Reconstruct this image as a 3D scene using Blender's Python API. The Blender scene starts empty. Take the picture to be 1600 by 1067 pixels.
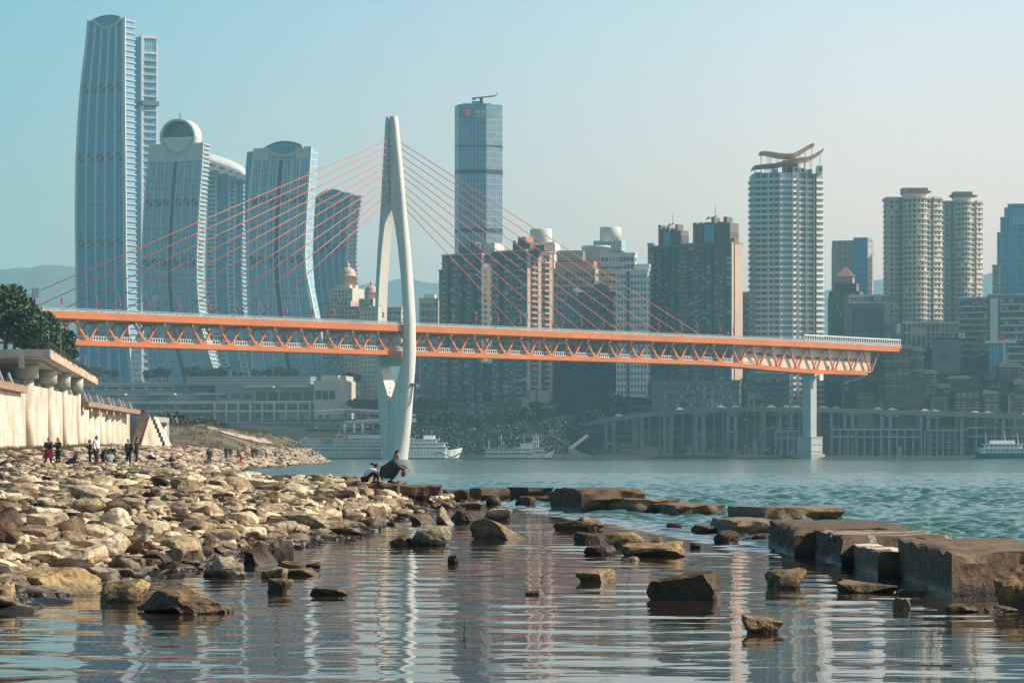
import bpy, bmesh, math, random
import numpy as np
from mathutils import Vector, Matrix, noise
random.seed(7)
R = math.radians
scn = bpy.context.scene
COL = scn.collection
F, HY, CH = 4900.0, 710.5, 1.8          # focal length in photo pixels, horizon row, eye height (m)
def X(px, d): return (px - 800.0) * d / F
def Z(py, d): return CH + (HY - py) * d / F

# ---------------------------------------------------------------- camera
cam = bpy.data.cameras.new('camera')
cam.sensor_width = 36.0
cam.lens = 36.0 * F / 1600.0
cam.shift_y = (HY - 533.5) / 1600.0
cam.clip_start = 1.0
cam.clip_end = 30000.0
cam_o = bpy.data.objects.new('camera', cam)
cam_o.location = (0, 0, CH)
cam_o.rotation_euler = (R(90), 0, 0)
COL.objects.link(cam_o)
scn.camera = cam_o

# ---------------------------------------------------------------- light
SUN_EL, SUN_AZ = 38.0, 86.0              # azimuth clockwise from +Y (the view direction)
scn.view_settings.view_transform = 'Standard'
scn.view_settings.look = 'None'
scn.view_settings.gamma = 1.0
scn.view_settings.exposure = 0.40
scn.cycles.volume_bounces = 1
scn.cycles.max_bounces = 8
scn.cycles.transparent_max_bounces = 4
scn.cycles.caustics_reflective = False
scn.cycles.caustics_refractive = False
scn.cycles.sample_clamp_indirect = 4.0
SKY_L, SKY_R = (.44, .87, 1.15), (1.44, 1.38, 1.56)
world = bpy.data.worlds.new("World")
scn.world = world
world.use_nodes = True
wn, wl = world.node_tree.nodes, world.node_tree.links
bg = wn['Background']
bg.inputs[1].default_value = 0.112
sky = wn.new('ShaderNodeTexSky')
sky.sky_type = 'NISHITA'
sky.sun_disc = False
sky.sun_elevation = R(SUN_EL)
sky.sun_rotation = R(SUN_AZ)
sky.air_density = 1.6
sky.dust_density = 2.2
sky.ozone_density = 2.0
# a little more warmth and brightness on the side of the sun, deeper blue away from it
tc_ = wn.new('ShaderNodeTexCoord'); sx_ = wn.new('ShaderNodeSeparateXYZ'); wl.new(tc_.outputs['Generated'], sx_.inputs[0])
mr_ = wn.new('ShaderNodeMapRange'); mr_.inputs[1].default_value = -.19; mr_.inputs[2].default_value = .11
wl.new(sx_.outputs[0], mr_.inputs[0])
gl = wn.new('ShaderNodeMix'); gl.data_type = 'RGBA'
gl.inputs[6].default_value = (*SKY_L, 1); gl.inputs[7].default_value = (*SKY_R, 1)
wl.new(mr_.outputs[0], gl.inputs[0])
tint = wn.new('ShaderNodeMix'); tint.data_type = 'RGBA'; tint.blend_type = 'MULTIPLY'
tint.inputs[0].default_value = 1.0
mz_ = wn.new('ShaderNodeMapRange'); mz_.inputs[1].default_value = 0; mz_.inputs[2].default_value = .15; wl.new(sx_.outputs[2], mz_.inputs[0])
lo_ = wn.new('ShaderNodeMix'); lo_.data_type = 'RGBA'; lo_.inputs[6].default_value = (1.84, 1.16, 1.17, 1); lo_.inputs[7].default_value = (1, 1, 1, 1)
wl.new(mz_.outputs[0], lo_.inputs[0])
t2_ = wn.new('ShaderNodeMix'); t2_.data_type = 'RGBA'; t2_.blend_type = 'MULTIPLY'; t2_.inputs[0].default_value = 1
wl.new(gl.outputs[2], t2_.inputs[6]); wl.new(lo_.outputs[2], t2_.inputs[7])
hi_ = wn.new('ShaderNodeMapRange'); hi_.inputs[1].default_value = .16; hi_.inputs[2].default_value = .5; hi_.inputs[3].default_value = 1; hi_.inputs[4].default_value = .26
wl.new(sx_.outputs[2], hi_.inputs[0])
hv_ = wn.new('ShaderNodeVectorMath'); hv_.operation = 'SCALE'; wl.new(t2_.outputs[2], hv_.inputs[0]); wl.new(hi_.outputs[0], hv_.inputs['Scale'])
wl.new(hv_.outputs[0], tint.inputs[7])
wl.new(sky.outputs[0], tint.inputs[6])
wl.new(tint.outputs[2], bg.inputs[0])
sun = bpy.data.lights.new('sun', 'SUN')
sun.energy = 5.0
sun.angle = R(0.6)
sun.color = (1.0, 0.89, 0.75)
sun_o = bpy.data.objects.new('sun', sun)
sd = Vector((math.sin(R(SUN_AZ)) * math.cos(R(SUN_EL)), math.cos(R(SUN_AZ)) * math.cos(R(SUN_EL)), math.sin(R(SUN_EL))))
sun_o.rotation_euler = sd.to_track_quat('Z', 'Y').to_euler()
COL.objects.link(sun_o)

# ---------------------------------------------------------------- materials
MATS = {}
def _nodes(name):
    m = bpy.data.materials.new(name); m.use_nodes = True
    return m, m.node_tree.nodes, m.node_tree.links, m.node_tree.nodes['Principled BSDF']
def mat(name, col, rough=.75, var=.18, scale=.3, bump=0, bscale=None, metal=0, col2=None, rnd=0, stretch=None):
    if name in MATS: return MATS[name]
    m, n, l, p = _nodes(name)
    p.inputs['Roughness'].default_value = rough
    p.inputs['Metallic'].default_value = metal
    tc = n.new('ShaderNodeTexCoord'); src = tc.outputs['Object']
    if stretch:
        mp = n.new('ShaderNodeMapping'); mp.inputs['Scale'].default_value = stretch
        l.new(src, mp.inputs[0]); src = mp.outputs[0]
    nz = n.new('ShaderNodeTexNoise'); nz.inputs['Scale'].default_value = scale
    nz.inputs['Detail'].default_value = 6; nz.inputs['Roughness'].default_value = .65
    l.new(src, nz.inputs['Vector'])
    cr = n.new('ShaderNodeValToRGB')
    a = [c * (1 - var) for c in col]
    b = list(col2) if col2 else [min(1, c * (1 + var)) for c in col]
    cr.color_ramp.elements[0].position = .35; cr.color_ramp.elements[1].position = .65
    cr.color_ramp.elements[0].color = (*a, 1); cr.color_ramp.elements[1].color = (*b, 1)
    l.new(nz.outputs[0], cr.inputs[0])
    out = cr.outputs[0]
    if rnd:
        oi = n.new('ShaderNodeObjectInfo'); mr = n.new('ShaderNodeMapRange')
        mr.inputs[3].default_value = 1 - rnd; mr.inputs[4].default_value = 1 + rnd
        l.new(oi.outputs['Random'], mr.inputs[0])
        hs = n.new('ShaderNodeHueSaturation'); l.new(mr.outputs[0], hs.inputs['Value']); l.new(out, hs.inputs['Color'])
        out = hs.outputs[0]
    l.new(out, p.inputs['Base Color'])
    if bump:
        n2 = n.new('ShaderNodeTexNoise'); n2.inputs['Scale'].default_value = bscale or scale * 4
        n2.inputs['Detail'].default_value = 8
        l.new(src, n2.inputs['Vector'])
        bp = n.new('ShaderNodeBump'); bp.inputs['Strength'].default_value = 1; bp.inputs['Distance'].default_value = bump
        l.new(n2.outputs[0], bp.inputs['Height']); l.new(bp.outputs[0], p.inputs['Normal'])
    MATS[name] = m
    return m
def grid_mat(name, c1, c2, line, bw, bh, mortar, rough=.25, metal=0.0, lrough=.6, spec=.5):
    """curtain wall: panes of slightly different tone between thin mullions, in object space"""
    if name in MATS: return MATS[name]
    m, n, l, p = _nodes(name)
    tc = n.new('ShaderNodeTexCoord'); sp = n.new('ShaderNodeSeparateXYZ'); l.new(tc.outputs['Object'], sp.inputs[0])
    ad = n.new('ShaderNodeMath'); l.new(sp.outputs[0], ad.inputs[0]); l.new(sp.outputs[1], ad.inputs[1])
    cb = n.new('ShaderNodeCombineXYZ'); l.new(ad.outputs[0], cb.inputs[0]); l.new(sp.outputs[2], cb.inputs[1])
    br = n.new('ShaderNodeTexBrick'); br.offset = 0; br.squash = 1
    br.inputs['Scale'].default_value = 1
    br.inputs['Brick Width'].default_value = bw; br.inputs['Row Height'].default_value = bh
    br.inputs['Mortar Size'].default_value = mortar; br.inputs['Mortar Smooth'].default_value = 0
    br.inputs['Color1'].default_value = (*c1, 1); br.inputs['Color2'].default_value = (*c2, 1); br.inputs['Mortar'].default_value = (*line, 1)
    l.new(cb.outputs[0], br.inputs[0]); l.new(br.outputs[0], p.inputs['Base Color'])
    mr = n.new('ShaderNodeMapRange'); mr.inputs[3].default_value = rough; mr.inputs[4].default_value = lrough
    l.new(br.outputs[1], mr.inputs[0]); l.new(mr.outputs[0], p.inputs['Roughness'])
    p.inputs['Metallic'].default_value = metal
    p.inputs['Specular IOR Level'].default_value = spec
    MATS[name] = m
    return m

# ---------------------------------------------------------------- mesh helpers
class MB:
    def __init__(s): s.v = []; s.f = []
    def add(s, vs, fs):
        o = len(s.v); s.v += [tuple(v) for v in vs]; s.f += [tuple(i + o for i in f) for f in fs]; return s
    def box(s, x0, x1, y0, y1, z0, z1, M=None):
        vs = [Vector(c) for c in ((x0,y0,z0),(x1,y0,z0),(x1,y1,z0),(x0,y1,z0),(x0,y0,z1),(x1,y0,z1),(x1,y1,z1),(x0,y1,z1))]
        if M: vs = [M @ v for v in vs]
        return s.add(vs, [(0,3,2,1),(4,5,6,7),(0,1,5,4),(1,2,6,5),(2,3,7,6),(3,0,4,7)])
    def prism(s, poly, z0, z1):
        n = len(poly)
        z0f = z0 if callable(z0) else (lambda x, y: z0); z1f = z1 if callable(z1) else (lambda x, y: z1)
        vs = [(x, y, z0f(x, y)) for x, y in poly] + [(x, y, z1f(x, y)) for x, y in poly]
        return s.add(vs, [tuple(range(n - 1, -1, -1)), tuple(range(n, 2 * n))] + [(i, (i + 1) % n, n + (i + 1) % n, n + i) for i in range(n)])
    def loft(s, rings, cap=True):
        n = len(rings[0]); vs = [p for r in rings for p in r]; fs = []
        for k in range(len(rings) - 1):
            for i in range(n):
                j = (i + 1) % n
                fs.append((k * n + i, k * n + j, (k + 1) * n + j, (k + 1) * n + i))
        if cap: fs += [tuple(range(n - 1, -1, -1)), tuple((len(rings) - 1) * n + i for i in range(n))]
        return s.add(vs, fs)
    def tube(s, pts, r, n=6, cap=True):
        pts = [Vector(p) for p in pts]
        rs = r if isinstance(r, (list, tuple)) else [r] * len(pts)
        rings = []
        for i, p in enumerate(pts):
            d = (pts[min(i + 1, len(pts) - 1)] - pts[max(i - 1, 0)]).normalized()
            a = d.orthogonal() if abs(d.z) > .9 else d.cross(Vector((0, 0, 1)))
            a.normalize(); b = d.cross(a).normalized()
            rings.append([p + (a * math.cos(2 * math.pi * k / n) + b * math.sin(2 * math.pi * k / n)) * rs[i] for k in range(n)])
        return s.loft(rings, cap)
    def lathe(s, cx, cy, prof, n=16):
        return s.loft([[(cx + r * math.cos(2 * math.pi * k / n), cy + r * math.sin(2 * math.pi * k / n), z) for k in range(n)] for r, z in prof])
    def bar(s, a, b, w, h, up=Vector((0, 0, 1))):
        a = Vector(a); b = Vector(b); d = (b - a).normalized(); sx = d.cross(up)
        sx = sx.normalized() if sx.length > 1e-4 else Vector((1, 0, 0)); u = sx.cross(d)
        rings = [[p + sx * i * w / 2 + u * j * h / 2 for i, j in ((-1,-1),(1,-1),(1,1),(-1,1))] for p in (a, b)]
        return s.loft(rings)
    def mesh(s, name, m, smooth=False):
        me = bpy.data.meshes.new(name); me.from_pydata(s.v, [], s.f)
        if m: me.materials.append(m)
        if smooth:
            me.polygons.foreach_set('use_smooth', [True] * len(me.polygons))
        me.update(); return me
    def build(s, name, m, parent=None, smooth=False, loc=None, rz=0):
        return link(name, s.mesh(name, m, smooth), parent, loc, rz)
def link(name, me, parent=None, loc=None, rz=0):
    o = bpy.data.objects.new(name, me); COL.objects.link(o)
    if parent: o.parent = parent
    if loc: o.location = loc
    if rz: o.rotation_euler.z = rz
    return o
def fixn(o):
    bm = bmesh.new(); bm.from_mesh(o.data); bmesh.ops.recalc_face_normals(bm, faces=bm.faces); bm.to_mesh(o.data); bm.free(); return o
def tag(o, label=None, cat=None, group=None, kind=None):
    if label: o['label'] = label
    if cat: o['category'] = cat
    if group: o['group'] = group
    if kind: o['kind'] = kind
    return o
def thing(name, label, cat, loc=(0, 0, 0), rz=0, group=None):
    o = bpy.data.objects.new(name, None); COL.objects.link(o)
    o.location = loc; o.rotation_euler = (0, 0, rz)
    return tag(o, label, cat, group)
def tree_of(o): return [o] + [g for c in o.children for g in tree_of(c)]
def dup(root, loc=None, rz=None, label=None, scale=None, group=None):
    def cp(o, par):
        c = o.copy(); COL.objects.link(c); c.parent = par
        for ch in o.children: cp(ch, c)
        return c
    r = cp(root, None)
    if loc is not None: r.location = loc
    if rz is not None: r.rotation_euler.z = rz
    if label: r['label'] = label
    if group: r['group'] = group
    if scale: r.scale = scale if not isinstance(scale, (int, float)) else (scale,) * 3
    return r
def interp(x, tab):
    if x <= tab[0][0]: return tab[0][1]
    for (a, b), (c, d) in zip(tab, tab[1:]):
        if x <= c: return b + (d - b) * (x - a) / (c - a)
    return tab[-1][1]
def sst(a, b, x):
    t = max(0., min(1., (x - a) / (b - a))); return t * t * (3 - 2 * t)
def fbm(x, y, s): return noise.noise(Vector((x * s, y * s, 3.7))) + .5 * noise.noise(Vector((x * s * 2.1, y * s * 2.1, 9.1)))
# ================================================================ SETTING: ground, water, hills
XR = [(25, -6.2), (33, -6.3), (40, -6.3), (43, -5.9), (52, -4.9), (63, -4.3), (74, -3.9), (84, -3.6), (92, -3.0), (100, -2.5), (111, -1.9), (122, -1.7), (133, -3.2), (140, -6.5), (160, -10.4),
      (200, -17), (250, -23.5), (360, -31.6), (420, -34), (500, -37), (620, -40), (760, -45), (850, -52), (930, -66), (1100, -100)]
LW = [(40, 2.6), (60, 2.2), (85, 1.5), (100, 1.5), (120, 2.4), (200, 3.0), (400, 5), (900, 9)]
def bank_z(x, y):
    xr = interp(y, XR) + .5 * fbm(x, y, .35) * min(1, y / 60) + (1.5 * fbm(x, y, .05) if y > 250 else 0)
    ins = xr - x
    if ins <= 0: return max(-1.6, ins * .3)
    cap = .80 + .13 * sst(110, 190, y) + .006 * max(0, y - 150)
    if y > 500: cap = max(.8, 3.0 - .006 * (y - 500) * 2)
    z = cap * (1 - math.exp(-ins / interp(y, LW)))
    z += 7.5 * sst(-46, -70, x) * sst(600, 690, y) * (1 - sst(900, 980, y))
    z += .10 * fbm(x, y, .8) * min(1, ins)
    return z
def far_z(x, y):
    w = sst(1475, 1500, y + 6 * fbm(x, 0, .01))
    r = sst(-20, 260, x)
    hill = (22 + 36 * r) * sst(1585, 1740, y) + 14 * (sst(1500, 1560, y) * (1 - sst(10, 40, x)) + sst(1574, 1600, y) * sst(10, 40, x)) + 5 * sst(1750, 1900, y)
    z = -3 + w * (4.5 + hill)
    z += w * 3.0 * fbm(x, y, .02) * (1 - sst(10, 40, x) * (1 - sst(1570, 1600, y)))
    m = math.exp(-((x - 35) / 24) ** 2) * sst(1570, 1625, y) * (1 - sst(1680, 1760, y))
    return z + 22 * m
def sheet(name, ys, xa, xb, nx, zf, m, smooth=True):
    v = []; f = []
    for y in ys:
        a, b = xa(y), xb(y)
        for i in range(nx + 1):
            x = a + (b - a) * i / nx; v.append((x, y, zf(x, y)))
    w = nx + 1
    for j in range(len(ys) - 1):
        for i in range(nx): f.append((j * w + i, j * w + i + 1, (j + 1) * w + i + 1, (j + 1) * w + i))
    mb = MB(); mb.v = v; mb.f = f
    return mb.build(name, m, None, smooth)

def ground_mat():
    m, n, l, p = _nodes('bank_soil')
    g = n.new('ShaderNodeNewGeometry'); sp = n.new('ShaderNodeSeparateXYZ'); l.new(g.outputs['Position'], sp.inputs[0])
    a = n.new('ShaderNodeTexNoise'); a.inputs['Scale'].default_value = 1.3; a.inputs['Detail'].default_value = 8; l.new(g.outputs['Position'], a.inputs['Vector'])
    v = n.new('ShaderNodeTexVoronoi'); v.inputs['Scale'].default_value = 2.2; l.new(g.outputs['Position'], v.inputs['Vector'])
    cr = n.new('ShaderNodeValToRGB'); e = cr.color_ramp.elements
    e[0].position = .3; e[0].color = (.04, .027, .016, 1); e[1].position = .7; e[1].color = (.15, .105, .06, 1)  # brown soil, darkened to stand for shadow in the gaps between stones
    l.new(a.outputs[0], cr.inputs[0])
    # grass further back on the slope
    gn = n.new('ShaderNodeTexNoise'); gn.inputs['Scale'].default_value = .12; gn.inputs['Detail'].default_value = 5; l.new(g.outputs['Position'], gn.inputs['Vector'])
    gr = n.new('ShaderNodeValToRGB'); gr.color_ramp.elements[0].position = .42; gr.color_ramp.elements[1].position = .58
    l.new(gn.outputs[0], gr.inputs[0])
    gy = n.new('ShaderNodeMapRange'); gy.inputs[1].default_value = 230; gy.inputs[2].default_value = 420; l.new(sp.outputs[1], gy.inputs[0])
    gm = n.new('ShaderNodeMath'); gm.operation = 'MULTIPLY'; l.new(gr.outputs[0], gm.inputs[0]); l.new(gy.outputs[0], gm.inputs[1])
    mx = n.new('ShaderNodeMix'); mx.data_type = 'RGBA'; mx.inputs[7].default_value = (.17, .145, .065, 1)
    l.new(gm.outputs[0], mx.inputs[0]); l.new(cr.outputs[0], mx.inputs[6])
    # wet line
    wz = n.new('ShaderNodeMapRange'); wz.inputs[1].default_value = .08; wz.inputs[2].default_value = .35; l.new(sp.outputs[2], wz.inputs[0])
    mw = n.new('ShaderNodeMix'); mw.data_type = 'RGBA'; mw.inputs[6].default_value = (.035, .024, .014, 1)
    l.new(wz.outputs[0], mw.inputs[0]); l.new(mx.outputs[2], mw.inputs[7]); l.new(mw.outputs[2], p.inputs['Base Color'])
    p.inputs['Roughness'].default_value = .8
    b = n.new('ShaderNodeBump'); b.inputs['Distance'].default_value = .12; l.new(v.outputs[0], b.inputs['Height']); l.new(b.outputs[0], p.inputs['Normal'])
    return m
M_SOIL = ground_mat()
ys = []; y = 24.
while y < 1100: ys.append(y); y *= 1.0085
bank = sheet('ground', ys, lambda y: -.2 * y - 12, lambda y: .03 * y + 3, 150, bank_z, M_SOIL)
tag(bank, 'stony river bank sloping into the water', kind='structure')
ys = [1440 + 6 * i for i in range(95)]
hill = sheet('riverbank', ys, lambda y: -420, lambda y: 420, 150, far_z, mat('far_slope', (.006, .012, .010), .95, .3, .03, col2=(.018, .022, .016)))
tag(hill, 'far bank rising from the river to the city', kind='structure')

def water_mat():
    m, n, l, p = _nodes('river_water')
    g = n.new('ShaderNodeNewGeometry'); sp = n.new('ShaderNodeSeparateXYZ'); l.new(g.outputs['Position'], sp.inputs[0])
    # signed distance to the causeway line: the pool on the near side is sheltered
    d = n.new('ShaderNodeVectorMath'); d.operation = 'DOT_PRODUCT'; d.inputs[1].default_value = (.995, .098, 0); l.new(g.outputs['Position'], d.inputs[0])
    mask = n.new('ShaderNodeMapRange'); mask.interpolation_type = 'SMOOTHSTEP'
    mask.inputs[1].default_value = 9.5; mask.inputs[2].default_value = 14.0
    l.new(d.outputs['Value'], mask.inputs[0])
    m2 = n.new('ShaderNodeMapRange'); m2.interpolation_type = 'SMOOTHSTEP'; m2.inputs[1].default_value = 120; m2.inputs[2].default_value = 150
    l.new(sp.outputs[1], m2.inputs[0])
    mx = n.new('ShaderNodeMath'); mx.operation = 'MAXIMUM'; l.new(mask.outputs[0], mx.inputs[0]); l.new(m2.outputs[0], mx.inputs[1])
    def nz(scale, det, st=(1, 1, 1), dist=0):
        mp = n.new('ShaderNodeMapping'); mp.inputs['Scale'].default_value = st; l.new(g.outputs['Position'], mp.inputs[0])
        t = n.new('ShaderNodeTexNoise'); t.inputs['Scale'].default_value = scale; t.inputs['Detail'].default_value = det
        t.inputs['Distortion'].default_value = dist
        l.new(mp.outputs[0], t.inputs['Vector']); return t
    calm1 = nz(.85, 1.5, (.55, 1.25, 1), .6); calm2 = nz(3.2, 1, (.6, 1.2, 1), .3)
    rough = nz(2.6, 3, (.8, 1, 1), .5); swell = nz(.35, 2, (.6, 1, 1))
    b1 = n.new('ShaderNodeBump'); b1.inputs['Distance'].default_value = POOL_A; l.new(calm1.outputs[0], b1.inputs['Height'])
    b2 = n.new('ShaderNodeBump'); b2.inputs['Distance'].default_value = POOL_B; l.new(calm2.outputs[0], b2.inputs['Height']); l.new(b1.outputs[0], b2.inputs['Normal'])
    b3 = n.new('ShaderNodeBump'); b3.inputs['Distance'].default_value = RIVER_A; l.new(rough.outputs[0], b3.inputs['Height'])
    b4 = n.new('ShaderNodeBump'); b4.inputs['Distance'].default_value = RIVER_B; l.new(swell.outputs[0], b4.inputs['Height']); l.new(b3.outputs[0], b4.inputs['Normal'])
    nm = n.new('ShaderNodeMix'); nm.data_type = 'VECTOR'
    l.new(mx.outputs[0], nm.inputs[0]); l.new(b2.outputs[0], nm.inputs[4]); l.new(b4.outputs[0], nm.inputs[5])
    l.new(nm.outputs[1], p.inputs['Normal'])
    cm = n.new('ShaderNodeMix'); cm.data_type = 'RGBA'
    cm.inputs[6].default_value = (.030, .022, .014, 1); cm.inputs[7].default_value = (.038, .130, .100, 1)
    l.new(mx.outputs[0], cm.inputs[0]); l.new(cm.outputs[2], p.inputs['Base Color'])
    rr = n.new('ShaderNodeMapRange'); rr.inputs[3].default_value = .03; rr.inputs[4].default_value = .10; l.new(mx.outputs[0], rr.inputs[0]); l.new(rr.outputs[0], p.inputs['Roughness'])
    p.inputs['IOR'].default_value = 1.33
    return m
POOL_A, POOL_B, RIVER_A, RIVER_B = .007, .0028, .07, .08
def water_sheet():
    ys = [22.0]
    while ys[-1] < 1700:
        y = ys[-1]; ys.append(y + (max(.12, y * .0022) if y < 100 else .40 if y < 330 else y * .0016))
    ys = np.array(ys); nx = 420
    t = np.linspace(-1, 1, nx)
    xx = (t[None, :] * (ys[:, None] * .19 + 3)); yy = np.repeat(ys[:, None], nx, 1)
    rng = np.random.default_rng(4); h = np.zeros_like(xx); hp = np.zeros_like(xx)
    for i in range(46):
        lam = .4 * (4.6 ** rng.random()); a = rng.normal(0, .62) + .25; k = 2 * np.pi / lam
        fade = np.clip(1.6 - yy * (.0022 if lam > 2 else .0045 if lam > 1 else .007), 0, 1)
        ph_ = k * (xx * np.sin(a) + yy * np.cos(a)) + rng.random() * 6.28 + .8 * np.sin(xx * .35 + yy * .13 + i)
        h += lam ** .8 * .0165 * (1 - 2 * np.abs(np.sin(ph_ * .5)) ** 1.3) * fade
    h *= .85 + .3 * np.sin(xx * .11 + 1.3 * np.sin(yy * .031)) * np.sin(yy * .047 + xx * .05)
    for i in range(22):
        lam = .22 * (10 ** rng.random()); a = rng.normal(0, .5); k = 2 * np.pi / lam
        hp += lam ** 1.0 * POOL_S / 6.28 * np.sin(k * (xx * np.sin(a) + yy * np.cos(a)) + rng.random() * 6.28 + .9 * np.sin(xx * .9 + yy * .4 + i * 2))
    hp *= .5 + .8 * (.5 + .5 * np.sin(yy * .33 + 1.7 * np.sin(xx * .21 + .7))) * (.6 + .4 * np.sin(xx * .6 + yy * .11))
    sd_ = .995 * xx + .098 * yy
    def sm(a, b, v): q = np.clip((v - a) / (b - a), 0, 1); return q * q * (3 - 2 * q)
    mk = np.maximum(sm(9.6, 13, sd_), sm(112, 150, yy))
    z = hp * (1 - mk) + h * mk
    v = np.stack([xx, yy, z], -1).reshape(-1, 3); ny = len(ys)
    ii = (np.arange(ny - 1)[:, None] * nx + np.arange(nx - 1)[None, :]).ravel()
    f = np.stack([ii, ii + 1, ii + nx + 1, ii + nx], 1)
    # far skirt so that the river goes on past the swept area
    base = len(v); v = np.concatenate([v, [(-9000, -60, -.25), (9000, -60, -.25), (9000, 9000, -.25), (-9000, 9000, -.25)]]); f = np.concatenate([f, [[base, base + 1, base + 2, base + 3]]])
    me = bpy.data.meshes.new('river'); me.vertices.add(len(v)); me.vertices.foreach_set('co', v.ravel().astype(np.float32))
    me.loops.add(f.size); me.loops.foreach_set('vertex_index', f.ravel().astype(np.int32))
    me.polygons.add(len(f)); me.polygons.foreach_set('loop_start', np.arange(0, f.size, 4, dtype=np.int32)); me.polygons.foreach_set('loop_total', np.full(len(f), 4, dtype=np.int32))
    me.polygons.foreach_set('use_smooth', np.ones(len(f), dtype=bool)); me.materials.append(water_mat()); me.update()
    return link('river', me)
POOL_S = .0052
tag(water_sheet(), 'green river with a calm pool in front', kind='structure')

# mountains far behind the city
def ridge(name, label, d, prof, m):
    v = []; f = []
    n = len(prof)
    for k, (px, py) in enumerate(prof):
        x = X(px, d); z = Z(py, d)
        v += [(x, d, -5), (x, d, z * .55), (x, d + 250, z), (x, d + 900, z * .8), (x, d + 1500, -5)]
    for k in range(n - 1):
        for j in range(4): f.append((5 * k + j, 5 * k + 5 + j, 5 * k + 6 + j, 5 * k + 1 + j))
    mb = MB(); mb.v = v; mb.f = f
    o = mb.build(name, m, None, True); tag(o, label, kind='structure'); return o
def jag(pts, step=12, amp=4, seed=0):
    out = []; px = pts[0][0]
    while px < pts[-1][0]:
        out.append((px, interp(px, pts) + amp * noise.noise(Vector((px * .03, seed, 0))) + amp * .6 * noise.noise(Vector((px * .11, seed, 5))))); px += step
    return out
M_MT = mat('mountain_forest', (.09, .09, .075), .95, .3, .01)
ridge('mountain', 'wooded hill behind the tallest tower', 6500, jag([(-400, 430), (-100, 418), (30, 404), (80, 403), (130, 412), (300, 440), (520, 452), (760, 470)], 10, 4, 1), M_MT)
ridge('mountain', 'long low mountain behind the city', 7600, jag([(-300, 470), (480, 455), (560, 436), (640, 425), (720, 448), (900, 458), (1010, 452), (1200, 462), (1340, 440), (1400, 428), (1540, 425), (1620, 405), (1900, 440)], 14, 5, 2), M_MT)
# ================================================================ BRIDGE
BA = Vector((-48.3, 1300.0, 0)); BTH = math.atan2(.713, .701)
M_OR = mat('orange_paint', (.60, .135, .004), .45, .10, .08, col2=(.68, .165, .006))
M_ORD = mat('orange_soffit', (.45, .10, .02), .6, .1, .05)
M_CONC = mat('pale_concrete', (.62, .60, .55), .7, .10, .35, col2=(.74, .71, .65), stretch=(1, 1, .08))
M_WHITE = mat('white_paint', (.78, .77, .73), .5, .05, .2)
M_GREY = mat('grey_concrete', (.34, .34, .32), .8, .12, .1)
M_DK = mat('dark_steel', (.05, .055, .06), .5, .2, .2)
M_RED = mat('red_cloth', (.55, .03, .02), .6, .1, .5)
bridge = thing('cable_stayed_bridge', 'orange truss bridge hung by orange cables from one tall white pylon', 'bridge', BA, BTH)
# local frame: x along the deck, y across it (negative = towards the camera)
W = 7.2; TP = 3.9; ZT, ZF, ZB0, ZB = 55.4, 52.6, 45.1, 42.9
def zbot(t): return ZB - 2.5 * sst(190, 272, t)
def ztop(t): return ZT - .6 * sst(230, 345, t)
LT, RT = -214, 333
def strip(t0, t1, y0, y1, za, zb, step=14):
    mb = MB(); ts = [t0]
    while ts[-1] + step < t1: ts.append(ts[-1] + step)
    ts.append(t1)
    return mb.loft([[(t, y0, za(t)), (t, y1, za(t)), (t, y1, zb(t)), (t, y0, zb(t))] for t in ts])
for s in (-1, 1):
    a, b = sorted((s * W, s * (W - .5)))
    fixn(strip(LT, RT, a, b, lambda t: ztop(t) - 2.75, lambda t: ztop(t) - .25).build('fascia', M_OR, bridge))
fixn(strip(LT, RT, -W + .5, W - .5, lambda t: ztop(t) - 1.6, lambda t: ztop(t) - .5).build('upper_deck', mat('asphalt', (.06, .06, .06), .9), bridge))
for k in range(40):
    t = -2 + 14 * k - 14 * 15
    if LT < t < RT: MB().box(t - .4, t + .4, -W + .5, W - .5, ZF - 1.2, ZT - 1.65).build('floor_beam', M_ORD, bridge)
fixn(strip(LT, 309, -TP, TP, lambda t: zbot(t) + .5, lambda t: zbot(t) + 1.2).build('lower_deck', M_GREY, bridge))
for s in (-1, 1):
    a, b = sorted((s * (TP + .45), s * (TP - .45)))
    fixn(strip(-186 if s < 0 else LT, 310, a, b, lambda t: zbot(t), lambda t: zbot(t) + 1.9).build('bottom_chord', M_OR, bridge))
    fixn(strip(LT, 328, a + .1, b - .1, lambda t: ztop(t) - 3.3, lambda t: ztop(t) - 2.7).build('top_chord', M_OR, bridge))
# diagonals
rest = MB()
for s in (-1, 1):
    for k in range(-15, 25):
        t = -2 + 14 * k
        for sg in (-1, 1):
            t1, t2 = t + sg * .9, t + sg * 6.6
            if t2 < -186 and s < 0 or t2 > 316 or t2 < LT: continue
            lean = 0
            mb = MB() if s < 0 or k > 20 else rest
            zt, zb = ztop(t1) - 3.0, zbot(t2) + 1.8
            if (t1 if sg > 0 else t2) > 252:            # beyond the pier the diagonals are slimmer and cross the station wall
                w_ = .75
            else: w_ = 1.0
            mb.loft([[(t1 - w_ / 2, s * TP - .4, zt), (t1 + w_ / 2, s * TP - .4, zt), (t1 + w_ / 2, s * TP + .4, zt), (t1 - w_ / 2, s * TP + .4, zt)],
                     [(t2 - w_ / 2, s * TP - .4, zb), (t2 + w_ / 2, s * TP - .4, zb), (t2 + w_ / 2, s * TP + .4, zb), (t2 - w_ / 2, s * TP + .4, zb)]])
            if mb is not rest: fixn(mb.build('truss_diagonal', M_OR, bridge))
tag(fixn(rest.build('truss_diagonal', M_OR, bridge)), kind='stuff')
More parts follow.
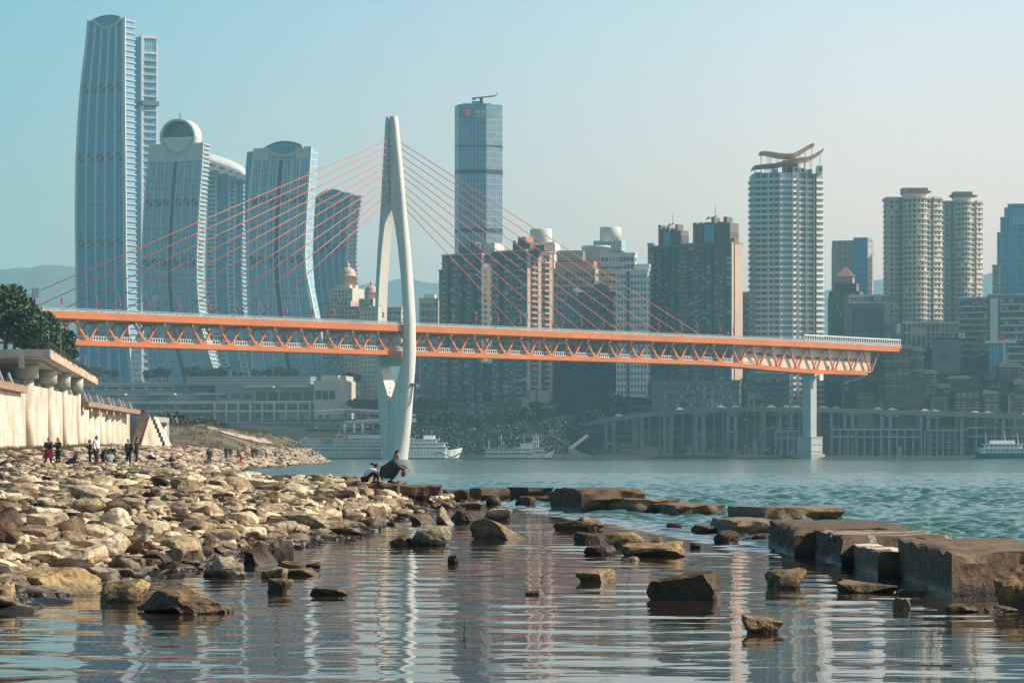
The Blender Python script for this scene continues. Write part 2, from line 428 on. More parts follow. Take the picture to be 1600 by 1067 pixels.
for k in range(-13, 24):                                 # gusset plates at the lower joints
    t = 5 + 14 * k
    if -186 < t < 306:
        z = zbot(t)
        o = MB().prism([(t - 1.9, 0), (t + 1.9, 0), (t + 1.1, 1.1), (t - 1.1, 1.1)], -.06, .06).build('gusset_plate', M_OR, bridge)
        o.rotation_euler = (R(90), 0, 0); o.location = (0, -TP - .47, z + 1.85)
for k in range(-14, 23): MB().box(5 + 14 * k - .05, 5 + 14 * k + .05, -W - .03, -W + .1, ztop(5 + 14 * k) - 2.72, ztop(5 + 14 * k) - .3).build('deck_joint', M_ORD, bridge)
# railings
M_RAIL = mat('grey_white_rail', (.36, .36, .34), .5, .1, .2)
def rail(name, t0, t1, y, zf, h, sp, m, rw=.09, bars=(1.0,), pw=.08):
    mb = MB(); t = t0
    while t <= t1: mb.box(t - pw, t + pw, y - .06, y + .06, zf(t), zf(t) + h); t += sp
    for b in bars:
        ts = [t0 + 14 * i for i in range(int((t1 - t0) / 14) + 1)] + [t1]
        mb.loft([[(t, y - .07, zf(t) + h * b - rw), (t, y + .07, zf(t) + h * b - rw), (t, y + .07, zf(t) + h * b + rw), (t, y - .07, zf(t) + h * b + rw)] for t in ts])
    return fixn(mb.build(name, m, bridge))
rail('railing', LT, RT, -W + .25, lambda t: ztop(t) - .25, 1.35, 1.0, M_RAIL, .10, (.12, .55, 1.0), .16)
rail('railing', LT, RT, W - .25, lambda t: ztop(t) - .25, 1.35, 1.4, M_WHITE, .10, (.5, 1.0), .16)
rail('lower_railing', -186, 228, -TP + .9, lambda t: zbot(t) + 1.5, 2.1, 1.25, M_WHITE, .09, (.3, 1.0), .13)
# white barrier wall with a rail near the right end
fixn(strip(259, RT, -W + .3, -W + .7, lambda t: ztop(t) - .2, lambda t: ztop(t) + 1.2).build('parapet', M_WHITE, bridge))
rail('parapet_rail', 259, RT, -W + .5, lambda t: ztop(t) + 1.2, 1.9, 1.8, M_WHITE, .28, (1.0,), .14)
fixn(strip(262, RT, -W + .8, -W + 1.0, lambda t: ztop(t) + 1.1, lambda t: ztop(t) + 2.6).build('screen', mat('smoked_panel', (.07, .09, .10), .3), bridge))
# station hall inside the truss at the right end
M_CREAM = mat('cream_panel', (.72, .58, .42), .6, .05, .08)
fixn(strip(218, 315, -TP + 1.6, TP - 1.4, lambda t: zbot(t) + 1.4, lambda t: ztop(t) - 3.2).build('station_hall', M_CREAM, bridge))
t = 222
while t < 306:
    zc = zbot(t) + 6.6
    MB().box(t, t + 6.0, -TP + 1.5, -TP + 1.62, zc, zc + 1.3).build('station_window', M_DK, bridge)
    if int(t) % 3 == 0: MB().box(t + 2, t + 3.4, -TP + 1.45, -TP + 1.62, zc - 4.6, zc - 2.4).build('hall_door', M_OR, bridge)
    t += 7.2
# ---- pylon
VO = [(0, 5.2), (8, 6.7), (15, 8.0), (24, 9.2), (31, 9.95), (38, 10.6), (44, 10.9), (57.6, 10.9), (66, 10.4), (76, 9.7), (88, 8.6), (98.8, 7.4), (110, 6.3), (121, 5.2), (132, 3.9), (142, 2.9)]
VI = [(0, .04), (22, .04), (25, .6), (29, 2.4), (33, 4.2), (38, 6.0), (44, 7.4), (57.6, 7.75), (66, 7.2), (76, 6.3), (88, 4.7), (96, 3.2), (101, 1.9), (104, .9), (107, .4), (142, .35)]
HA = [(0, 4.1), (15, 3.7), (31, 3.1), (44, 2.75), (76, 2.5), (121, 2.1), (142, 1.75)]
DR = [(0, .0), (60, -.3), (100, -1.2), (142, -2.2)]
zs = [-4, 0] + [4 * i for i in range(1, 26)] + [101, 102.5, 104, 105.5, 108, 112, 116, 120, 124, 128, 132, 136, 139, 141, 142]
for s in (-1, 1):
    rings = []
    for z in zs:
        vo, vi, a, c = interp(z, VO), interp(z, VI), interp(z, HA), -interp(z, DR)
        if z > 139: vo -= .35 * (z - 139) / 3
        ring = []
        th = vo - vi
        ring.append((-a * .97, vi)); ring.append((-a * .5, vi + .0)); ring.append((a * .5, vi + .0)); ring.append((a * .97, vi))
        for k in range(1, 14):                           # rounded outer face
            q = math.pi * k / 14
            ring.append((a * abs(math.cos(q)) ** .72 * (1 if math.cos(q) > 0 else -1), vi + th * (.16 + .84 * math.sin(q) ** .8)))
        rings.append([(x, s * v + c, z) for x, v in ring])
    mb = MB(); mb.loft(rings)
    o = fixn(mb.build('pylon_leg', M_CONC, bridge, True))
    o.data.set_sharp_from_angle(angle=R(35))
MB().box(-1.1, 1.1, -.9 + 1.6, .9 + 1.6, 107.5, 140.5).build('anchor_plate', mat('slot_blue', (.06, .09, .11), .5), bridge)
fixn(MB().loft([[(-2.2, -6.2, 38.5), (2.2, -6.2, 38.5), (2.2, 6.2, 38.5), (-2.2, 6.2, 38.5)], [(-2.2, -8, 42.3), (2.2, -8, 42.3), (2.2, 8, 42.3), (-2.2, 8, 42.3)]]).build('crossbeam', M_GREY, bridge))
MB().box(-.6, .6, -10.8 + .9, -10.6 + .9, 30, 31).build('service_hatch', M_DK, bridge)
for k in range(16): MB().box(-interp(3 + k * 1.9, HA) - .06, -interp(3 + k * 1.9, HA) + .12, -.18, .18, 2.6 + k * 1.9, 3.3 + k * 1.9).build('climbing_rung', M_DK, bridge)
fixn(MB().lathe(0, 0, [(4.6, -3), (4.6, .2), (4.5, .4)], 28).build('pylon_base', M_CONC, bridge))
# scaffold sign on the near leg
MB().box(1.2, 1.5, -10.9, -9.9, 24, 31).build('inspection_ladder', M_DK, bridge)
MB().box(-.6, 2.6, -11.0, -9.8, 31.0, 31.3).build('ladder_platform', M_DK, bridge)
# ---- cables: landing columns read from the photo's pixel spacing on the deck
def t_of(px): 
    u = (px - 800) / F; x0, y0 = BA.x, BA.y
    return (u * y0 - x0) / (.701 - u * .713)
ZL = [132.7, 130.2, 127.5, 124.6, 122.0, 119.5, 116.2, 113.4, 110.7, 108.4]
left = [-8, 40, 88, 134, 179, 226, 271, 315, 358, 400]
right = [1104, 1072, 1040, 1009, 976, 946, 914, 881, 846, 812]
M_CAB = mat('cable_sheath', (.66, .10, .015), .45, .05, .05)
for k in range(10):
    for px, s in ((left[k], -1), (right[k], 1)):
        t = t_of(px)
        fixn(MB().tube([(s * 1.0, 1.2, ZL[k]), (t, 0, ZT - .3)], .17, 6).build('stay_cable', M_CAB, bridge, True))
# ---- right pier
M_PIER = mat('pier_concrete', (.42, .43, .42), .8, .08, .1)
tp = 271
MB().box(tp - 2.2, tp + 2.2, -2.5, 2.5, 9, zbot(tp) - 1.6).build('pier_shaft', M_PIER, bridge)
MB().box(tp - 2.0, tp + 2.0, -4.8, 4.8, zbot(tp) - 1.6, zbot(tp) - .05).build('pier_cap', M_PIER, bridge)
MB().box(tp - 4.2, tp + 4.2, -4.4, 4.4, 1, 10.5).build('pier_pedestal', M_PIER, bridge)
for z in (3.2, 6.6, 9.9): MB().box(tp - 4.4, tp + 4.4, -4.6, 4.6, z, z + .5).build('pier_ledge', M_GREY, bridge)
MB().box(tp - 5.2, tp + 5.2, -5.2, 5.2, -4, 2.2).build('pier_footing', M_GREY, bridge)
MB().box(tp + .3, tp + 2.9, -6.0, -5.25, zbot(tp) - 3.3, zbot(tp) - .1).build('bearing_box', M_WHITE, bridge)

# ---- lamps and signs on the deck
def deck_pt(t, v, z): 
    return (Matrix.Translation(BA) @ Matrix.Rotation(BTH, 4, 'Z')) @ Vector((t, v, z))
def lamp_post():
    r = thing('street_lamp', 'lamp', 'street lamp', (0, 0, 0), BTH, 'street lamps hung with red lanterns along the bridge deck')
    MB().tube([(0, 0, 0), (0, 0, 7.2), (0, .5, 7.8), (0, 1.8, 8.1)], [.12, .09, .07, .06], 6).build('pole', M_GREY, r)
    MB().box(-.18, .18, 1.5, 2.5, 8.0, 8.2).build('lamp_head', M_GREY, r)
    for k in range(3):
        MB().lathe(.32, 0, [(.12, 3.2 + k * .75), (.42, 3.35 + k * .75), (.46, 3.55 + k * .75), (.42, 3.75 + k * .75), (.12, 3.9 + k * .75)], 10).build('lantern', M_RED, r, True)
    return r
lp = lamp_post()
ts = [t_of(p) for p in (38, 80, 134, 170, 215, 262, 310, 355, 391, 430, 472, 505, 546, 582, 691, 727, 761, 796, 832, 863, 892, 926, 954, 990, 1013, 1048, 1073, 1108, 1130, 1165)]
for k, t in enumerate(ts):
    o = lp if k == 0 else dup(lp)
    o.location = deck_pt(t, -W + 1.0, ztop(t) - .5)
    side = 'left of' if t < -5 else 'right of'
    o['label'] = ('street lamp with red lanterns on the bridge deck, %s the white pylon' % ('left of' if t < -5 else 'right of'))
for k, (px, w_, h_) in enumerate([(226, 3.2, 2.2), (40, 3.0, 3.6), (806, 2.4, 2.0)]):
    t = t_of(px)
    lab = ['dark twin box sign on a pole on the bridge left of the pylon', 'dark blue sign board on the bridge just above the leafy trees', 'small black sign panel on the bridge right of the pylon'][k]
    r = thing('road_sign', lab, 'road sign', deck_pt(t, -W + 1.2, ZT - .5), BTH)
    MB().tube([(0, 0, 0), (0, 0, 7.0)], .12, 6).build('pole', M_GREY, r)
    MB().box(-w_ / 2, w_ / 2, -.15, .1, 6.2 - h_ / 2 + .6, 6.2 + h_ / 2 + .6).build('board', mat('sign_blue', (.03, .07, .12), .5), r)
    MB().box(-w_ / 2 - .1, w_ / 2 + .1, -.05, .2, 6.2 - .2, 6.2 + .1).build('bracket', M_GREY, r)
# ================================================================ CITY
CUBE = {}
class B:
    """one building: local x runs left along the front from the near corner (x from -W to 0), y goes back"""
    def __init__(s, name, label, cat, px0, corner, px1, yt, yb, d, th=20, group=None, depth=None):
        th = R(th); s.th = th; s.d = d; c = abs(math.cos(th))
        s.k = d / F / c
        s.W = (corner - px0) * s.k
        s.dep = depth or max(6, (px1 - corner) * d / F / max(.08, math.sin(th)))
        s.corner = corner
        s.base = Z(yb, d); s.H = Z(yt, d) - s.base
        s.root = thing(name, label, cat, (X(corner, d), d, s.base), -th, group)
        s.wl = []
    def lx(s, px): return (px - s.corner) * s.k
    def lz(s, py): return Z(py, s.d) - s.base
    def block(s, x0, x1, y0, y1, z0, z1, m, name='wall'):
        return MB().box(x0, x1, y0, y1, z0, z1).build(name, m, s.root)
    def part(s, mb, name, m, smooth=False): return fixn(mb.build(name, m, s.root, smooth))
    def win(s, x, y, z, w, h, face, m):
        """a window box standing 6 cm proud of its face; face f (front), r (right)"""
        s.wl.append((x, y, z, w, h, face, m))
    def grid(s, face, at, a0, a1, z0, z1, na, nz, fw, fh, m, skip=0, jit=None):
        for j in range(nz):
            for i in range(na):
                if skip and random.random() < skip: continue
                a = a0 + (i + .5) * (a1 - a0) / na; z = z0 + (j + .5) * (z1 - z0) / nz
                mm = m if not isinstance(m, list) else random.choice(m)
                s.wl.append((a, at, z, (a1 - a0) / na * fw, (z1 - z0) / nz * fh, face, mm))
    def slabs(s, z0, z1, n, x0, x1, y0, y1, h, m, name='balcony'):
        me = None
        for j in range(n):
            z = z0 + j * (z1 - z0) / n
            if me is None: me = MB().box(x0, x1, y0, y1, 0, h).mesh(name, m)
            link(name, me, s.root, (0, 0, z))
    def done(s, cap=100):
        """the windows that show largest become parts, the others one part of kind stuff"""
        P = 0.12
        by = {}
        for k, (a, at, z, w, h, face, m) in enumerate(s.wl):
            if k < cap or len(s.wl) <= cap:
                key = (round(w, 2), round(h, 2), face, m.name)
                if key not in CUBE:
                    CUBE[key] = (MB().box(-w / 2, w / 2, -P, .05, -h / 2, h / 2) if face == 'f' else MB().box(-.05, P, -w / 2, w / 2, -h / 2, h / 2)).mesh('window', m)
                link('window', CUBE[key], s.root, (a, at, z) if face == 'f' else (at, a, z))
            else:
                mb = by.setdefault(m.name, (MB(), m))[0]
                if face == 'f': mb.box(a - w / 2, a + w / 2, at - P, at + .05, z - h / 2, z + h / 2)
                else: mb.box(at - .05, at + P, a - w / 2, a + w / 2, z - h / 2, z + h / 2)
        for mb, m in by.values(): tag(mb.build('window', m, s.root), kind='stuff')
M_G1 = grid_mat('blue_glass', (.035, .24, .40), (.07, .35, .53), (.26, .42, .50), 1.5, 3.6, .22, .15, .0, .6, .45)
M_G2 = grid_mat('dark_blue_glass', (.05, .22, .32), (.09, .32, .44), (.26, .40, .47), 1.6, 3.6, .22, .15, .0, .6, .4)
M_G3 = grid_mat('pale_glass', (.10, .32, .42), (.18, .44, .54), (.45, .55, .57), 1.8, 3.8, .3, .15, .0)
M_RIB = mat('white_rib', (.62, .62, .58), .5, .05, .1)
M_SLAB = mat('slab_grey', (.42, .43, .41), .6, .05, .1)
M_TB = mat('truss_grey', (.12, .15, .17), .6, .1, .3)
M_W1 = mat('window_dark', (.035, .05, .06), .2, .3, .4)
M_W2 = mat('window_teal', (.07, .13, .15), .15, .3, .4)
M_W3 = mat('window_pale', (.34, .40, .40), .2, .3, .4)
WIN = [M_W1, M_W1, M_W2, M_W3]; WIN2 = [M_W1, M_W1, M_W2, M_W3]
M_SHOP = mat('tan_brick', (.30, .22, .16), .8, .12, .06)
M_BRN = mat('brown_tile', (.20, .145, .115), .8, .15, .05)
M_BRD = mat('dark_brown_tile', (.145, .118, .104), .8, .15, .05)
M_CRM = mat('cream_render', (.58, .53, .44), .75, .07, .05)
M_WHT = mat('white_render', (.68, .67, .62), .7, .06, .05)
M_GRB = mat('grey_render', (.17, .185, .18), .8, .1, .05)
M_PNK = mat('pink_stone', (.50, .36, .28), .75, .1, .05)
M_ROOF = mat('grey_roof', (.10, .11, .11), .8, .2, .1)
M_TANS = mat('shaded_tan', (.27, .20, .16), .8, .1, .1)
M_TERRA = mat('terracotta', (.48, .22, .16), .7, .1, .2)

# ---------------------------------------------------------------- the sail shaped glass towers
def sail(name, label, L, Rt, corner_back, d, th, glass, ribs, bands, arch, side, flr=3.6, dep=24, group='curved glass towers beyond the bridge'):
    """L, Rt: (photo row, photo column) of the left and right edges of the front"""
    th = R(th); yb = L[-1][0]; base = Z(yb, d)
    k = d / F / math.cos(th); c0 = Rt[-1][1]
    root = thing(name, label, 'skyscraper', (X(c0, d), d, base), -th, group)
    lx = lambda px: (px - c0) * k
    rows = [L[0][0] + (yb - L[0][0]) * i / 44 for i in range(45)]
    ed = lambda r: (lx(interp(r, L)), lx(interp(r, Rt)), Z(r, d) - base)
    rings = []
    for r in rows:
        a, b, z = ed(r); rings.append([(a, 0, z), (b, 0, z), (b, dep, z), (a, dep, z)])
    fixn(MB().loft(rings).build('glass_facade', glass, root))
    for q, wd in ribs:
        rg = []
        for r in rows:
            a, b, z = ed(r)
            if arch and q not in (0, 1):
                dx = (q - .5) / .5
                cut = Z(L[0][0], d) - base - arch[2] * k * math.cos(th) * math.sqrt(max(0, 1 - min(1, (abs(dx) / arch[3])) ** 2)) if abs(dx) < arch[3] else 1e9
                z = min(z, cut)
            x = a + (b - a) * q
            rg.append([(x - wd / 2, -.8, z), (x + wd / 2, -.8, z), (x + wd / 2, .1, z), (x - wd / 2, .1, z)])
        fixn(MB().loft(rg).build('rib', M_RIB, root))
    for r in bands:                                       # belt trusses
        a, b, z = ed(r); a2, b2, z2 = ed(r + 11)
        mb = MB(); mb.loft([[(a2 + .3, -.4, z2), (b2 - .3, -.4, z2), (b2 - .3, .1, z2), (a2 + .3, .1, z2)], [(a + .3, -.4, z), (b - .3, -.4, z), (b - .3, .1, z), (a + .3, .1, z)]])
        o = fixn(mb.build('truss_band', M_TB, root))
        for i in range(len(ribs) - 1):
            x0 = a + (b - a) * ribs[i][0] + .8; x1 = a + (b - a) * ribs[i + 1][0] - .8
            fixn(MB().bar((x0, -.6, z2), (x1, -.6, z), .5, .5).build('brace', M_RIB, root))
    a, b, z = ed(rows[0])
    if arch:
        # cap wall with a lens shaped glass top
        pxa, pxb, sag, f_, rise = arch[0], arch[1], arch[2], arch[3], arch[4]
        xa, xb = lx(pxa), lx(pxb); n = 18; cap = []; top = []; kk = k * math.cos(th)
        for i in range(n + 1):
            q = i / n; sft = 1 - (2 * q - 1) ** 2
            cap.append((xa + (xb - xa) * q, z - sag * kk * sft)); top.append((xa + (xb - xa) * q, z + rise * kk * sft))
        mb = MB()
        poly = cap + top[::-1]
        v = [(x, -.35, zz) for x, zz in cap] + [(x, -.35, zz) for x, zz in top] + [(x, dep, zz) for x, zz in cap] + [(x, dep, zz) for x, zz in top]
        m_ = n + 1; f = []
        for i in range(n):
            f.append((i, i + 1, m_ + i + 1, m_ + i)); f.append((m_ + i, m_ + i + 1, 3 * m_ + i + 1, 3 * m_ + i)); f.append((2 * m_ + i, 3 * m_ + i, 3 * m_ + i + 1, 2 * m_ + i + 1)); f.append((i, 2 * m_ + i, 2 * m_ + i + 1, i + 1))
        mb.add(v, f); fixn(mb.build('roof_glass', M_G2, root))
        fixn(MB().tube([(x, -.6, zz) for x, zz in cap], 1.0, 6).build('arch_rim', M_RIB, root, True))
        fixn(MB().tube([(x, -.4, zz) for x, zz in top], .5, 6).build('arch_rim', M_G2, root, True))
    if side:
        nfl, sm, out = side
        for i in range(nfl):
            r = rows[0] + (yb - rows[0]) * (i + .5) / nfl
            aa, bb, zz = ed(r)
            MB().box(bb - .1, bb + out, -.3, dep + .2, 0, .75).build('balcony', sm, root, loc=(0, 0, zz))
    return root, lx, ed, base
TOW = [(0, 1.8), (.2, 1.5), (.4, 1.5), (.6, 1.5), (.8, 1.5), (1, 2.4)]
r1, lx, ed, bs = sail('glass_skyscraper', 'tallest curved glass tower with a lens shaped roof, at the far left',
    [(27, 134), (60, 131), (130, 122), (190, 117), (250, 114), (350, 113), (480, 115), (560, 118), (600, 121)],
    [(27, 193), (130, 193), (250, 194), (400, 195), (480, 197), (560, 202), (600, 206)], None, 1900, 28, M_G1,
    TOW, (130, 238, 372), (142, 190, 14, .8, 5), (62, M_SLAB, .9), dep=11)
MB().box(lx(114) - 3, lx(114) + 1, 6, 8, 0, .5).build('side_fin', M_RIB, r1, loc=(0, 0, Z(246, 1900) - bs))
MB().box(lx(119) - 3, lx(119) + 1, 6, 8, 0, .5).build('side_fin', M_RIB, r1, loc=(0, 0, Z(133, 1900) - bs))
# its slimmer twin behind
b = B('glass_skyscraper', 'slim glass tower just behind and right of the tallest tower', 'skyscraper', 199, 222, 244, 56, 600, 1960, 62, 'curved glass towers beyond the bridge')
b.block(-b.W, 0, 0, b.dep, 0, b.H, M_G2, 'glass_facade')
b.block(-.8, 1.0, -.9, .9, 0, b.H + .3, M_RIB, 'rib')
b.block(-.5, .4, b.dep - .8, b.dep + .6, 0, b.H - 4, M_RIB, 'rib')
b.block(.05, .9, 1, b.dep, b.lz(60), b.H + .3, M_RIB, 'crown_panel'); b.block(.05, .9, 1, b.dep, b.lz(84), b.lz(81), M_RIB, 'crown_panel')
b.slabs(b.lz(600), b.lz(84), 46, 0, 1.4, 1, b.dep, .45, M_RIB)
b.block(-b.W - .2, 3, -1, b.dep + .3, b.lz(165), b.lz(158), M_TB, 'truss_band')
TOWC = [(0, 1.0), (.16, .8), (.32, .8), (.47, .6), (.56, .6), (.7, .8), (.85, .8), (1, 1.2)]
r2, lx, ed, bs = sail('glass_skyscraper', 'curved glass tower crowned by a big round observation ring',
    [(222, 230), (260, 226), (300, 222), (350, 219), (400, 217), (440, 217), (480, 219), (520, 222), (560, 227), (600, 233)],
    [(222, 316), (250, 315), (300, 311), (350, 308), (400, 306), (440, 306), (480, 309), (520, 316), (560, 328), (600, 343)], None, 1780, 22, M_G3,
    TOWC, (308, 402), None, (56, M_SLAB, .9), dep=8)
k_ = 1780 / F
MB().loft([[(ed(r)[0] + .2, -.5, ed(r)[2]), (ed(r)[1] - .2, -.5, ed(r)[2]), (ed(r)[1] - .2, .3, ed(r)[2]), (ed(r)[0] + .2, .3, ed(r)[2])] for r in (250, 222)]).build('crown_wall', M_PNK if 0 else M_RIB, r2)
xc = lx(276); zc = Z(212, 1780) - bs
def disc_ring(r0, r1, y0, y1, n=36, ez=.92):
    mb = MB()
    rg = []
    for i in range(n):
        a = 2 * math.pi * i / n; c, s_ = math.cos(a), math.sin(a) * ez
        rg.append([(xc + r1 * c, y0, zc + r1 * s_), (xc + r1 * c, y1, zc + r1 * s_), (xc + r0 * c, y1, zc + r0 * s_), (xc + r0 * c, y0, zc + r0 * s_)])
    return mb.loft(rg + [rg[0]], cap=False)
fixn(disc_ring(10.0, 11.4, -1.6, 7).build('observation_ring', M_RIB, r2, True)); fixn(disc_ring(9.5, 10.0, -1.2, 6.4).build('ring_lining', M_TB, r2, True))
mb = MB(); mb.add([(xc + 9.7 * math.cos(math.pi + math.pi * i / 16), y_, zc + 9.0 * math.sin(math.pi + math.pi * i / 16)) for y_ in (-1, 7) for i in range(17)],
    [tuple(range(17)), tuple(range(33, 16, -1))] + [(i, i + 1, 18 + i, 17 + i) for i in range(16)] + [(0, 17, 33, 16)]); fixn(mb.build('ring_lower_wall', M_WHT, r2))
mb = MB(); mb.add([(xc + 9.7 * math.cos(math.pi * i / 16), 6.0, zc + 9.0 * math.sin(math.pi * i / 16)) for i in range(17)], [tuple(range(17))]); mb.build('ring_glass', M_G2, r2)
for i in range(9): MB().box(xc - 7 + i * 1.6, xc - 6.2 + i * 1.6, 0, 1, zc, zc + 1.5).build('ring_planter', M_TB, r2)
MB().tube([(xc, 2, zc + 10.6), (xc, 2, zc + 14)], .3, 5).build('mast', M_TB, r2)
MB().loft([[(ed(r)[0] + (ed(r)[1] - ed(r)[0]) * .515 - 1, -.9, ed(r)[2]), (ed(r)[0] + (ed(r)[1] - ed(r)[0]) * .515 + 1, -.9, ed(r)[2]), (ed(r)[0] + (ed(r)[1] - ed(r)[0]) * .515 + 1, .1, ed(r)[2]), (ed(r)[0] + (ed(r)[1] - ed(r)[0]) * .515 - 1, .1, ed(r)[2])] for r in (600, 540, 480, 440, 400, 350, 300, 252)]).build('dark_core', M_W1, r2)
# blue tower tucked behind with white window ladders
r3, lx, ed, bs = sail('glass_skyscraper', 'blue glass tower with two white window ladders, between the ringed tower and the next sail',
    [(262, 322), (350, 322), (420, 320), (480, 322), (600, 350)], [(262, 380), (350, 378), (420, 376), (480, 378), (600, 404)], None, 1840, 16, M_G2,
    [(0, 1.2), (.25, 1.2), (.62, 1.0), (.8, 1.0)], (), None, (50, M_SLAB, .8), dep=9)
for q0, q1 in ((.03, .23), (.64, .78)):
    for i in range(46):
        r = 268 + 320 * i / 46; a, b_, z = ed(r); a2, b2, z2 = ed(r + 2.6)
        MB().box(a + (b_ - a) * q0, a + (b_ - a) * q1, -.6, .1, 0, .9).build('balcony', M_RIB, r3, loc=(0, 0, z))
# glazed sky bridge roof on top of the towers
sb = thing('sky_bridge', 'long curved glass sky bridge lying across the tower roofs', 'sky bridge', (0, 0, 0))
pts = [(316, 238, 252), (330, 240, 258), (345, 245, 263), (360, 250, 268), (372, 256, 272), (381, 262, 276), (386, 268, 278)]
rg = []
for px, yt_, yb_ in pts:
    x, zt, zb_ = X(px, 1830), Z(yt_, 1830), Z(yb_, 1830)
    rg.append([(x, 1818 + 24 * .5 * (1 - math.cos(math.pi * i / 8)), zb_ + (zt - zb_) * math.sin(math.pi * i / 8)) for i in range(9)])
fixn(MB().loft(rg).build('glass_vault', grid_mat('vault_glass', (.42, .50, .48), (.52, .58, .55), (.65, .66, .62), 3, 1.6, .3, .2), sb, True))
for i, (px, yt_, yb_) in enumerate(pts[:-1]):
    MB().box(X(px, 1830), X(pts[i + 1][0], 1830), 1817, 1842, Z(pts[i + 1][2], 1830) - 2.5, Z(pts[i + 1][2], 1830) + .2).build('floor_beam', M_RIB, sb)
r4, lx, ed, bs = sail('glass_skyscraper', 'pale curved glass tower with a lens roof, nearest left of the pylon behind the cables',
    [(228, 396), (260, 391), (300, 387), (350, 385), (400, 384), (450, 385), (500, 387), (552, 391), (600, 397)],
    [(228, 485), (260, 483), (300, 480), (350, 477), (400, 475), (450, 479), (500, 489), (552, 501), (600, 514)], None, 1740, 20, M_G3,
    [(0, 1.6), (.16, 1.0), (.31, 1.0), (.45, .8), (.55, .8), (.7, 1.0), (.84, 1.0), (1, 1.4)], (304, 398), (411, 474, 13, .72, 9), None, dep=11)
MB().loft([[(ed(r)[0] + (ed(r)[1] - ed(r)[0]) * .5 - 1.0, -.5, ed(r)[2]), (ed(r)[0] + (ed(r)[1] - ed(r)[0]) * .5 + 1.0, -.5, ed(r)[2]), (ed(r)[0] + (ed(r)[1] - ed(r)[0]) * .5 + 1.0, .1, ed(r)[2]), (ed(r)[0] + (ed(r)[1] - ed(r)[0]) * .5 - 1.0, .1, ed(r)[2])] for r in (600, 552, 500, 450, 400, 350, 300, 248)]).build('dark_core', M_W1, r4)
mb = MB(); 
for q0, q1 in ((0, .26), (.74, 1)):
    a, b_, z = ed(228); a2, b2, z2 = ed(247)
    mb = MB().loft([[(a2 + (b2 - a2) * q0, -.45, z2), (a2 + (b2 - a2) * q1, -.45, z2), (a2 + (b2 - a2) * q1, .1, z2), (a2 + (b2 - a2) * q0, .1, z2)], [(a + (b_ - a) * q0, -.45, z), (a + (b_ - a) * q1, -.45, z), (a + (b_ - a) * q1, .1, z), (a + (b_ - a) * q0, .1, z)]])
    fixn(mb.build('crown_wall', M_RIB, r4))
# its shaded left flank
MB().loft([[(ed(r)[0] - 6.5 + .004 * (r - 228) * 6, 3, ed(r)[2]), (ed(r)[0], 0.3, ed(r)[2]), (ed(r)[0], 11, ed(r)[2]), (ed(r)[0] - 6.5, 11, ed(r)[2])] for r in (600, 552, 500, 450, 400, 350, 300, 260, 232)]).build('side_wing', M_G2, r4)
# flared strut at the foot
fixn(MB().loft([[(lx(478) , -.9, Z(430, 1740) - bs), (lx(480), -.9, Z(430, 1740) - bs), (lx(480), 0, Z(430, 1740) - bs), (lx(478), 0, Z(430, 1740) - bs)], [(lx(500), -3, Z(530, 1740) - bs), (lx(503), -3, Z(530, 1740) - bs), (lx(503), 0, Z(530, 1740) - bs), (lx(500), 0, Z(530, 1740) - bs)], [(lx(521), -5, Z(590, 1740) - bs), (lx(525), -5, Z(590, 1740) - bs), (lx(525), 0, Z(590, 1740) - bs), (lx(521), 0, Z(590, 1740) - bs)]]).build('foot_strut', M_RIB, r4))
r5, lx, ed, bs = sail('glass_skyscraper', 'hazy dark blue curved tower left of the pylon above the pink domes',
    [(303, 478), (350, 474), (400, 478), (450, 484), (500, 492), (600, 520)], [(303, 550), (350, 543), (400, 541), (450, 543), (500, 552), (600, 580)], None, 1900, 30, M_G2,
    [(.1, .7), (.28, .7), (.46, .7), (.64, .7), (.82, .7), (1, 1.4)], (380,), (493, 541, 12, .7, 9), (44, M_SLAB, .8), dep=10)
M_PODG = grid_mat('podium_band', (.30, .31, .30), (.34, .35, .33), (.17, .19, .2), 60, 1.6, .35, .7, 0, .7)
# ---------------------------------------------------------------- podium mall and quay wall
b = B('shopping_podium', 'long layered stone shopping podium at the foot of the glass towers', 'mall', 60, 520, 545, 585, 716, 1600, 10, depth=120)
def tier(px0, px1, yt, yb, y0, m=M_PODG, nm='wall', out=0): return b.block(b.lx(px0), b.lx(px1), y0, 110, b.lz(yb), b.lz(yt), m, nm)
tier(60, 330, 612, 660, 6); tier(330, 512, 600, 660, 3, M_PODG); tier(60, 300, 594, 612, 26); tier(270, 470, 586, 600, 20, M_PODG)
M_LST = mat('pale_limestone', (.58, .52, .43), .75, .07, .1, stretch=(.1, .1, 1.2))
b.block(b.lx(490), b.lx(531), 0, 90, b.lz(655), b.lz(594), M_LST, 'corner_block')
b.block(b.lx(500), b.lx(527), 2, 40, b.lz(594), b.lz(586), M_LST, 'corner_block')
for px in (60, 140, 220, 300, 380, 440): b.block(b.lx(px), b.lx(px + 46 if px < 430 else 488), -1 + (0 if px > 300 else 3), 4 + 3, b.lz(605 if px > 300 else 616), b.lz(603 if px > 300 else 613.5), M_LST, 'ledge')
for y_ in (626, 640): b.block(b.lx(60), b.lx(489), 1.2, 3.5, b.lz(y_ + 3.5), b.lz(y_), M_LST, 'ledge')
for i, px in enumerate(range(396, 486, 19)): b.win((b.lx(px) + b.lx(px + 15)) / 2, 3, b.lz(618), 5, 4.4, 'f', M_W1); b.win((b.lx(px) + b.lx(px + 15)) / 2, 3, b.lz(636), 5, 1.8, 'f', M_W1); b.win((b.lx(px) + b.lx(px + 15)) / 2, 3, b.lz(648), 5, 3.2, 'f', M_W3 if i > 1 else M_W1)
for px in range(335, 392, 20): b.win(b.lx(px + 8), 3, b.lz(618), 4.5, 2, 'f', M_W1); b.win(b.lx(px + 8), 3, b.lz(649), 4.5, 3.4, 'f', M_W1)
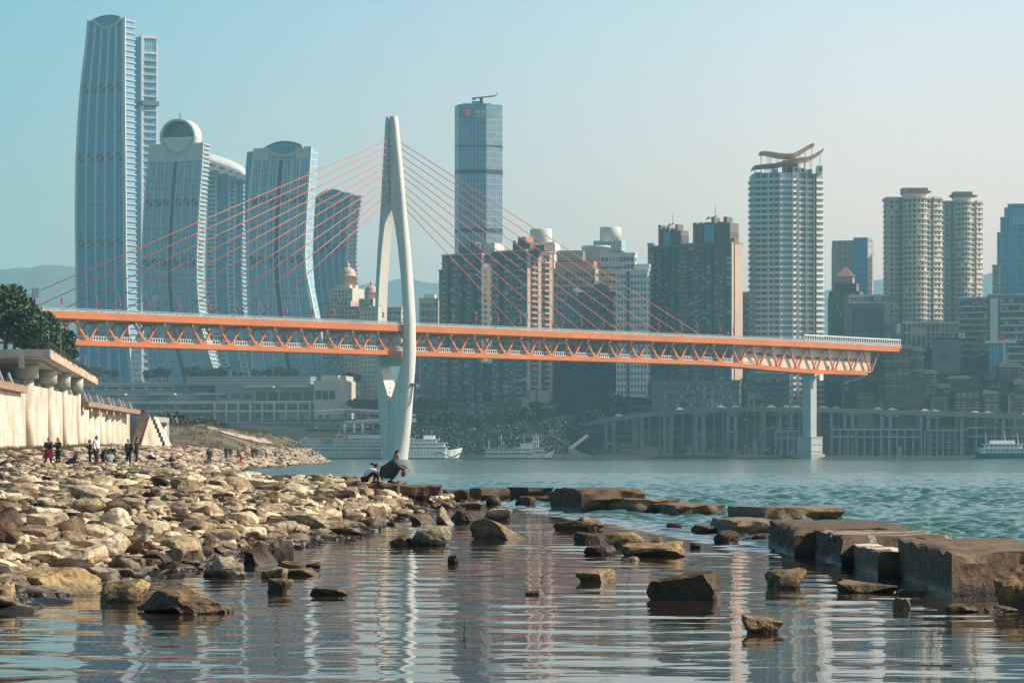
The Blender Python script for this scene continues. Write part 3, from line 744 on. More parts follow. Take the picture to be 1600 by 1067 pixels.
for px in range(70, 330, 22): b.win(b.lx(px + 8), 6, b.lz(634), 5, 1.6, 'f', M_W1); b.win(b.lx(px + 8), 6, b.lz(649), 5, 3.6, 'f', M_W2); b.win(b.lx(px + 8), 26, b.lz(603), 5.5, 1.6, 'f', M_W1)
for px in (497, 508, 519): b.win(b.lx(px), 0, b.lz(617), 3, 4.6, 'f', M_W1)
b.block(b.lx(342), b.lx(382), 2.0, 4, b.lz(655), b.lz(634), M_W2, 'glass_entrance')
for px in range(330, 490, 19): b.block(b.lx(px), b.lx(px + 2.4), .4, 3.2, b.lz(658), b.lz(626), M_LST, 'pillar')
b.done()
o = thing('quay_wall', 'tall grey striped quay wall below the shopping podium', 'quay wall', (0, 1575, 0))
for i in range(7): MB().box(X(200 + i * 42, 1575), X(242 + i * 42, 1575), 0, 30, -2, Z(659, 1575)).build('wall_panel', mat('quay_concrete', (.25, .26, .26), .85, .12, .08, stretch=(1, 1, 5)), o)
MB().box(X(200, 1575), X(496, 1575), -.8, .2, Z(662, 1575), Z(659.4, 1575)).build('coping', M_GREY, o)
for y_ in (671, 683, 694): MB().box(X(200, 1575), X(494, 1575), -.4, .1, Z(y_ + 1, 1575), Z(y_, 1575)).build('wall_ledge', M_GREY, o)
# white statue like sculpture on the podium roof
# ---------------------------------------------------------------- domed blocks
def dome(b, x, y, r, z, m):
    b.part(MB().lathe(x, y, [(r * .95, z - 6), (r * .95, z), (r * 1.08, z), (r * 1.08, z + .8), (r, z + .8)] + [(r * math.cos(a), z + .8 + r * 1.02 * math.sin(a)) for a in [i * math.pi / 2 / 8 for i in range(8)]] + [(r * .22, z + 1 + r), (r * .22, z + 2.4 + r), (.1, z + 3.6 + r)], 20), 'dome', m, True)
M_DOME = mat('pink_dome', (.62, .36, .30), .6, .08, .3)
b = B('domed_block', 'stone block with a tall pink dome, left of the pylon', 'apartment building', 503, 548, 556, 470, 640, 1720, 25, 'pink domed stone blocks')
b.block(-b.W, 0, 0, 20, 0, b.H, M_PNK); b.block(b.lx(512), b.lx(548), 2, 16, b.H, b.lz(450), M_CRM, 'upper_wall'); b.block(b.lx(520), b.lx(541), 4, 14, b.lz(450), b.lz(444), M_CRM, 'drum_base')
dome(b, b.lx(531), 9, 4.6, b.lz(431), M_DOME)
b.grid('f', 2, b.lx(513), b.lx(547), b.lz(470), b.lz(452), 6, 3, .5, .6, WIN); b.grid('f', 0, -b.W, 0, 0, b.H, 8, 24, .5, .55, WIN2); b.slabs(0, b.H, 12, -b.W * .7, -b.W * .45, -1, 0, .8, M_CRM)
b.done()
b = B('domed_block', 'stone block with a lower pink dome, touching the left side of the pylon', 'apartment building', 537, 578, 584, 478, 640, 1700, 20, 'pink domed stone blocks')
b.block(-b.W, 0, 0, 20, 0, b.H, M_PNK); b.block(b.lx(558), b.lx(581), 2, 14, b.H, b.lz(466), M_CRM, 'upper_wall')
dome(b, b.lx(571), 8, 3.5, b.lz(457), M_DOME); b.grid('f', 0, -b.W, 0, 0, b.H, 7, 24, .5, .55, WIN2); b.grid('f', 2, b.lx(560), b.lx(580), b.lz(478), b.lz(468), 4, 2, .5, .6, WIN)
b.done()
b = B('lattice_block', 'pale slab with a grid of diamond openings, under the deck left of the pylon', 'building', 562, 586, 590, 480, 630, 1650, 12)
b.block(-b.W, 0, 0, 14, 0, b.H, M_CRM); b.grid('f', 0, -b.W, 0, 0, b.H, 4, 20, .4, .4, M_W1); b.done()
for px, sc, lab in ((522, 1, 'pale limestone annex beside the shopping podium corner'),):
    b = B('annex', lab, 'building', 532, 562, 566, 600, 650, 1640, 8); b.block(-b.W, 0, 0, 20, 0, b.H, M_LST); b.grid('f', 0, -b.W, 0, b.lz(640), b.H, 5, 3, .5, .4, M_W1); b.done()

# ---------------------------------------------------------------- glass office tower with sign
b = B('office_tower', 'tall rectangular blue glass office tower with Chinese roof sign and roof crane', 'skyscraper', 710, 717, 785, 172, 660, 1900, 75)
# the broad face is the one seen from the right of the near corner: built as two faceted fronts
b.root.rotation_euler.z = 0
D_ = 1900 / F; W_ = 76 * D_
fp = [(-7 * D_, 10), (0, 0), (43 * D_, -1.5), (68 * D_, 4), (68 * D_, 30), (-7 * D_, 30)]
tm = mat('tower_blue_edge', (.05, .12, .17), .25, .1, .1)
b.part(MB().prism(fp, 0, b.H), 'glass_facade', grid_mat('office_glass', (.10, .23, .30), (.17, .33, .40), (.30, .42, .47), 1.9, 3.9, .28, .12))
b.part(MB().prism([(x * 1.0, y + .35) for x, y in fp], b.H, b.H + 3.4), 'crown', M_G2)
for r in (266, 270, 226, 363 - 4):
    pass
for r0, r1_ in ((265, 271), (227, 229), (357, 363)): b.part(MB().prism([(-7 * D_ - .1, 9.9), (0, -.25), (43 * D_, -1.75), (68 * D_ + .2, 3.8), (68 * D_ + .2, 30), (-7 * D_, 30)], b.lz(r1_), b.lz(r0)), 'plant_floor', M_DK)
b.block(5 * D_, 50 * D_, 6, 20, b.H + 3.4, b.lz(160), M_G3, 'roof_house'); b.block(20 * D_, 36 * D_, 8, 16, b.lz(160), b.lz(156), M_G2, 'roof_house')
o = b.root
def text(s, size, ext, m, name, parent, loc, rot=(R(90), 0, 0), sx=1):
    cu = bpy.data.curves.new('t', 'FONT'); cu.body = s; cu.size = size; cu.extrude = ext; cu.align_x = 'LEFT'; cu.offset = size * .012
    t = bpy.data.objects.new('t', cu); COL.objects.link(t)
    me = bpy.data.meshes.new_from_object(t.evaluated_get(bpy.context.evaluated_depsgraph_get()))
    bpy.data.objects.remove(t); me.materials.clear(); me.materials.append(m)
    o = link(name, me, parent, loc); o.rotation_euler = rot; o.scale.x = sx; return o
M_SGN = mat('sign_white', (.85, .85, .82), .5, .02)
sg = MB().box(8 * D_, 20 * D_, -1.4, -.8, b.lz(183), b.lz(169)).build('sign_emblem', mat('sign_red', (.60, .16, .14), .5, .05), o)
for i in range(2): MB().box(10.5 * D_, 17.5 * D_, -1.7, -1.4, b.lz(174.5 + i * 5), b.lz(173 + i * 5)).build('emblem_stroke', M_SGN, sg)
text('光大安石', 12.5 * D_ * .78, .15, M_SGN, 'sign_lettering', o, (24 * D_, -1.9, b.lz(180)), sx=.95)
text('EVERBRIGHT ASHMORE', 3.6 * D_, .1, M_SGN, 'sign_lettering', o, (24 * D_, -1.9, b.lz(184)), sx=.82)
cr = thing('roof_crane', 'dark maintenance crane arm on the roof of the office tower', 'crane', (X(752, 1905), 1905, Z(157, 1905)))
MB().box(-1, 1, -1, 1, -2, 1.5).build('crane_base', M_DK, cr); fixn(MB().bar((-5, 0, 1.2), (8.5, 0, 2.6), .7, .7).build('crane_arm', M_DK, cr)); fixn(MB().bar((8.5, 0, 2.6), (10, 0, 4.4), .4, .4).build('crane_arm', M_DK, cr)); MB().box(-5.5, -3.5, -.6, .6, .2, 1.6).build('counterweight', M_DK, cr)

# ---------------------------------------------------------------- residential towers
def flats(label, px0, corner, px1, yt, yb, d, th, wall, wside, nf, nb, ns, win=WIN, fw=.5, fh=.5, bal=None, wings=0, name='apartment_tower', cap=100, cat='apartment building', dep=None, roof=True, group=None):
    b = B(name, label, cat, px0, corner, px1, yt, yb, d, th, group, dep)
    b.block(-b.W, 0, 0, b.dep, 0, b.H, wall)
    if wings:                                            # projecting bays
        step = b.W / wings
        for i in range(wings):
            b.block(-b.W + i * step + step * .12, -b.W + i * step + step * .58, -1.6, 0, 0, b.H - random.uniform(0, 3), wall, 'bay')
            n2 = max(1, int(nb / wings * .5))
            b.grid('f', -1.6, -b.W + i * step + step * .16, -b.W + i * step + step * .54, 1, b.H - 3.5, n2, nf, fw + .1, fh, win)
            b.grid('f', 0, -b.W + i * step + step * .60, -b.W + (i + 1) * step + step * .10, 1, b.H - 1, 1, nf, .8, fh + .1, win)
    else: b.grid('f', 0, -b.W + .5, -.5, .5, b.H - .8, nb, nf, fw, fh, win)
    if ns: b.grid('r', 0, .8, b.dep - .8, .5, b.H - .8, ns, nf, fw, fh, win)
    if bal:
        for x0, x1 in bal: b.slabs(1, b.H - 1.5, nf, -b.W * (1 - x0), -b.W * (1 - x1), -1.9, 0, .9, wside)
    if roof:
        b.block(-b.W - .3, .3, -.3, b.dep + .3, b.H, b.H + .8, wside, 'parapet')
    ac = MB().box(-.55, .55, -.7, 0, -.35, .35).mesh('air_conditioner', M_W3)
    for i in range(34): link('air_conditioner', ac, b.root, (-b.W * random.uniform(.03, .97), -1.62 if wings and random.random() < .5 else -.02, b.H * random.uniform(.15, .97)))
    return b
# dark pair right of the pylon
def crown(b, x0, x1, y0, y1, z0, z1, m, n=3):
    b.block(x0, x1, y0, y1, z0, z1, m, 'penthouse')
    for i in range(n):
        xx = x0 + (x1 - x0) * (i + .2) / n
        b.block(xx, xx + (x1 - x0) / n * .35, y0 - .8, y0, z0, z1 + 1.2, m, 'pier_fin')
b = flats('dark grey brown apartment tower just right of the pylon with a stepped roof', 690, 752, 764, 398, 650, 1640, 30, M_BRD, M_PNK, 27, 12, 3, bal=[(.02, .14), (.32, .44), (.68, .78)], wings=3, dep=22)
crown(b, b.lx(712), b.lx(745), 3, 14, b.H, b.lz(382), M_BRN); b.block(b.lx(722), b.lx(734), 5, 12, b.lz(382), b.lz(376), M_BRD, 'tank_room'); b.block(b.lx(734), b.lx(764), 6, 16, b.H, b.lz(379), M_WHT, 'roof_house'); b.done()
b = flats('low dark apartment wing hugging the left edge of the stepped tower', 686, 694, 700, 424, 650, 1660, 20, M_BRD, M_BRN, 24, 2, 1); b.done()
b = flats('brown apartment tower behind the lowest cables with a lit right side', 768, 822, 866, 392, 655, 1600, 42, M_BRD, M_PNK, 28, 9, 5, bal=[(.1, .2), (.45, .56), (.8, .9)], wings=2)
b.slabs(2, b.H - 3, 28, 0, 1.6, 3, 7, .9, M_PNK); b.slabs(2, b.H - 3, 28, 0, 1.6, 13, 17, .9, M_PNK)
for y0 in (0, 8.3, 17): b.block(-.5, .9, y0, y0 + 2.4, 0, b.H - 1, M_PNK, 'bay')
crown(b, b.lx(795), b.lx(822), 3, 12, b.H, b.lz(378), M_BRN); b.block(b.lx(803), b.lx(815), 3, 9, b.lz(378), b.lz(369), M_TERRA, 'tank_room'); b.block(b.lx(826), b.lx(842), 4, 12, b.H, b.lz(383), M_BRN, 'penthouse'); b.done()
b = flats('shaded brown tower wing between the two stepped towers', 752, 784, 792, 412, 655, 1680, 25, M_BRD, M_BRN, 25, 6, 2, wings=2, bal=[(.3, .5)]); b.done()
b = B('water_tank_tower', 'white cylindrical tank on a white roof house behind the brown towers', 'building', 838, 866, 872, 378, 640, 1760, 15); b.block(-b.W, 0, 0, 14, 0, b.H, M_WHT)
b.part(MB().lathe(b.lx(842), 5, [(6.2, b.H - 4), (6.2, b.lz(358)), (6.0, b.lz(357)), (.1, b.lz(356))], 24), 'water_tank', M_WHT, True); b.block(b.lx(846), b.lx(868), -1, 8, b.lz(395), b.lz(381), M_WHT, 'roof_house'); b.grid('f', 0, -b.W, 0, 0, b.H - 8, 4, 26, .5, .5, WIN2); b.done(60)
b = flats('salmon and cream hotel block stepped under a red roof', 864, 930, 936, 421, 640, 1720, 10, M_PNK, M_CRM, 19, 11, 2, WIN2, .62, .5); b.slabs(2, b.H - 6, 19, -b.W, 0, -.7, 0, .7, M_CRM, 'floor_band')
b.block(b.lx(866), b.lx(926), 4, 16, b.H, b.lz(407), M_TERRA, 'penthouse'); b.block(b.lx(868), b.lx(908), 6, 16, b.lz(407), b.lz(390), M_GRB, 'upper_wall'); b.block(b.lx(905), b.lx(926), 3, 12, b.lz(420), b.lz(412), M_TERRA, 'roof_sign_frame'); b.slabs(b.lz(405), b.lz(391), 4, b.lx(867), b.lx(909), 5, 6, .8, M_CRM, 'floor_band'); b.done()
b = B('drum_tower', 'white tower with a big cylindrical tank on top', 'apartment building', 908, 950, 960, 384, 640, 1760, 12)
b.part(MB().lathe(b.lx(928), 8, [(8.2, 0), (8.2, b.lz(386)), (8.5, b.lz(386)), (8.5, b.lz(383)), (.1, b.lz(382))], 28), 'round_wing', grid_mat('round_glass', (.30, .38, .38), (.42, .48, .46), (.62, .62, .58), 2.2, 3.2, .9, .3), True)
b.block(b.lx(908), b.lx(922), 4, 16, 0, b.lz(384), M_G3, 'side_wing'); b.block(b.lx(922), b.lx(966), 10, 24, 0, b.lz(374), M_G3, 'upper_wall')
b.part(MB().lathe(b.lx(948), 12, [(6.0, b.lz(376)), (6.0, b.lz(354)), (5.7, b.lz(353)), (.1, b.lz(352.6))], 28), 'water_tank', M_WHT, True); b.done()
b = flats('white apartment block with rounded balconies right of the drum tower', 938, 992, 996, 397, 640, 1740, 8, M_WHT, M_WHT, 21, 9, 1, WIN2, .66, .55, group=None); b.slabs(1, b.H - 3, 21, -b.W * .98, -b.W * .3, -1.8, 0, 1.0, M_WHT); b.part(MB().lathe(b.lx(968), 3, [(3.2, b.H), (3.0, b.H + 1.2), (.3, b.H + 2.6)], 12), 'roof_garden', mat('roof_green', (.05, .08, .04), .9), True); b.done()
b = B('ball_tower', 'dark glass block topped by a dark round ball', 'building', 880, 906, 912, 474, 640, 1660, 18); b.block(-b.W, 0, 0, 12, 0, b.H, M_G2, 'glass_facade')
r = 5.0; b.part(MB().lathe(b.lx(895), 6, [(r * math.sin(a), b.lz(464) - r * math.cos(a)) for a in [.05 + i * (math.pi - .1) / 12 for i in range(13)]], 20), 'ball', M_GRB, True); b.done()
b = flats('dark brown office block below the cables with a brick tank room', 904, 958, 966, 458, 645, 1640, 14, M_BRD, M_BRD, 17, 10, 2, fw=.6, bal=[(.1, .3), (.6, .9)]); b.block(b.lx(926), b.lx(946), 3, 10, b.H, b.lz(443), M_BRN, 'tank_room'); b.done()
b = flats('white slab block with a neat grid of small square windows', 963, 1012, 1017, 424, 620, 1600, 10, M_WHT, M_WHT, 19, 9, 1, [M_W1], .45, .5); b.block(b.lx(991), b.lx(1014), 2, 9, b.H, b.lz(412), M_WHT, 'roof_house'); b.block(b.lx(980), b.lx(984), -.5, .2, 0, b.H, M_W1, 'stair_slot'); b.done()
# brown twins
def brown_tower(label, px0, corner, px1, yt, yc, d, ncr):
    b = flats(label, px0, corner, px1, yt, 650, d, 30, M_BRD, M_TANS, 34, 14, 4, bal=[(.05, .15), (.38, .48), (.7, .78)], wings=4, group='brown twin apartment towers')
    x0, x1 = -b.W * .78, -b.W * .05
    b.block(x0, x1, 2, 12, b.H, b.lz(yc + 9), M_BRN, 'penthouse')
    for i in range(ncr):
        xx = x0 + (x1 - x0) * i / ncr; b.block(xx, xx + (x1 - x0) / ncr * .55, 1.4, 8, b.H - 2, b.lz(yc) - random.choice((0, 1.2, 2.4)), M_BRN, 'crown_fin')
    b.block(x0 + (x1 - x0) * .3, x0 + (x1 - x0) * .58, 1.2, 2, b.H + 1, b.lz(yc + 11), M_G2, 'crown_window')
    for i in range(5): b.block(x1 - 3, x1 + .3, 1, 12, b.H + .6 + i * 1.2, b.H + 1.0 + i * 1.2, M_BRD, 'crown_louvre')
    for s_ in (.35, .55): b.part(MB().bar((x0 + (x1 - x0) * .25, 6, b.lz(yc + 2)), (x0 + (x1 - x0) * s_, 6, b.lz(yc - 3)), .4, .4), 'roof_strut', M_DK)
    b.part(MB().tube([(x0 + (x1 - x0) * .5, 6, b.lz(yc + 2)), (x0 + (x1 - x0) * .5, 6, b.lz(yc - 18))], .14, 5), 'mast', M_DK)
    return b
b = brown_tower('left one of the brown twin apartment towers, with a lower crown', 1018, 1062, 1074, 385, 350, 1640, 5); b.done()
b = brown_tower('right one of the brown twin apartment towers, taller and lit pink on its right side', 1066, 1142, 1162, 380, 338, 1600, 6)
b.block(-.3, .5, 0, 2.2, 0, b.H, M_PNK, 'corner_strip'); b.block(-.1, .35, 4, b.dep, 0, b.H, M_PNK, 'side_panel'); b.block(-4, .5, 3, 8, b.H, b.lz(372), M_BRN, 'roof_house'); b.done()  # pink panels put the sunlit tone of the right side into the colour
b = flats('thin pinkish block squeezed between the brown twins and the white balconied tower', 1160, 1176, 1180, 458, 640, 1700, 10, M_PNK, M_CRM, 16, 4, 1, WIN2, .5); b.slabs(1, b.H - 2, 16, -b.W * .6, 0, -1.2, 0, .8, M_CRM); b.done()
# white balconied tower with sail roofs
b = B('apartment_tower', 'tall white balconied tower with wavy sail canopies on its roof', 'apartment building', 1175, 1238, 1290, 270, 650, 1620, 48)
b.root.rotation_euler.z = 0
q = 1620 / F
fp = [(-61 * q, 9), (-57 * q, 3), (-20 * q, -1.5), (0, 0), (10 * q, 2), (10.3 * q, 3.2), (36 * q, 6.5), (36.5 * q, 5.4), (50 * q, 9), (50 * q, 26), (-61 * q, 26)]
b.part(MB().prism(fp, 0, b.H), 'wall', grid_mat('flat_glass', (.10, .16, .17), (.20, .27, .27), (.42, .43, .40), 2.0, 200, .35, .3))
for j in range(41):
    z = 1 + j * (b.H - 2) / 41
    mb = MB().prism([(x * 1.0 + (0 if i not in (0, 10) else -.8) + (.9 if i in (7, 8, 9) else 0), y - 1.0) for i, (x, y) in enumerate(fp)], z, z + 1.25)
    b.part(mb, 'balcony_ring', M_WHT)
for x, y in ((-37 * q, .4), (-20 * q, -2.2), (0, -1.2), (10 * q, 1), (23 * q, 3.6), (36 * q, 4.8)): b.block(x - .35, x + .35, y - .6, y + .4, 0, b.H, M_WHT, 'wall_rib')
b.block(36.5 * q, 39 * q, 4.1, 5.2, 0, b.H, M_W1, 'dark_slot')
for x0, x1, zt in ((2, 12, 260), (12, 23, 262), (23, 33, 264), (40, 49, 258)): b.block(x0 * q, x1 * q - .3, 3, 12, b.H, b.lz(zt), M_WHT, 'roof_house'); b.win((x0 + x1) / 2 * q, 3, (b.H + b.lz(zt)) / 2, 1.3, 1.8, 'f', M_W1)
for x0, x1, zt in ((-57, -46, 268), (-30, -22, 263)): b.block(x0 * q, x1 * q, 5, 12, b.H, b.lz(zt), M_G2, 'roof_house')
b.block(-12 * q, 12 * q, 9, 16, b.H, b.lz(248), M_BRN, 'lift_house')
b.done()
M_SAIL = mat('sail_canopy', (.66, .47, .33), .6, .06, .1)
def canopy(pts, y0, y1, posts):
    rg = []
    for i, (px, py) in enumerate(pts):
        x = (px - 1238) * q; z = b.lz(py); th_ = 1.3 * math.sin(math.pi * (i + .6) / (len(pts) + .2)) + .3
        rg.append([(x, y0, z), (x, y0, z - .35), (x, y1, z - th_ - .9), (x, y1, z - th_ - .5)])
    b.part(MB().loft(rg), 'sail_canopy', M_SAIL, False)
    for px in posts:
        z = b.lz(interp(px, pts)) - .5
        b.part(MB().tube([((px - 1238) * q, (y0 + y1) / 2, b.H - 1), ((px - 1238) * q, (y0 + y1) / 2, z)], .22, 6), 'canopy_post', M_SAIL)
canopy([(1188, 236), (1196, 235), (1206, 236), (1218, 238), (1232, 239), (1242, 238), (1252, 233), (1262, 227), (1270, 223), (1274, 223)], 4, 12, (1191, 1202, 1206, 1217, 1226, 1252, 1260, 1271))
canopy([(1175, 262), (1180, 258), (1195, 256), (1210, 255), (1222, 252), (1236, 248), (1250, 246), (1262, 245), (1272, 241), (1281, 236), (1288, 231)], 1, 9, (1181, 1197, 1216, 1230, 1258, 1267, 1283))
# block behind with pyramid roof and lettered insurance block
b = B('office_block', 'flat topped pink grey glass office block behind the pyramid roof', 'office building', 1302, 1355, 1365, 375, 640, 1800, 20); b.block(-b.W, 0, 0, 16, 0, b.H, grid_mat('pinkish_glass', (.36, .36, .34), (.44, .43, .40), (.28, .26, .24), 3.2, 3.6, .5, .4)); b.block(-b.W - .2, -b.W * .78, -.4, 6, 0, b.lz(385), M_PNK, 'wall_strip'); b.block(-8, .3, -.4, 12, b.H, b.lz(371), M_G2, 'roof_house'); b.block(-8, .3, -.2, 0, 0, b.H, M_G1, 'glass_strip'); b.done()
b = B('pyramid_roof_block', 'stepped stone block with a small brown pyramid roof', 'building', 1296, 1344, 1352, 455, 640, 1740, 12)
b.block(-b.W, 0, 0, 18, 0, b.H, M_BRN); b.block(b.lx(1303), b.lx(1338), 2, 14, b.H, b.lz(442), M_BRN, 'upper_wall'); b.block(b.lx(1308), b.lx(1332), 3, 11, b.lz(442), b.lz(431), M_PNK, 'drum')
x0, x1 = b.lx(1306), b.lx(1334); b.part(MB().add([(x0, 2.6, b.lz(431)), (x1, 2.6, b.lz(431)), (x1, 12, b.lz(431)), (x0, 12, b.lz(431)), ((x0 + x1) / 2, 7, b.lz(415))], [(0, 1, 4), (1, 2, 4), (2, 3, 4), (3, 0, 4), (3, 2, 1, 0)]), 'pyramid_roof', M_TERRA)
b.grid('f', 2, b.lx(1305), b.lx(1337), b.H, b.lz(443), 6, 2, .5, .6, WIN); b.grid('f', 0, -b.W, 0, b.lz(520), b.H, 8, 7, .5, .5, WIN); b.done()
b = B('insurance_block', 'grey block with black Chinese lettering on its parapet above tall window slots', 'office building', 1320, 1382, 1390, 462, 640, 1640, 6)
b.block(-b.W, 0, 0, 18, 0, b.H, M_GRB); b.block(b.lx(1327), b.lx(1384), -1.2, 0, b.lz(474), b.lz(460), mat('sign_board', (.45, .47, .45), .6, .05), 'sign_board')
text('PICC中国人民保险', 3.05, .08, M_DK, 'sign_lettering', b.root, (b.lx(1329), -1.35, b.lz(471)), sx=1.0); 
for i in range(8): b.win(b.lx(1335 + i * 6.2), 0, b.lz(500), 1.45, 13, 'f', M_W1)
b.block(b.lx(1328), b.lx(1331), -.8, 0, 0, b.lz(475), M_GRB, 'wall_strip'); b.done()
b = flats('low stepped grey block left of the lettered block', 1294, 1324, 1328, 468, 640, 1660, 8, M_GRB, M_GRB, 12, 5, 1); b.done()
b = B('abutment', 'grey abutment block where the bridge deck runs into the hillside', 'abutment', 1392, 1440, 1446, 547, 640, 1562, 4); b.block(-b.W, 0, 0, 16, 0, b.H, M_GRB); b.block(-b.W, 0, -.4, 0, b.H - 1, b.H + .6, M_CRM, 'parapet'); b.grid('f', 0, -b.W, 0, 4, b.H - 3, 9, 7, .5, .5, WIN2); b.done()
# round cornered twins
def round_tower(label, px0, px1, yt, yroof, d, nf):
    b = B('apartment_tower', label, 'apartment building', px0, px1, px1, yt, 520, d, 0, 'cream twin towers with rounded corners', 20)
    b.root.location.x = X((px0 + px1) / 2, d); w = (px1 - px0) / 2 * d / F; base2 = -30
    def outline(g=0, wav=0):
        pts = []
        prof = [(-1, .55), (-.93, .50), (-.60, .46), (-.58, .58), (-.48, .58), (-.46, .30)]
        for u, v in prof: pts.append((u * (w + g), v * 14 - g))
        for i in range(9):                               # the bulging round bay
            a = math.pi * (1 - i / 8) ; pts.append((-.02 * w + .42 * (w + g) * math.cos(a) , 4 - g - 5.4 * math.sin(a) ** .7 if math.sin(a) > .001 else 4 - g))
        pts += [(.52 * w, 4.6 - g), (.54 * w, 5.6 - g), (.64 * w, 5.9 - g), (.66 * w, 5.0 - g), (.94 * (w + g), 7.6 - g), (w + g, 9.5), (w + g, 24), (-w - g, 24)]
        return pts
    b.part(MB().prism(outline(), base2, b.H), 'wall', M_CRM)
    for j in range(nf):
        z = base2 + 1 + j * (b.H - base2 - 1.5) / nf
        b.part(MB().prism(outline(.55), z, z + .55), 'balcony_ring', M_CRM)
    zz0, zz1 = base2 + 1.5, b.H - .8
    o = outline()
    for j in range(nf):
        z = b.H - 1.6 - j * (b.H - base2 - 1.5) / nf
        for i in range(len(o) - 3):
            (xa, ya), (xb, yb_) = o[i], o[i + 1]; L_ = math.hypot(xb - xa, yb_ - ya)
            if L_ < 1.3: continue
            n_ = max(1, int(L_ / 2.3))
            for k in range(n_):
                if random.random() < .12: continue
                a_ = (k + .5) / n_; cx, cy = xa + (xb - xa) * a_, ya + (yb_ - ya) * a_
                b.wl.append((cx, cy, z, min(1.3, L_ / n_ * .6), 1.5, math.atan2(yb_ - ya, xb - xa)))
    # rotated window boxes
    rest_ = MB(); me = {}
    for k, (cx, cy, z, ww, hh, an) in enumerate(b.wl):
        M_ = Matrix.Translation((cx, cy, z)) @ Matrix.Rotation(an, 4, 'Z')
        if k < 100:
            kk = round(ww, 1)
            if kk not in me: me[kk] = MB().box(-ww / 2, ww / 2, -.1, .06, -hh / 2, hh / 2).mesh('window', M_W1)
            w_ = link('window', me[kk], b.root, (cx, cy, z), an)
        else: rest_.box(-ww / 2, ww / 2, -.1, .06, -hh / 2, hh / 2, M_)
    tag(rest_.build('window', M_W1, b.root), kind='stuff'); b.wl = []
    b.part(MB().prism(outline(.9), b.H - .3, b.H + .9), 'roof_slab', M_CRM)
    b.part(MB().lathe(w * .05, 9, [(7.5, b.H + 3.2), (8.4, b.H + 3.8), (8.4, b.H + 4.1), (.1, b.H + 4.3)], 24), 'roof_disc', M_GRB)
    b.block(-w * .45, w * .35, 3, 12, b.H + .9, b.H + 3.6, M_WHT, 'roof_house'); b.block(-w * .5, w * .42, 2.4, 12, b.lz(yroof + 9), b.lz(yroof), M_TERRA, 'lift_house')
    return b
round_tower('left and larger of the cream round cornered twin towers', 1389, 1476, 309, 293, 1680, 36)
round_tower('right and more distant of the cream round cornered twin towers', 1475, 1539, 315, 299, 1790, 36)
b = B('blue_office_tower', 'dark blue stepped glass tower cut by the right edge of the picture', 'skyscraper', 1560, 1640, 1660, 345, 640, 1850, 10)
b.block(-b.W, 0, 0, 24, 0, b.lz(362), M_G2, 'glass_facade'); b.block(b.lx(1565), -1, 1, 22, b.lz(362), b.lz(338), M_G2, 'upper_facade'); b.block(b.lx(1571), -3, 2, 20, b.lz(338), b.lz(323), M_G2, 'upper_facade'); b.block(b.lx(1576), -5, 3, 18, b.lz(323), b.lz(317), M_G2, 'crown')
b.block(b.lx(1578), b.lx(1592), -.5, .1, 0, b.lz(350), M_G1, 'glass_strip'); b.block(b.lx(1580), 0, -.6, .1, b.lz(350), b.lz(338), M_G3, 'glass_strip'); b.done()
b = flats('narrow grey block in front of the dark blue tower', 1551, 1562, 1566, 416, 640, 1820, 10, M_GRB, M_GRB, 14, 3, 1); b.done()
# midrise
b = flats('balconied grey midrise right of the cream twins', 1500, 1545, 1552, 466, 560, 1640, 12, M_GRB, M_CRM, 9, 7, 1, WIN2, .6, .5, bal=[(0, 1)]); b.done()
b = flats('midrise block with a bright white stair shaft at the right edge', 1546, 1640, 1650, 461, 590, 1600, 8, M_GRB, M_CRM, 11, 12, 1, WIN2, .6, .5, bal=[(.2, 1)]); b.block(b.lx(1549), b.lx(1561), -1.6, 0, 0, b.lz(466), M_WHT, 'stair_shaft'); b.done()
b = B('podium_building', 'pale colonnaded podium under the cream twin towers', 'building', 1410, 1500, 1506, 503, 545, 1620, 6); b.block(-b.W, 0, 0, 20, 0, b.H, M_GRB)
for i in range(13): b.block(b.lx(1410 + i * 7.3), b.lx(1411.6 + i * 7.3), -.8, 0, 0, b.H, M_CRM, 'pillar')
b.block(-b.W, .2, -1, 0, b.H - 1, b.H + .3, M_CRM, 'cornice'); b.block(-b.W, .2, -.9, 0, b.lz(520), b.lz(518), M_CRM, 'cornice'); b.grid('f', 0, -b.W, 0, 0, b.H - 1, 25, 3, .6, .55, WIN2); b.block(b.lx(1424), b.lx(1446), -.7, .1, b.lz(524), b.lz(512), mat('warm_shop', (.60, .38, .22), .6), 'shop_front'); b.done()
b = B('podium_building', 'dark grey podium block with a white banner, left of the pale colonnade', 'building', 1382, 1412, 1414, 505, 560, 1615, 6); b.block(-b.W, 0, 0, 20, 0, b.H, M_GRB); b.block(b.lx(1401), b.lx(1407), -.5, .1, b.lz(522), b.lz(506), M_WHT, 'banner'); b.grid('f', 0, -b.W, b.lx(1400), 0, b.H, 5, 4, .6, .5, WIN); b.done()
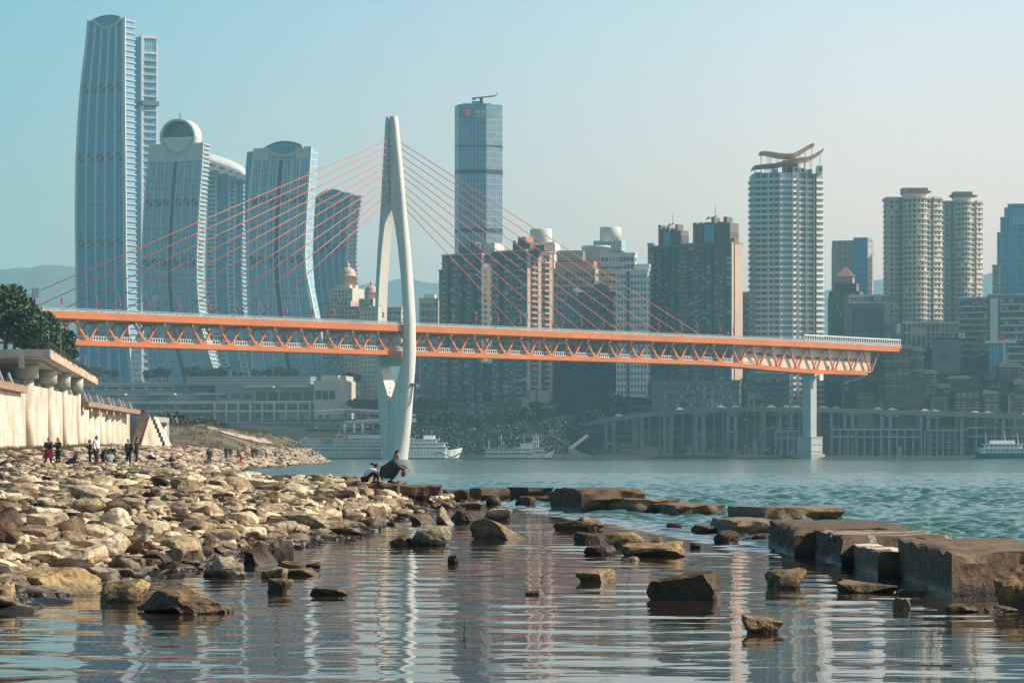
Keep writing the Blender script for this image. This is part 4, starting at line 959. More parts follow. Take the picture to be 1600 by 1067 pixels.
# further small blocks
for lab, px0, px1, yt, yb, d, nf, nb, wm in (
    ('pale block seen through the gap between the pylon legs', 604, 631, 482, 560, 1700, 8, 6, M_CRM),
    ('stepped beige block right of the pylon above the deck', 655, 689, 468, 650, 1720, 14, 8, M_CRM),
    ('dim grey block under the deck right of the pylon', 657, 692, 545, 650, 1650, 9, 8, M_GRB),
    ('dim brown block under the deck beneath the hotel block', 862, 905, 540, 640, 1640, 10, 9, M_BRD),
    ('long grey arcade block above the elevated road', 1020, 1160, 596, 640, 1590, 3, 26, M_GRB),
    ('curved grey balconied block below the deck left of the right pier', 1168, 1238, 586, 640, 1600, 4, 10, M_GRB),
    ('dim dark block behind the white grid block', 1000, 1030, 470, 640, 1700, 12, 6, M_BRD),
    ('low hazy block far left of the stepped tower', 640, 662, 520, 600, 1740, 6, 5, M_GRB),
    ('white stepped block beside the left brown twin', 1012, 1024, 382, 600, 1790, 16, 3, M_GRB)):
    b = flats(lab, px0, px1 - 4, px1, yt, yb, d, 8, wm, wm, nf, nb, 1, WIN2, .6, .5, name='city_block', cat='building')
    if 'curved' in lab: b.slabs(2, b.H - 1, 5, -b.W - 1, 1, -3, 0, .9, M_GRB)
    if 'stepped beige' in lab: b.block(-b.W * .8, -b.W * .25, 3, 10, b.H, b.lz(459), M_CRM, 'roof_house'); b.block(-b.W * .6, -b.W * .35, -1, 0, 0, b.H - 6, M_G2, 'glass_strip')
    b.done()
b = B('waterfront_house', 'low tan waterfront building with a square pink tower, right of the pylon', 'building', 700, 826, 832, 628, 652, 1600, 6); b.block(-b.W, 0, 0, 16, 0, b.H, M_BRD); b.grid('f', 0, -b.W, b.lx(812), 1, b.H, 16, 2, .6, .45, WIN)
b.block(b.lx(816), b.lx(826), -3, 8, b.lz(662), b.lz(622), M_PNK, 'corner_tower'); b.block(b.lx(827), b.lx(856), -1, 10, b.lz(655), b.lz(610), M_PNK, 'corner_tower'); b.block(b.lx(838), b.lx(840), -1.3, 0, b.lz(655), b.lz(610), M_BRN, 'wall_strip'); b.done()

# ---------------------------------------------------------------- stepped old style houses on the right hillside
M_TIM = mat('dark_timber', (.12, .09, .075), .8, .2, .3); M_TILE = mat('dark_roof_tile', (.030, .034, .034), .75, .2, .5)
hp = [(1350, 585, 600), (1376, 576, 596), (1395, 545, 575), (1366, 606, 634), (1392, 600, 636), (1420, 590, 636), (1400, 560, 596), (1445, 584, 636), (1434, 556, 582), (1462, 532, 556), (1430, 528, 548), (1492, 548, 570), (1478, 574, 604), (1498, 592, 632),
      (1528, 596, 634), (1520, 570, 596), (1545, 560, 590), (1510, 538, 560), (1560, 598, 636), (1580, 574, 636), (1600, 566, 590), (1604, 600, 640), (1590, 546, 566), (1560, 540, 560), (1540, 582, 606), (1470, 606, 636), (1385, 620, 638), (1455, 562, 584), (1352, 612, 638), (1372, 588, 612), (1408, 572, 604), (1340, 600, 626), (1398, 556, 584), (1412, 544, 566), (1384, 552, 578), (1424, 612, 638), (1512, 610, 638), (1550, 616, 642), (1590, 616, 644), (1483, 556, 580), (1534, 552, 572), (1575, 556, 578), (1408, 534, 552), (1402, 545, 604), (1376, 584, 622), (1424, 549, 600), (1360, 596, 630), (1440, 540, 580)]
hrz = ['dark timber house on the hillside with white framed windows, in the %s', ]
rows_ = {0: 'top row', 1: 'middle rows', 2: 'row above the elevated road'}
for k, (px, yt, yb) in enumerate(hp):
    d = 1545 + (640 - yb) * 1.6 + (k % 3) * 3 - (18 if px < 1415 else 0)
    if yb > 599 and yt < 550: d = 1533
    w = random.uniform(24, 40) * d / F; h = (yb - yt) * d / F; x = X(px, d)
    row = 'top row below the cream towers' if yb < 575 else 'middle of the terraced slope' if yb < 615 else 'row just above the elevated road'
    r = thing('old_style_house', 'dark timber tiled house with white window frames, %s' % row, 'house', (x, d, Z(yb, d)), R(random.uniform(-14, 14)), 'stepped timber houses on the right hillside')
    MB().box(-w / 2, w / 2, 0, 11, -10, h).build('wall', random.choice((M_TIM, M_TIM, M_BRD)), r)
    ov = 1.3; rh = random.uniform(1.8, 3.2)
    if k % 2: fixn(MB().add([(-w / 2 - ov, -ov, h), (w / 2 + ov, -ov, h), (w / 2 + ov, 12, h), (-w / 2 - ov, 12, h), (-w / 2 + 1, 5.5, h + rh), (w / 2 - 1, 5.5, h + rh)], [(0, 1, 5, 4), (1, 2, 5), (2, 3, 4, 5), (3, 0, 4), (3, 2, 1, 0)]).build('roof', M_TILE, r))
    else: fixn(MB().add([(-w / 2 - ov, -ov, h), (w / 2 + ov, -ov, h), (w / 2 + ov, 12, h), (-w / 2 - ov, 12, h), (0, -ov, h + rh + 1), (0, 12, h + rh + 1)], [(0, 1, 4), (1, 2, 5, 4), (2, 3, 5), (3, 0, 4, 5), (3, 2, 1, 0)]).build('roof', M_TILE, r))
    for s_ in (-1, 1): fixn(MB().bar((s_ * (w / 2 + ov), -ov - .05, h + .1), (s_ * (w / 2 + ov + .8), -ov - .3, h + 1.0), .3, .3).build('upturned_eave', M_TILE, r))
    nf = max(1, int(h / 3)); nb = max(2, int(w / 2.6))
    for j in range(nf):
        z = (j + .5) * h / nf
        for i in range(nb):
            xx = -w / 2 + (i + .5) * w / nb
            if random.random() < .75:
                wf = MB().box(-.75, .75, -.12, .02, -.9, .9).build('window_frame', M_GREY if random.random() < .4 else M_WHT, r, loc=(xx, -.02, z))
                MB().box(-.62, .62, -.2, -.1, -.62, .62).build('pane', M_W1, wf)
        MB().box(-w / 2 - .4, w / 2 + .4, -1.0, 0, z - h / nf / 2 - .1, z - h / nf / 2 + .25).build('gallery', M_TIM if j % 2 else random.choice((M_BRN, M_GREY, M_CRM)), r)
        MB().box(-w / 2 - .4, w / 2 + .4, -1.06, -1.0, z - h / nf / 2 + .9, z - h / nf / 2 + 1.0).build('gallery_rail', M_GREY, r)
b = B('gatehouse', 'dark stone gatehouse with one tall arched gateway on the hillside', 'gatehouse', 1458, 1500, 1502, 530, 560, 1590, 4); b.block(-b.W, 0, 0, 12, -8, b.H, M_GRB)
b.part(MB().add([(b.lx(1470) + 1.7 + 1.7 * math.cos(a), y, (4 + 1.7 * math.sin(a))) for y in (-.3, .1) for a in [i * math.pi / 8 for i in range(9)]] + [], [tuple(range(9)), tuple(range(17, 8, -1))] + [(i, i + 1, 10 + i, 9 + i) for i in range(8)]), 'arch', M_W1); b.block(b.lx(1470), b.lx(1470) + 3.4, -.3, .1, -1, 4, M_W1, 'gateway'); b.block(-b.W - .5, .5, -1, 3, b.H, b.H + .8, M_TILE, 'roof'); b.done()
b = B('gatehouse', 'pale arched doorway building between the timber houses by the elevated road', 'gatehouse', 1455, 1482, 1484, 618, 640, 1550, 4); b.block(-b.W, 0, 0, 12, -4, b.H, M_GRB); b.block(b.lx(1462), b.lx(1474), -.3, .1, -1, 5, M_W1, 'gateway'); b.block(-b.W - .5, .5, -1, 3, b.H, b.H + .8, M_TILE, 'roof'); b.done()
b = B('billboard_tower', 'glass lift tower with a white sign frame and red figures among the timber houses', 'building', 1547, 1574, 1578, 536, 580, 1570, 5); b.block(-b.W, 0, 0, 8, -6, b.H, M_G2, 'glass_facade'); b.block(b.lx(1540), b.lx(1588), -2, 4, b.H, b.H + 1.2, M_WHT, 'roof_slab'); b.block(b.lx(1567), b.lx(1570), -1.2, 0, -3, b.H, M_WHT, 'wall_strip'); b.block(b.lx(1562), b.lx(1570), -1, 0, b.H + 1.2, b.H + 5, M_RED, 'roof_ornament'); b.done()
b = B('billboard', 'white board with a small red square above the terraced houses', 'billboard', 1498, 1508, 1509, 520, 528, 1600, 3); b.block(-b.W, 0, 0, .5, 0, b.H, M_WHT, 'board'); b.block(-b.W * .7, -b.W * .3, -.15, 0, b.H * .3, b.H * .75, M_RED, 'emblem'); b.block(-b.W * .6, -b.W * .5, .1, .4, -14, 0, M_GREY, 'post')
# ================================================================ ELEVATED ROADS, DOCKS, SHIPS, TREES ON THE FAR SHORE
M_ROAD = mat('road_concrete', (.30, .31, .30), .85, .1, .1)
def viaduct(name, label, pts, wid, th, cars=True, parap=.9):
    """pts: (column, row of the parapet top, distance)"""
    o = thing(name, label, 'elevated road', (0, 0, 0))
    P = [(X(a, d), d, Z(b, d)) for a, b, d in pts]
    n = 48; xs0, xs1 = P[0][0], P[-1][0]
    ty = [(p[0], p[1]) for p in P]; tz = [(p[0], p[2]) for p in P]
    S = []
    for i in range(n + 1):
        x = xs0 + (xs1 - xs0) * i / n; S.append((x, interp(x, ty), interp(x, tz)))
    def sw(y0, y1, z0, z1, nm, m): fixn(MB().loft([[(x, y + y0, z + z0), (x, y + y1, z + z0), (x, y + y1, z + z1), (x, y + y0, z + z1)] for x, y, z in S]).build(nm, m, o))
    sw(0, wid, -th - parap, -parap, 'deck_girder', M_ROAD)
    sw(-.3, .1, -parap - .3, -.45, 'parapet', M_ROAD); sw(wid - .1, wid + .3, -parap - .3, 0, 'parapet', M_GRB)
    return o, ty, tz
M_COL = mat('column_concrete', (.32, .33, .32), .85, .15, .1, stretch=(1, 1, .2))
vd, vty, vtz = viaduct('elevated_road', 'long riverside road on tall columns, sweeping below the bridge to the right', [(500, 653, 1605), (700, 656, 1600), (830, 659, 1598), (907, 659, 1590), (970, 648, 1570), (1035, 640, 1555), (1140, 634.5, 1545), (1265, 635, 1535), (1400, 639, 1530), (1640, 647, 1520)], 14, 1.7)
def column(root, px, w, yb=710, dy=2, top=-2.5, nm='column', m=None):
    x = X(px, 1560); x = X(px, interp(x, vty)); y = interp(x, vty); z = interp(x, vtz)
    MB().box(x - w / 2, x + w / 2, y + dy, y + dy + w, Z(yb, y) - 3, z + top).build(nm, m or M_COL, root)
for a, b_ in ((947, 959), (991, 1003), (1039, 1050), (1088, 1100), (1138, 1150), (1321, 1333), (1379, 1392), (1440, 1452), (1504, 1569)):
    for px in (a, b_): column(vd, px, 1.5); column(vd, px, 2.0, dy=1.7, top=-2.4, nm='pier_cap') if 0 else None
    if b_ - a < 15:
        x0, x1 = X(a, 1555), X(b_, 1555); y = interp(x0, vty); z = interp(x0, vtz)
        MB().box(x0, x1, y + 2.2, y + 3.2, z - 13, z - 12).build('cross_tie', M_COL, vd); MB().box(x0 - 1.5, x1 + 1.5, y + 1, y + 6, z - 3.8, z - 2.5).build('pier_cap', M_COL, vd)
for px in (640, 672, 700, 739, 795, 823, 878, 892, 912, 1194, 1237, 1300): column(vd, px, 1.2)
for px in range(965, 1240, 17): column(vd, px + random.uniform(-3, 3), 1.0, yb=random.uniform(686, 706), dy=18)
for px in range(1190, 1600, 31): column(vd, px + 4, 1.2, yb=700, dy=20)
v2, _, _ = viaduct('elevated_road', 'thin upper ramp joining the riverside road below the brown twin towers', [(930, 631, 1625), (1000, 632, 1610), (1090, 633.5, 1590), (1160, 634, 1575)], 7, .8)
for px in range(940, 1150, 24): MB().box(X(px, 1615) - .5, X(px, 1615) + .5, 1618, 1619, 8, Z(635, 1615)).build('column', M_COL, v2)
v3, _, _ = viaduct('elevated_road', 'curving ramp deck beside the shopping podium left of the pylon', [(492, 640, 1560), (540, 637, 1565), (600, 640, 1570), (660, 648, 1580)], 9, 1.6)
for px in (500, 512, 540, 556, 575, 600, 640): MB().box(X(px, 1568) - .8, X(px, 1568) + .8, 1568, 1569.6, -2, Z(644, 1568)).build('column', M_COL, v3)
v4, _, _ = viaduct('elevated_road', 'lower ramp deck behind the cruise ship left of the pylon', [(488, 660, 1545), (540, 657, 1545), (600, 653, 1550), (650, 652, 1560)], 9, 1.4)
for px in range(498, 650, 14): MB().box(X(px, 1548) - .6, X(px, 1548) + .6, 1548, 1549.2, -2, Z(663, 1548)).build('column', M_COL, v4)
for px in (538, 553, 566): MB().box(X(px, 1540) - .4, X(px, 1540) + .4, 1540, 1541, Z(676, 1540), Z(661, 1540)).build('white_post', M_WHITE, v4)
MB().box(X(532, 1540), X(576, 1540), 1539.6, 1540, Z(667, 1540), Z(665.6, 1540)).build('white_beam', M_WHITE, v4)
# dock frames below the road on the right
def dock(label, px0, px1, rows, y0=1528, step=14.5, dep=12):
    o = thing('dock_frame', label, 'dock frame', (0, y0, 0), 0, 'concrete dock frames under the riverside road')
    x0, x1 = X(px0, y0), X(px1, y0)
    for r, t in rows:
        MB().box(x0, x1, 0, dep, Z(r, y0) - t, Z(r, y0)).build('dock_deck', M_COL, o)
        MB().box(x0, x1, -.1, .1, Z(r, y0) + .9, Z(r, y0) + 1.05).build('hand_rail', M_GREY, o)
    n = int((px1 - px0) / step)
    for i in range(n + 1):
        x = x0 + (x1 - x0) * i / n
        MB().box(x - .35, x + .35, .4, 1.2, -3, Z(rows[0][0], y0) - .2).build('dock_post', M_COL, o)
        if i % 2: MB().box(x - .35, x + .35, dep - 1.2, dep - .4, -3, Z(rows[0][0], y0) - .2).build('dock_post', M_COL, o)
dock('concrete dock frame just left of the right bridge pier', 1212, 1250, ((672, .8), (684, .6)), step=9)
dock('concrete dock frame between the right bridge pier and the next column pairs', 1300, 1440, ((669, 1.1), (681, .9)), step=12)
dock('concrete dock frame below the stepped houses, with a net of thin posts', 1445, 1512, ((670, 1.1), (680, .4), (690, .4), (699, .4)), step=9)
dock('concrete dock frame behind the moored patrol boat at the right edge', 1512, 1640, ((666, 1.1), (680, .9)), step=14)
for px, w_, h_, lab in ((1180, 2.2, 9, 'short concrete block post standing on the shore left of the dock'), (1405, 2.4, 5.5, 'squat concrete block at the waterline right of the bridge pier'), (1238, 2.4, 3, 'small concrete box at the waterline beside the pier footing')):
    r = thing('mooring_block', lab, 'mooring block', (X(px, 1520), 1520, 0)); fixn(MB().loft([[(-w_ * .6, 0, -2), (w_ * .6, 0, -2), (w_ * .6, 2, -2), (-w_ * .6, 2, -2)], [(-w_ * .5, 0, h_), (w_ * .5, 0, h_), (w_ * .5, 2, h_), (-w_ * .5, 2, h_)]]).build('shaft', M_COL, r)); MB().box(-w_ * .6, w_ * .6, -.2, 2.2, h_, h_ + .5).build('cap', M_COL, r)
r = thing('long_stair', 'long diagonal stair climbing from the shore to the columns right of the ferries', 'stair', (0, 1540, 0))
fixn(MB().bar((X(874, 1540), 0, Z(714, 1540)), (X(918, 1540), 6, Z(680, 1540)), 3, 1.0).build('stair_flight', M_GRB, r)); fixn(MB().bar((X(874, 1540), -1.5, Z(712.5, 1540)), (X(918, 1540), 4.5, Z(678.5, 1540)), .3, .6).build('stair_rail', M_GREY, r))
# cars
def car_mesh():
    mb = MB(); mb.loft([[(-2.2, -.9, .3), (2.2, -.9, .3), (2.2, .9, .3), (-2.2, .9, .3)], [(-2.2, -.9, .85), (2.2, -.9, .85), (2.2, .9, .85), (-2.2, .9, .85)], [(-1.5, -.8, .9), (1.1, -.8, .9), (1.1, .8, .9), (-1.5, .8, .9)], [(-1.1, -.7, 1.5), (.6, -.7, 1.5), (.6, .7, 1.5), (-1.1, .7, 1.5)]])
    for x in (-1.4, 1.4):
        for y in (-.9, .72): mb.loft([[(x + .34 * math.cos(a), y, .34 + .34 * math.sin(a)), (x + .34 * math.cos(a), y + .18, .34 + .34 * math.sin(a)), ] for a in [i * math.pi / 4 for i in range(9)]], cap=False)
    return mb
CM = [car_mesh().mesh('car_body', mat('car_' + n_, c_, .25, .02)) for n_, c_ in (('white', (.8, .8, .8)), ('silver', (.5, .5, .5)), ('black', (.03, .03, .03)), ('red', (.4, .05, .04)))]
x = X(700, 1600); k = 0
while x < X(1610, 1520):
    px = 800 + x * F / interp(x, vty)
    c = k % 4 if k % 7 else 0
    o = link('car', CM[c], None, (x, interp(x, vty) + random.choice((2.5, 5.5)), interp(x, vtz) - .9 + .02), R(random.uniform(-4, 4)))
    col = ('white', 'silver', 'black', 'red')[c]
    tag(o, '%s car in the line of traffic on the riverside road, %s of the right pier' % (col, 'left' if px < 1265 else 'right'), 'car', 'cars on the riverside road')
    x += random.uniform(4.7, 7.5) if px > 1120 else random.uniform(9, 26); k += 1
# road signs over the road
r = thing('road_sign', 'pair of bright blue road signs on a gantry left of the right pier', 'road sign', (X(1178, 1540), 1540, Z(633, 1540))); MB().tube([(0, 0, -3), (0, 0, 6)], .15, 6).build('pole', M_GREY, r)
for x0 in (-1.8, 1.4): MB().box(x0, x0 + 2.6, -.2, 0, 3.6, 5.6).build('board', mat('bright_blue_sign', (.10, .40, .60), .5, .05), r)
for px, lab in ((1170, 'left of the blue road signs'), (1313, 'right of the right bridge pier'), (1344, 'below the right end of the bridge truss'), (1566, 'among the timber houses at the right edge'), (748, 'left of the green mound'), (1113, 'over the middle of the riverside road')):
    r = thing('street_lamp', 'tall grey street lamp on the riverside road %s' % lab, 'street lamp', (X(px, 1545), interp(X(px, 1545), vty) + 1, interp(X(px, 1545), vtz) - 1)); MB().tube([(0, 0, 0), (0, 0, 10), (1.6, 0, 10.6)], .13, 6).build('pole', M_GREY, r); MB().box(1.2, 2.4, -.2, .2, 10.5, 10.7).build('lamp_head', M_WHITE, r)

# ---- ships
M_HULL = mat('ship_white', (.84, .84, .82), .45, .05, .1); M_SW = mat('ship_window', (.05, .08, .10), .2, .2)
def hull(L, Wd, H, sheer, mb=None, stern=.85):
    rg = []
    for i in range(15):
        q = i / 14; x = L * (q - .5)
        w = Wd / 2 * min(1, (1 - (max(0, q - .72) / .28) ** 2.2) + .02) * (stern + (1 - stern) * min(1, q / .15))
        zt = H + sheer * max(0, (q - .7) / .3) ** 2
        fl = 1 - .35 * max(0, (q - .75) / .25)
        rg.append([(x - (.06 * L * max(0, (q - .8) / .2)), -w * fl * .9, -.4), (x - (.06 * L * max(0, (q - .8) / .2)), w * fl * .9, -.4), (x, w, zt), (x, -w, zt)])
    return MB().loft(rg)
def ship(label, px0, px1, ywl, d, flip, decks, H, win_n, name='cruise_ship', cat='ship', sheer=1.6, wid=14, sup=(.03, .86), rail=True, ports=2):
    L = (px1 - px0) * d / F
    r = thing(name, label, cat, (X((px0 + px1) / 2, d), d, 0)); s = -1 if flip else 1
    r.scale.x = s
    fixn(hull(L, wid, H, sheer).build('hull', M_HULL, r))
    fixn(hull(L * .998, wid + .1, .55, 0).build('boot_line', mat('ship_blue', (.06, .13, .2), .5), r))
    z = H
    for k, (a, b_, h) in enumerate(decks):
        x0, x1 = L * (a - .5), L * (b_ - .5); w = wid / 2 - .6 - .35 * k
        MB().box(x0, x1, -w, w, z, z + h - .3).build('deck_house', M_HULL, r)
        MB().box(x0 - 1, x1 + 1.2, -w - 1.0, w + 1.0, z + h - .3, z + h).build('deck', M_HULL, r)
        MB().box(x0 - 1, x1 + 1, -w - 1.0, -w - .9, z + .55, z + .65).build('deck_rail', M_HULL, r)
        n = int((x1 - x0) / (L / win_n))
        for i in range(n):
            xx = x0 + (i + .5) * (x1 - x0) / n
            MB().box(xx - (x1 - x0) / n * .36, xx + (x1 - x0) / n * .36, -w - .06, -w + .1, z + .3 * h, z + .72 * h).build('window', M_SW, r)
            if i % 4 == 0: MB().box(xx - .1, xx + .1, -w - 1.0, -w - .85, z, z + h - .3).build('deck_post', M_HULL, r)
        z += h
    for j in range(ports):
        for i in range(int(win_n * .6)):
            xx = L * (-.46 + .78 * i / (win_n * .6)); MB().lathe(0, 0, [(.24, -.02), (.24, .06)], 8).build('porthole', M_SW, r).location = (xx, -wid / 2 - .0, H - .6 - j * .95)
    for o in r.children:
        if o.name.startswith('porthole'): o.rotation_euler = (R(90), 0, 0)
    return r, L, z
r, L, z = ship('long white cruise ship with four window decks, its stern left of the pylon', 450, 668, 718, 1350, False, [(.0, .99, 1.7), (.03, .97, 1.6), (.06, .93, 1.5), (.14, .88, 1.3)], 2.9, 54, sheer=0, wid=13, ports=2)
MB().box(-L * .5 + 26, -L * .5 + 42, -4, 4, z, z + 1.2).build('upper_house', M_HULL, r)
MB().box(-L * .5 + 16, -L * .5 + 19.5, -6.3, -5.8, 6.0, z - .2).build('glass_stair', M_G2, r); MB().tube([(-8, 0, z), (-8, 0, z + 4)], .12, 5).build('mast', M_GREY, r); MB().box(-11, -8.5, -2, 2, z, z + 1.9).build('funnel', M_RED, r)
for k in range(6): fixn(MB().bar((-L * .5 + 1 + k * .8, -6, 3.0 + k * 1.0), (-L * .5 + 4 + k, -6, 4.6 + k * 1.0), .3, .3).build('stern_strut', M_HULL, r))
MB().box(-L * .5 + 20, L * .3, -5, 5, z + 1.2, z + 1.4).build('awning', M_HULL, r)
for k in range(14): MB().box(-L * .5 + 21 + k * 3.4, -L * .5 + 21.15 + k * 3.4, -4.9, -4.75, z, z + 1.2).build('awning_post', M_HULL, r)
r, L, z = ship('white cruise ship showing its bow just right of the pylon', 596, 723, 718, 1335, False, [(.05, .80, 1.7), (.1, .78, 1.6), (.15, .68, 1.5)], 3.7, 34, sheer=1.2, wid=12)
MB().tube([(L * .12, 0, z), (L * .12, 0, z + 4)], .12, 5).build('mast', M_GREY, r); MB().box(L * .02, L * .16, -3.5, 3.5, z, z + 1.6).build('bridge_house', M_HULL, r); MB().tube([(L * .45, 0, 5.5), (L * .45, 0, 9)], .07, 5).build('flag_pole', M_GREY, r)
fixn(MB().tube([(L * .16 + i * 1.7, -6.05, 1.9 + 1.0 * math.sin(i * 1.1)) for i in range(8)], .35, 5).build('painted_wave', mat('wave_grey', (.3, .36, .38), .5), r))
r, L, z = ship('small white two deck ferry moored at the far shore, nearer one', 757, 845, 716, 1420, False, [(.02, .84, 1.8), (.03, .80, 1.7)], 1.3, 20, name='ferry', cat='ferry', sheer=.8, wid=8, ports=0)
for k, (x_, h_) in enumerate(((-L * .42, 3), (-L * .2, 6), (-L * .16, 3), (L * .2, 6.5), (L * .3, 3))): MB().tube([(x_, 0, z), (x_, 0, z + h_)], .12, 5).build('mast', M_HULL, r)
MB().box(L * .14, L * .36, -2.6, 2.6, z, z + 2.0).build('wheel_house', M_HULL, r); MB().box(L * .12, L * .38, -3, 3, z + 2, z + 2.25).build('deck', M_HULL, r)
MB().box(-L * .25, -L * .1, -2, 2, z, z + 1.8).build('roof_cabin', M_GRB, r)
r, L, z = ship('second white ferry mostly hidden behind the nearer ferry, bow to the right', 795, 866, 716, 1440, False, [(.1, .8, 1.7), (.2, .76, 1.6)], 2.0, 14, name='ferry', cat='ferry', sheer=2.0, wid=8, ports=0)
for x_, h_ in ((L * .05, 5), (L * .1, 6), (L * .15, 5)): MB().tube([(x_, 0, z), (x_, 0, z + h_)], .14, 5).build('mast', M_HULL, r)
MB().box(L * .0, L * .2, -2, 2, z + 2.4, z + 2.7).build('radar_frame', M_HULL, r); fixn(MB().bar((L * .4, -1, 3), (L * .5 + 4, -1, 1), 1.2, .2).build('gangway', M_HULL, r))
M_BHU = mat('boat_dark_hull', (.03, .08, .11), .5, .1)
r, L, z = ship('patrol boat with a dark blue hull and white upper decks, cut by the right edge', 1520, 1650, 714, 1440, True, [(.3, .92, 2.3), (.42, .86, 2.0)], 2.6, 22, name='patrol_boat', cat='boat', sheer=1.0, wid=8, ports=0)
for o in r.children:
    if o.name.startswith('hull'): o.data.materials[0] = M_BHU
for x_, h_ in ((L * .1, 6), (-L * .05, 5), (L * .33, 5)): fixn(MB().bar((x_, 0, z), (x_ + .8, 0, z + h_), .25, .25).build('mast', M_HULL, r))
MB().box(L * .0, L * .3, -2, 2, z, z + 1.6).build('wheel_house', M_HULL, r); MB().tube([(-L * .1, -4, 3.4), (L * .4, -4, 3.4)], .1, 5).build('hand_rail', M_HULL, r)
for k in range(8): MB().lathe(0, 0, [(.45, -.2), (.45, .2)], 10).build('tyre_fender', M_DK, r, loc=(-L * .1 + k * 2.6, -4.2, 1.4))

# ---- trees
def leaf_mat(name, c1, c2):
    m, n, l, p = _nodes(name)
    g = n.new('ShaderNodeNewGeometry'); t = n.new('ShaderNodeTexNoise'); t.inputs['Scale'].default_value = .9; l.new(g.outputs['Position'], t.inputs['Vector'])
    cr = n.new('ShaderNodeValToRGB'); cr.color_ramp.elements[0].position = .35; cr.color_ramp.elements[1].position = .65
    cr.color_ramp.elements[0].color = (*c1, 1); cr.color_ramp.elements[1].color = (*c2, 1)
    l.new(t.outputs[0], cr.inputs[0]); l.new(cr.outputs[0], p.inputs['Base Color']); p.inputs['Roughness'].default_value = .55
    return m
M_LEAF = leaf_mat('dark_green_leaves', (.014, .045, .018), (.045, .10, .03))
M_LEAFF = leaf_mat('far_leaves', (.020, .035, .02), (.045, .06, .03))
M_DRY = leaf_mat('dry_grass_blades', (.16, .12, .05), (.26, .20, .10))
M_BARK = mat('bark', (.09, .07, .05), .9, .2, 2)
def crown_mesh(name, m, blobs, nleaf, ls, seed):
    rng = np.random.default_rng(seed)
    w = np.array([b[3] ** 2 for b in blobs]); w /= w.sum(); pick = rng.choice(len(blobs), nleaf, p=w)
    bl = np.array(blobs)[pick]
    d = rng.normal(size=(nleaf, 3)); d /= np.linalg.norm(d, axis=1)[:, None]
    rr = (rng.random(nleaf) ** .28) * (.86 + .25 * rng.random(nleaf))
    c = bl[:, :3] + d * (rr * bl[:, 3])[:, None] * np.array([1, 1, .82])
    a = rng.normal(size=(nleaf, 3)) + d * .2; a /= np.linalg.norm(a, axis=1)[:, None]
    b = np.cross(a, rng.normal(size=(nleaf, 3))); b /= np.linalg.norm(b, axis=1)[:, None]
    s = ls * (.6 + .8 * rng.random(nleaf))[:, None]
    v = np.stack([c - a * s, c + b * s * .55, c + a * s, c - b * s * .55], 1).reshape(-1, 3)
    me = bpy.data.meshes.new(name); me.from_pydata([], [], [])
    me.vertices.add(len(v)); me.vertices.foreach_set('co', v.ravel())
    me.loops.add(len(v)); me.loops.foreach_set('vertex_index', np.arange(len(v)))
    me.polygons.add(nleaf); me.polygons.foreach_set('loop_start', np.arange(0, len(v), 4)); me.polygons.foreach_set('loop_total', np.full(nleaf, 4))
    me.materials.append(m); me.update(); me.validate(); return me
def make_tree(label, h, rad, nleaf, ls, seed, m, nb=9, group=None, name='broadleaf_tree', cat='tree'):
    rnd = random.Random(seed)
    blobs = [(0, 0, h * .68, rad * .62)]
    for i in range(nb):
        a = rnd.uniform(0, 6.28); q = rnd.uniform(.35, .72) * rad
        blobs.append((q * math.cos(a), q * math.sin(a), h * rnd.uniform(.42, .86), rad * rnd.uniform(.28, .46)))
    r = thing(name, label, cat, (0, 0, 0), 0, group)
    link('crown', crown_mesh('crown', m, blobs, nleaf, ls, seed), r)
    t = MB().tube([(0, 0, -.5), (.1, 0, h * .3), (0, .1, h * .6)], [h * .035, h * .026, h * .012], 8)
    for bx, by, bz, br in blobs[1:6]: t.tube([(0, 0, h * .28), (bx * .5, by * .5, (h * .28 + bz) / 2), (bx, by, bz)], [h * .014, h * .010, h * .004], 5)
    fixn(t.build('trunk', M_BARK, r, True)); return r
protos = [make_tree('t', 9, 4.2, 1500, .55, 11 + i, M_LEAFF, group='dark trees on the far bank') for i in range(3)]
used = [0, 0, 0]
def put_tree(px, pyb, d, hgt, lab):
    k = random.randrange(3); o = protos[k] if not used[k] else dup(protos[k]); used[k] = 1
    o.location = (X(px, d), d, max(far_z(X(px, d), d) - .5, Z(pyb, d)) if pyb else far_z(X(px, d), d) - .5)
    o.scale = (hgt / 9 * 1.15,) * 2 + (hgt / 9,); o.rotation_euler.z = random.uniform(0, 6); o['label'] = lab
for i in range(30):
    px = 835 + random.uniform(0, 128); t_ = (px - 835) / 128
    put_tree(px, 0, random.uniform(1580, 1680), random.uniform(7, 12), 'dark leafy tree on the green mound below the bridge, right of the pink waterfront tower')
for px in (150, 175, 232, 250, 262, 300, 318, 336, 350, 372, 404, 425, 440, 455, 478, 492, 530, 543, 556): put_tree(px, 597 if px < 470 else 604, 1690 if px < 500 else 1650, random.uniform(6, 9), 'dark tree on the podium roof at the foot of the glass towers')
for px in range(660, 840, 15): put_tree(px + random.uniform(-4, 4), 0, random.uniform(1560, 1590), random.uniform(7, 11), 'dark tree on the shore between the pylon and the ferries')
for px in range(700, 840, 16): put_tree(px + random.uniform(-4, 4), 0, random.uniform(1615, 1640), random.uniform(8, 13), 'dark tree behind the road right of the pylon')
for px in range(960, 1260, 14): put_tree(px + random.uniform(-5, 5), 0, random.uniform(1590, 1640), random.uniform(6, 11), 'dark tree behind the riverside road below the brown towers')
for px in range(1290, 1610, 19): put_tree(px + random.uniform(-7, 7), 0, random.uniform(1556, 1720), random.uniform(6, 11), 'dark tree growing between the timber houses on the hillside')
for px in (1360, 1378, 1500, 1517, 1530, 1290, 1345, 1585): put_tree(px, 0, 1600, 9, 'dark tree growing between the timber houses on the hillside')
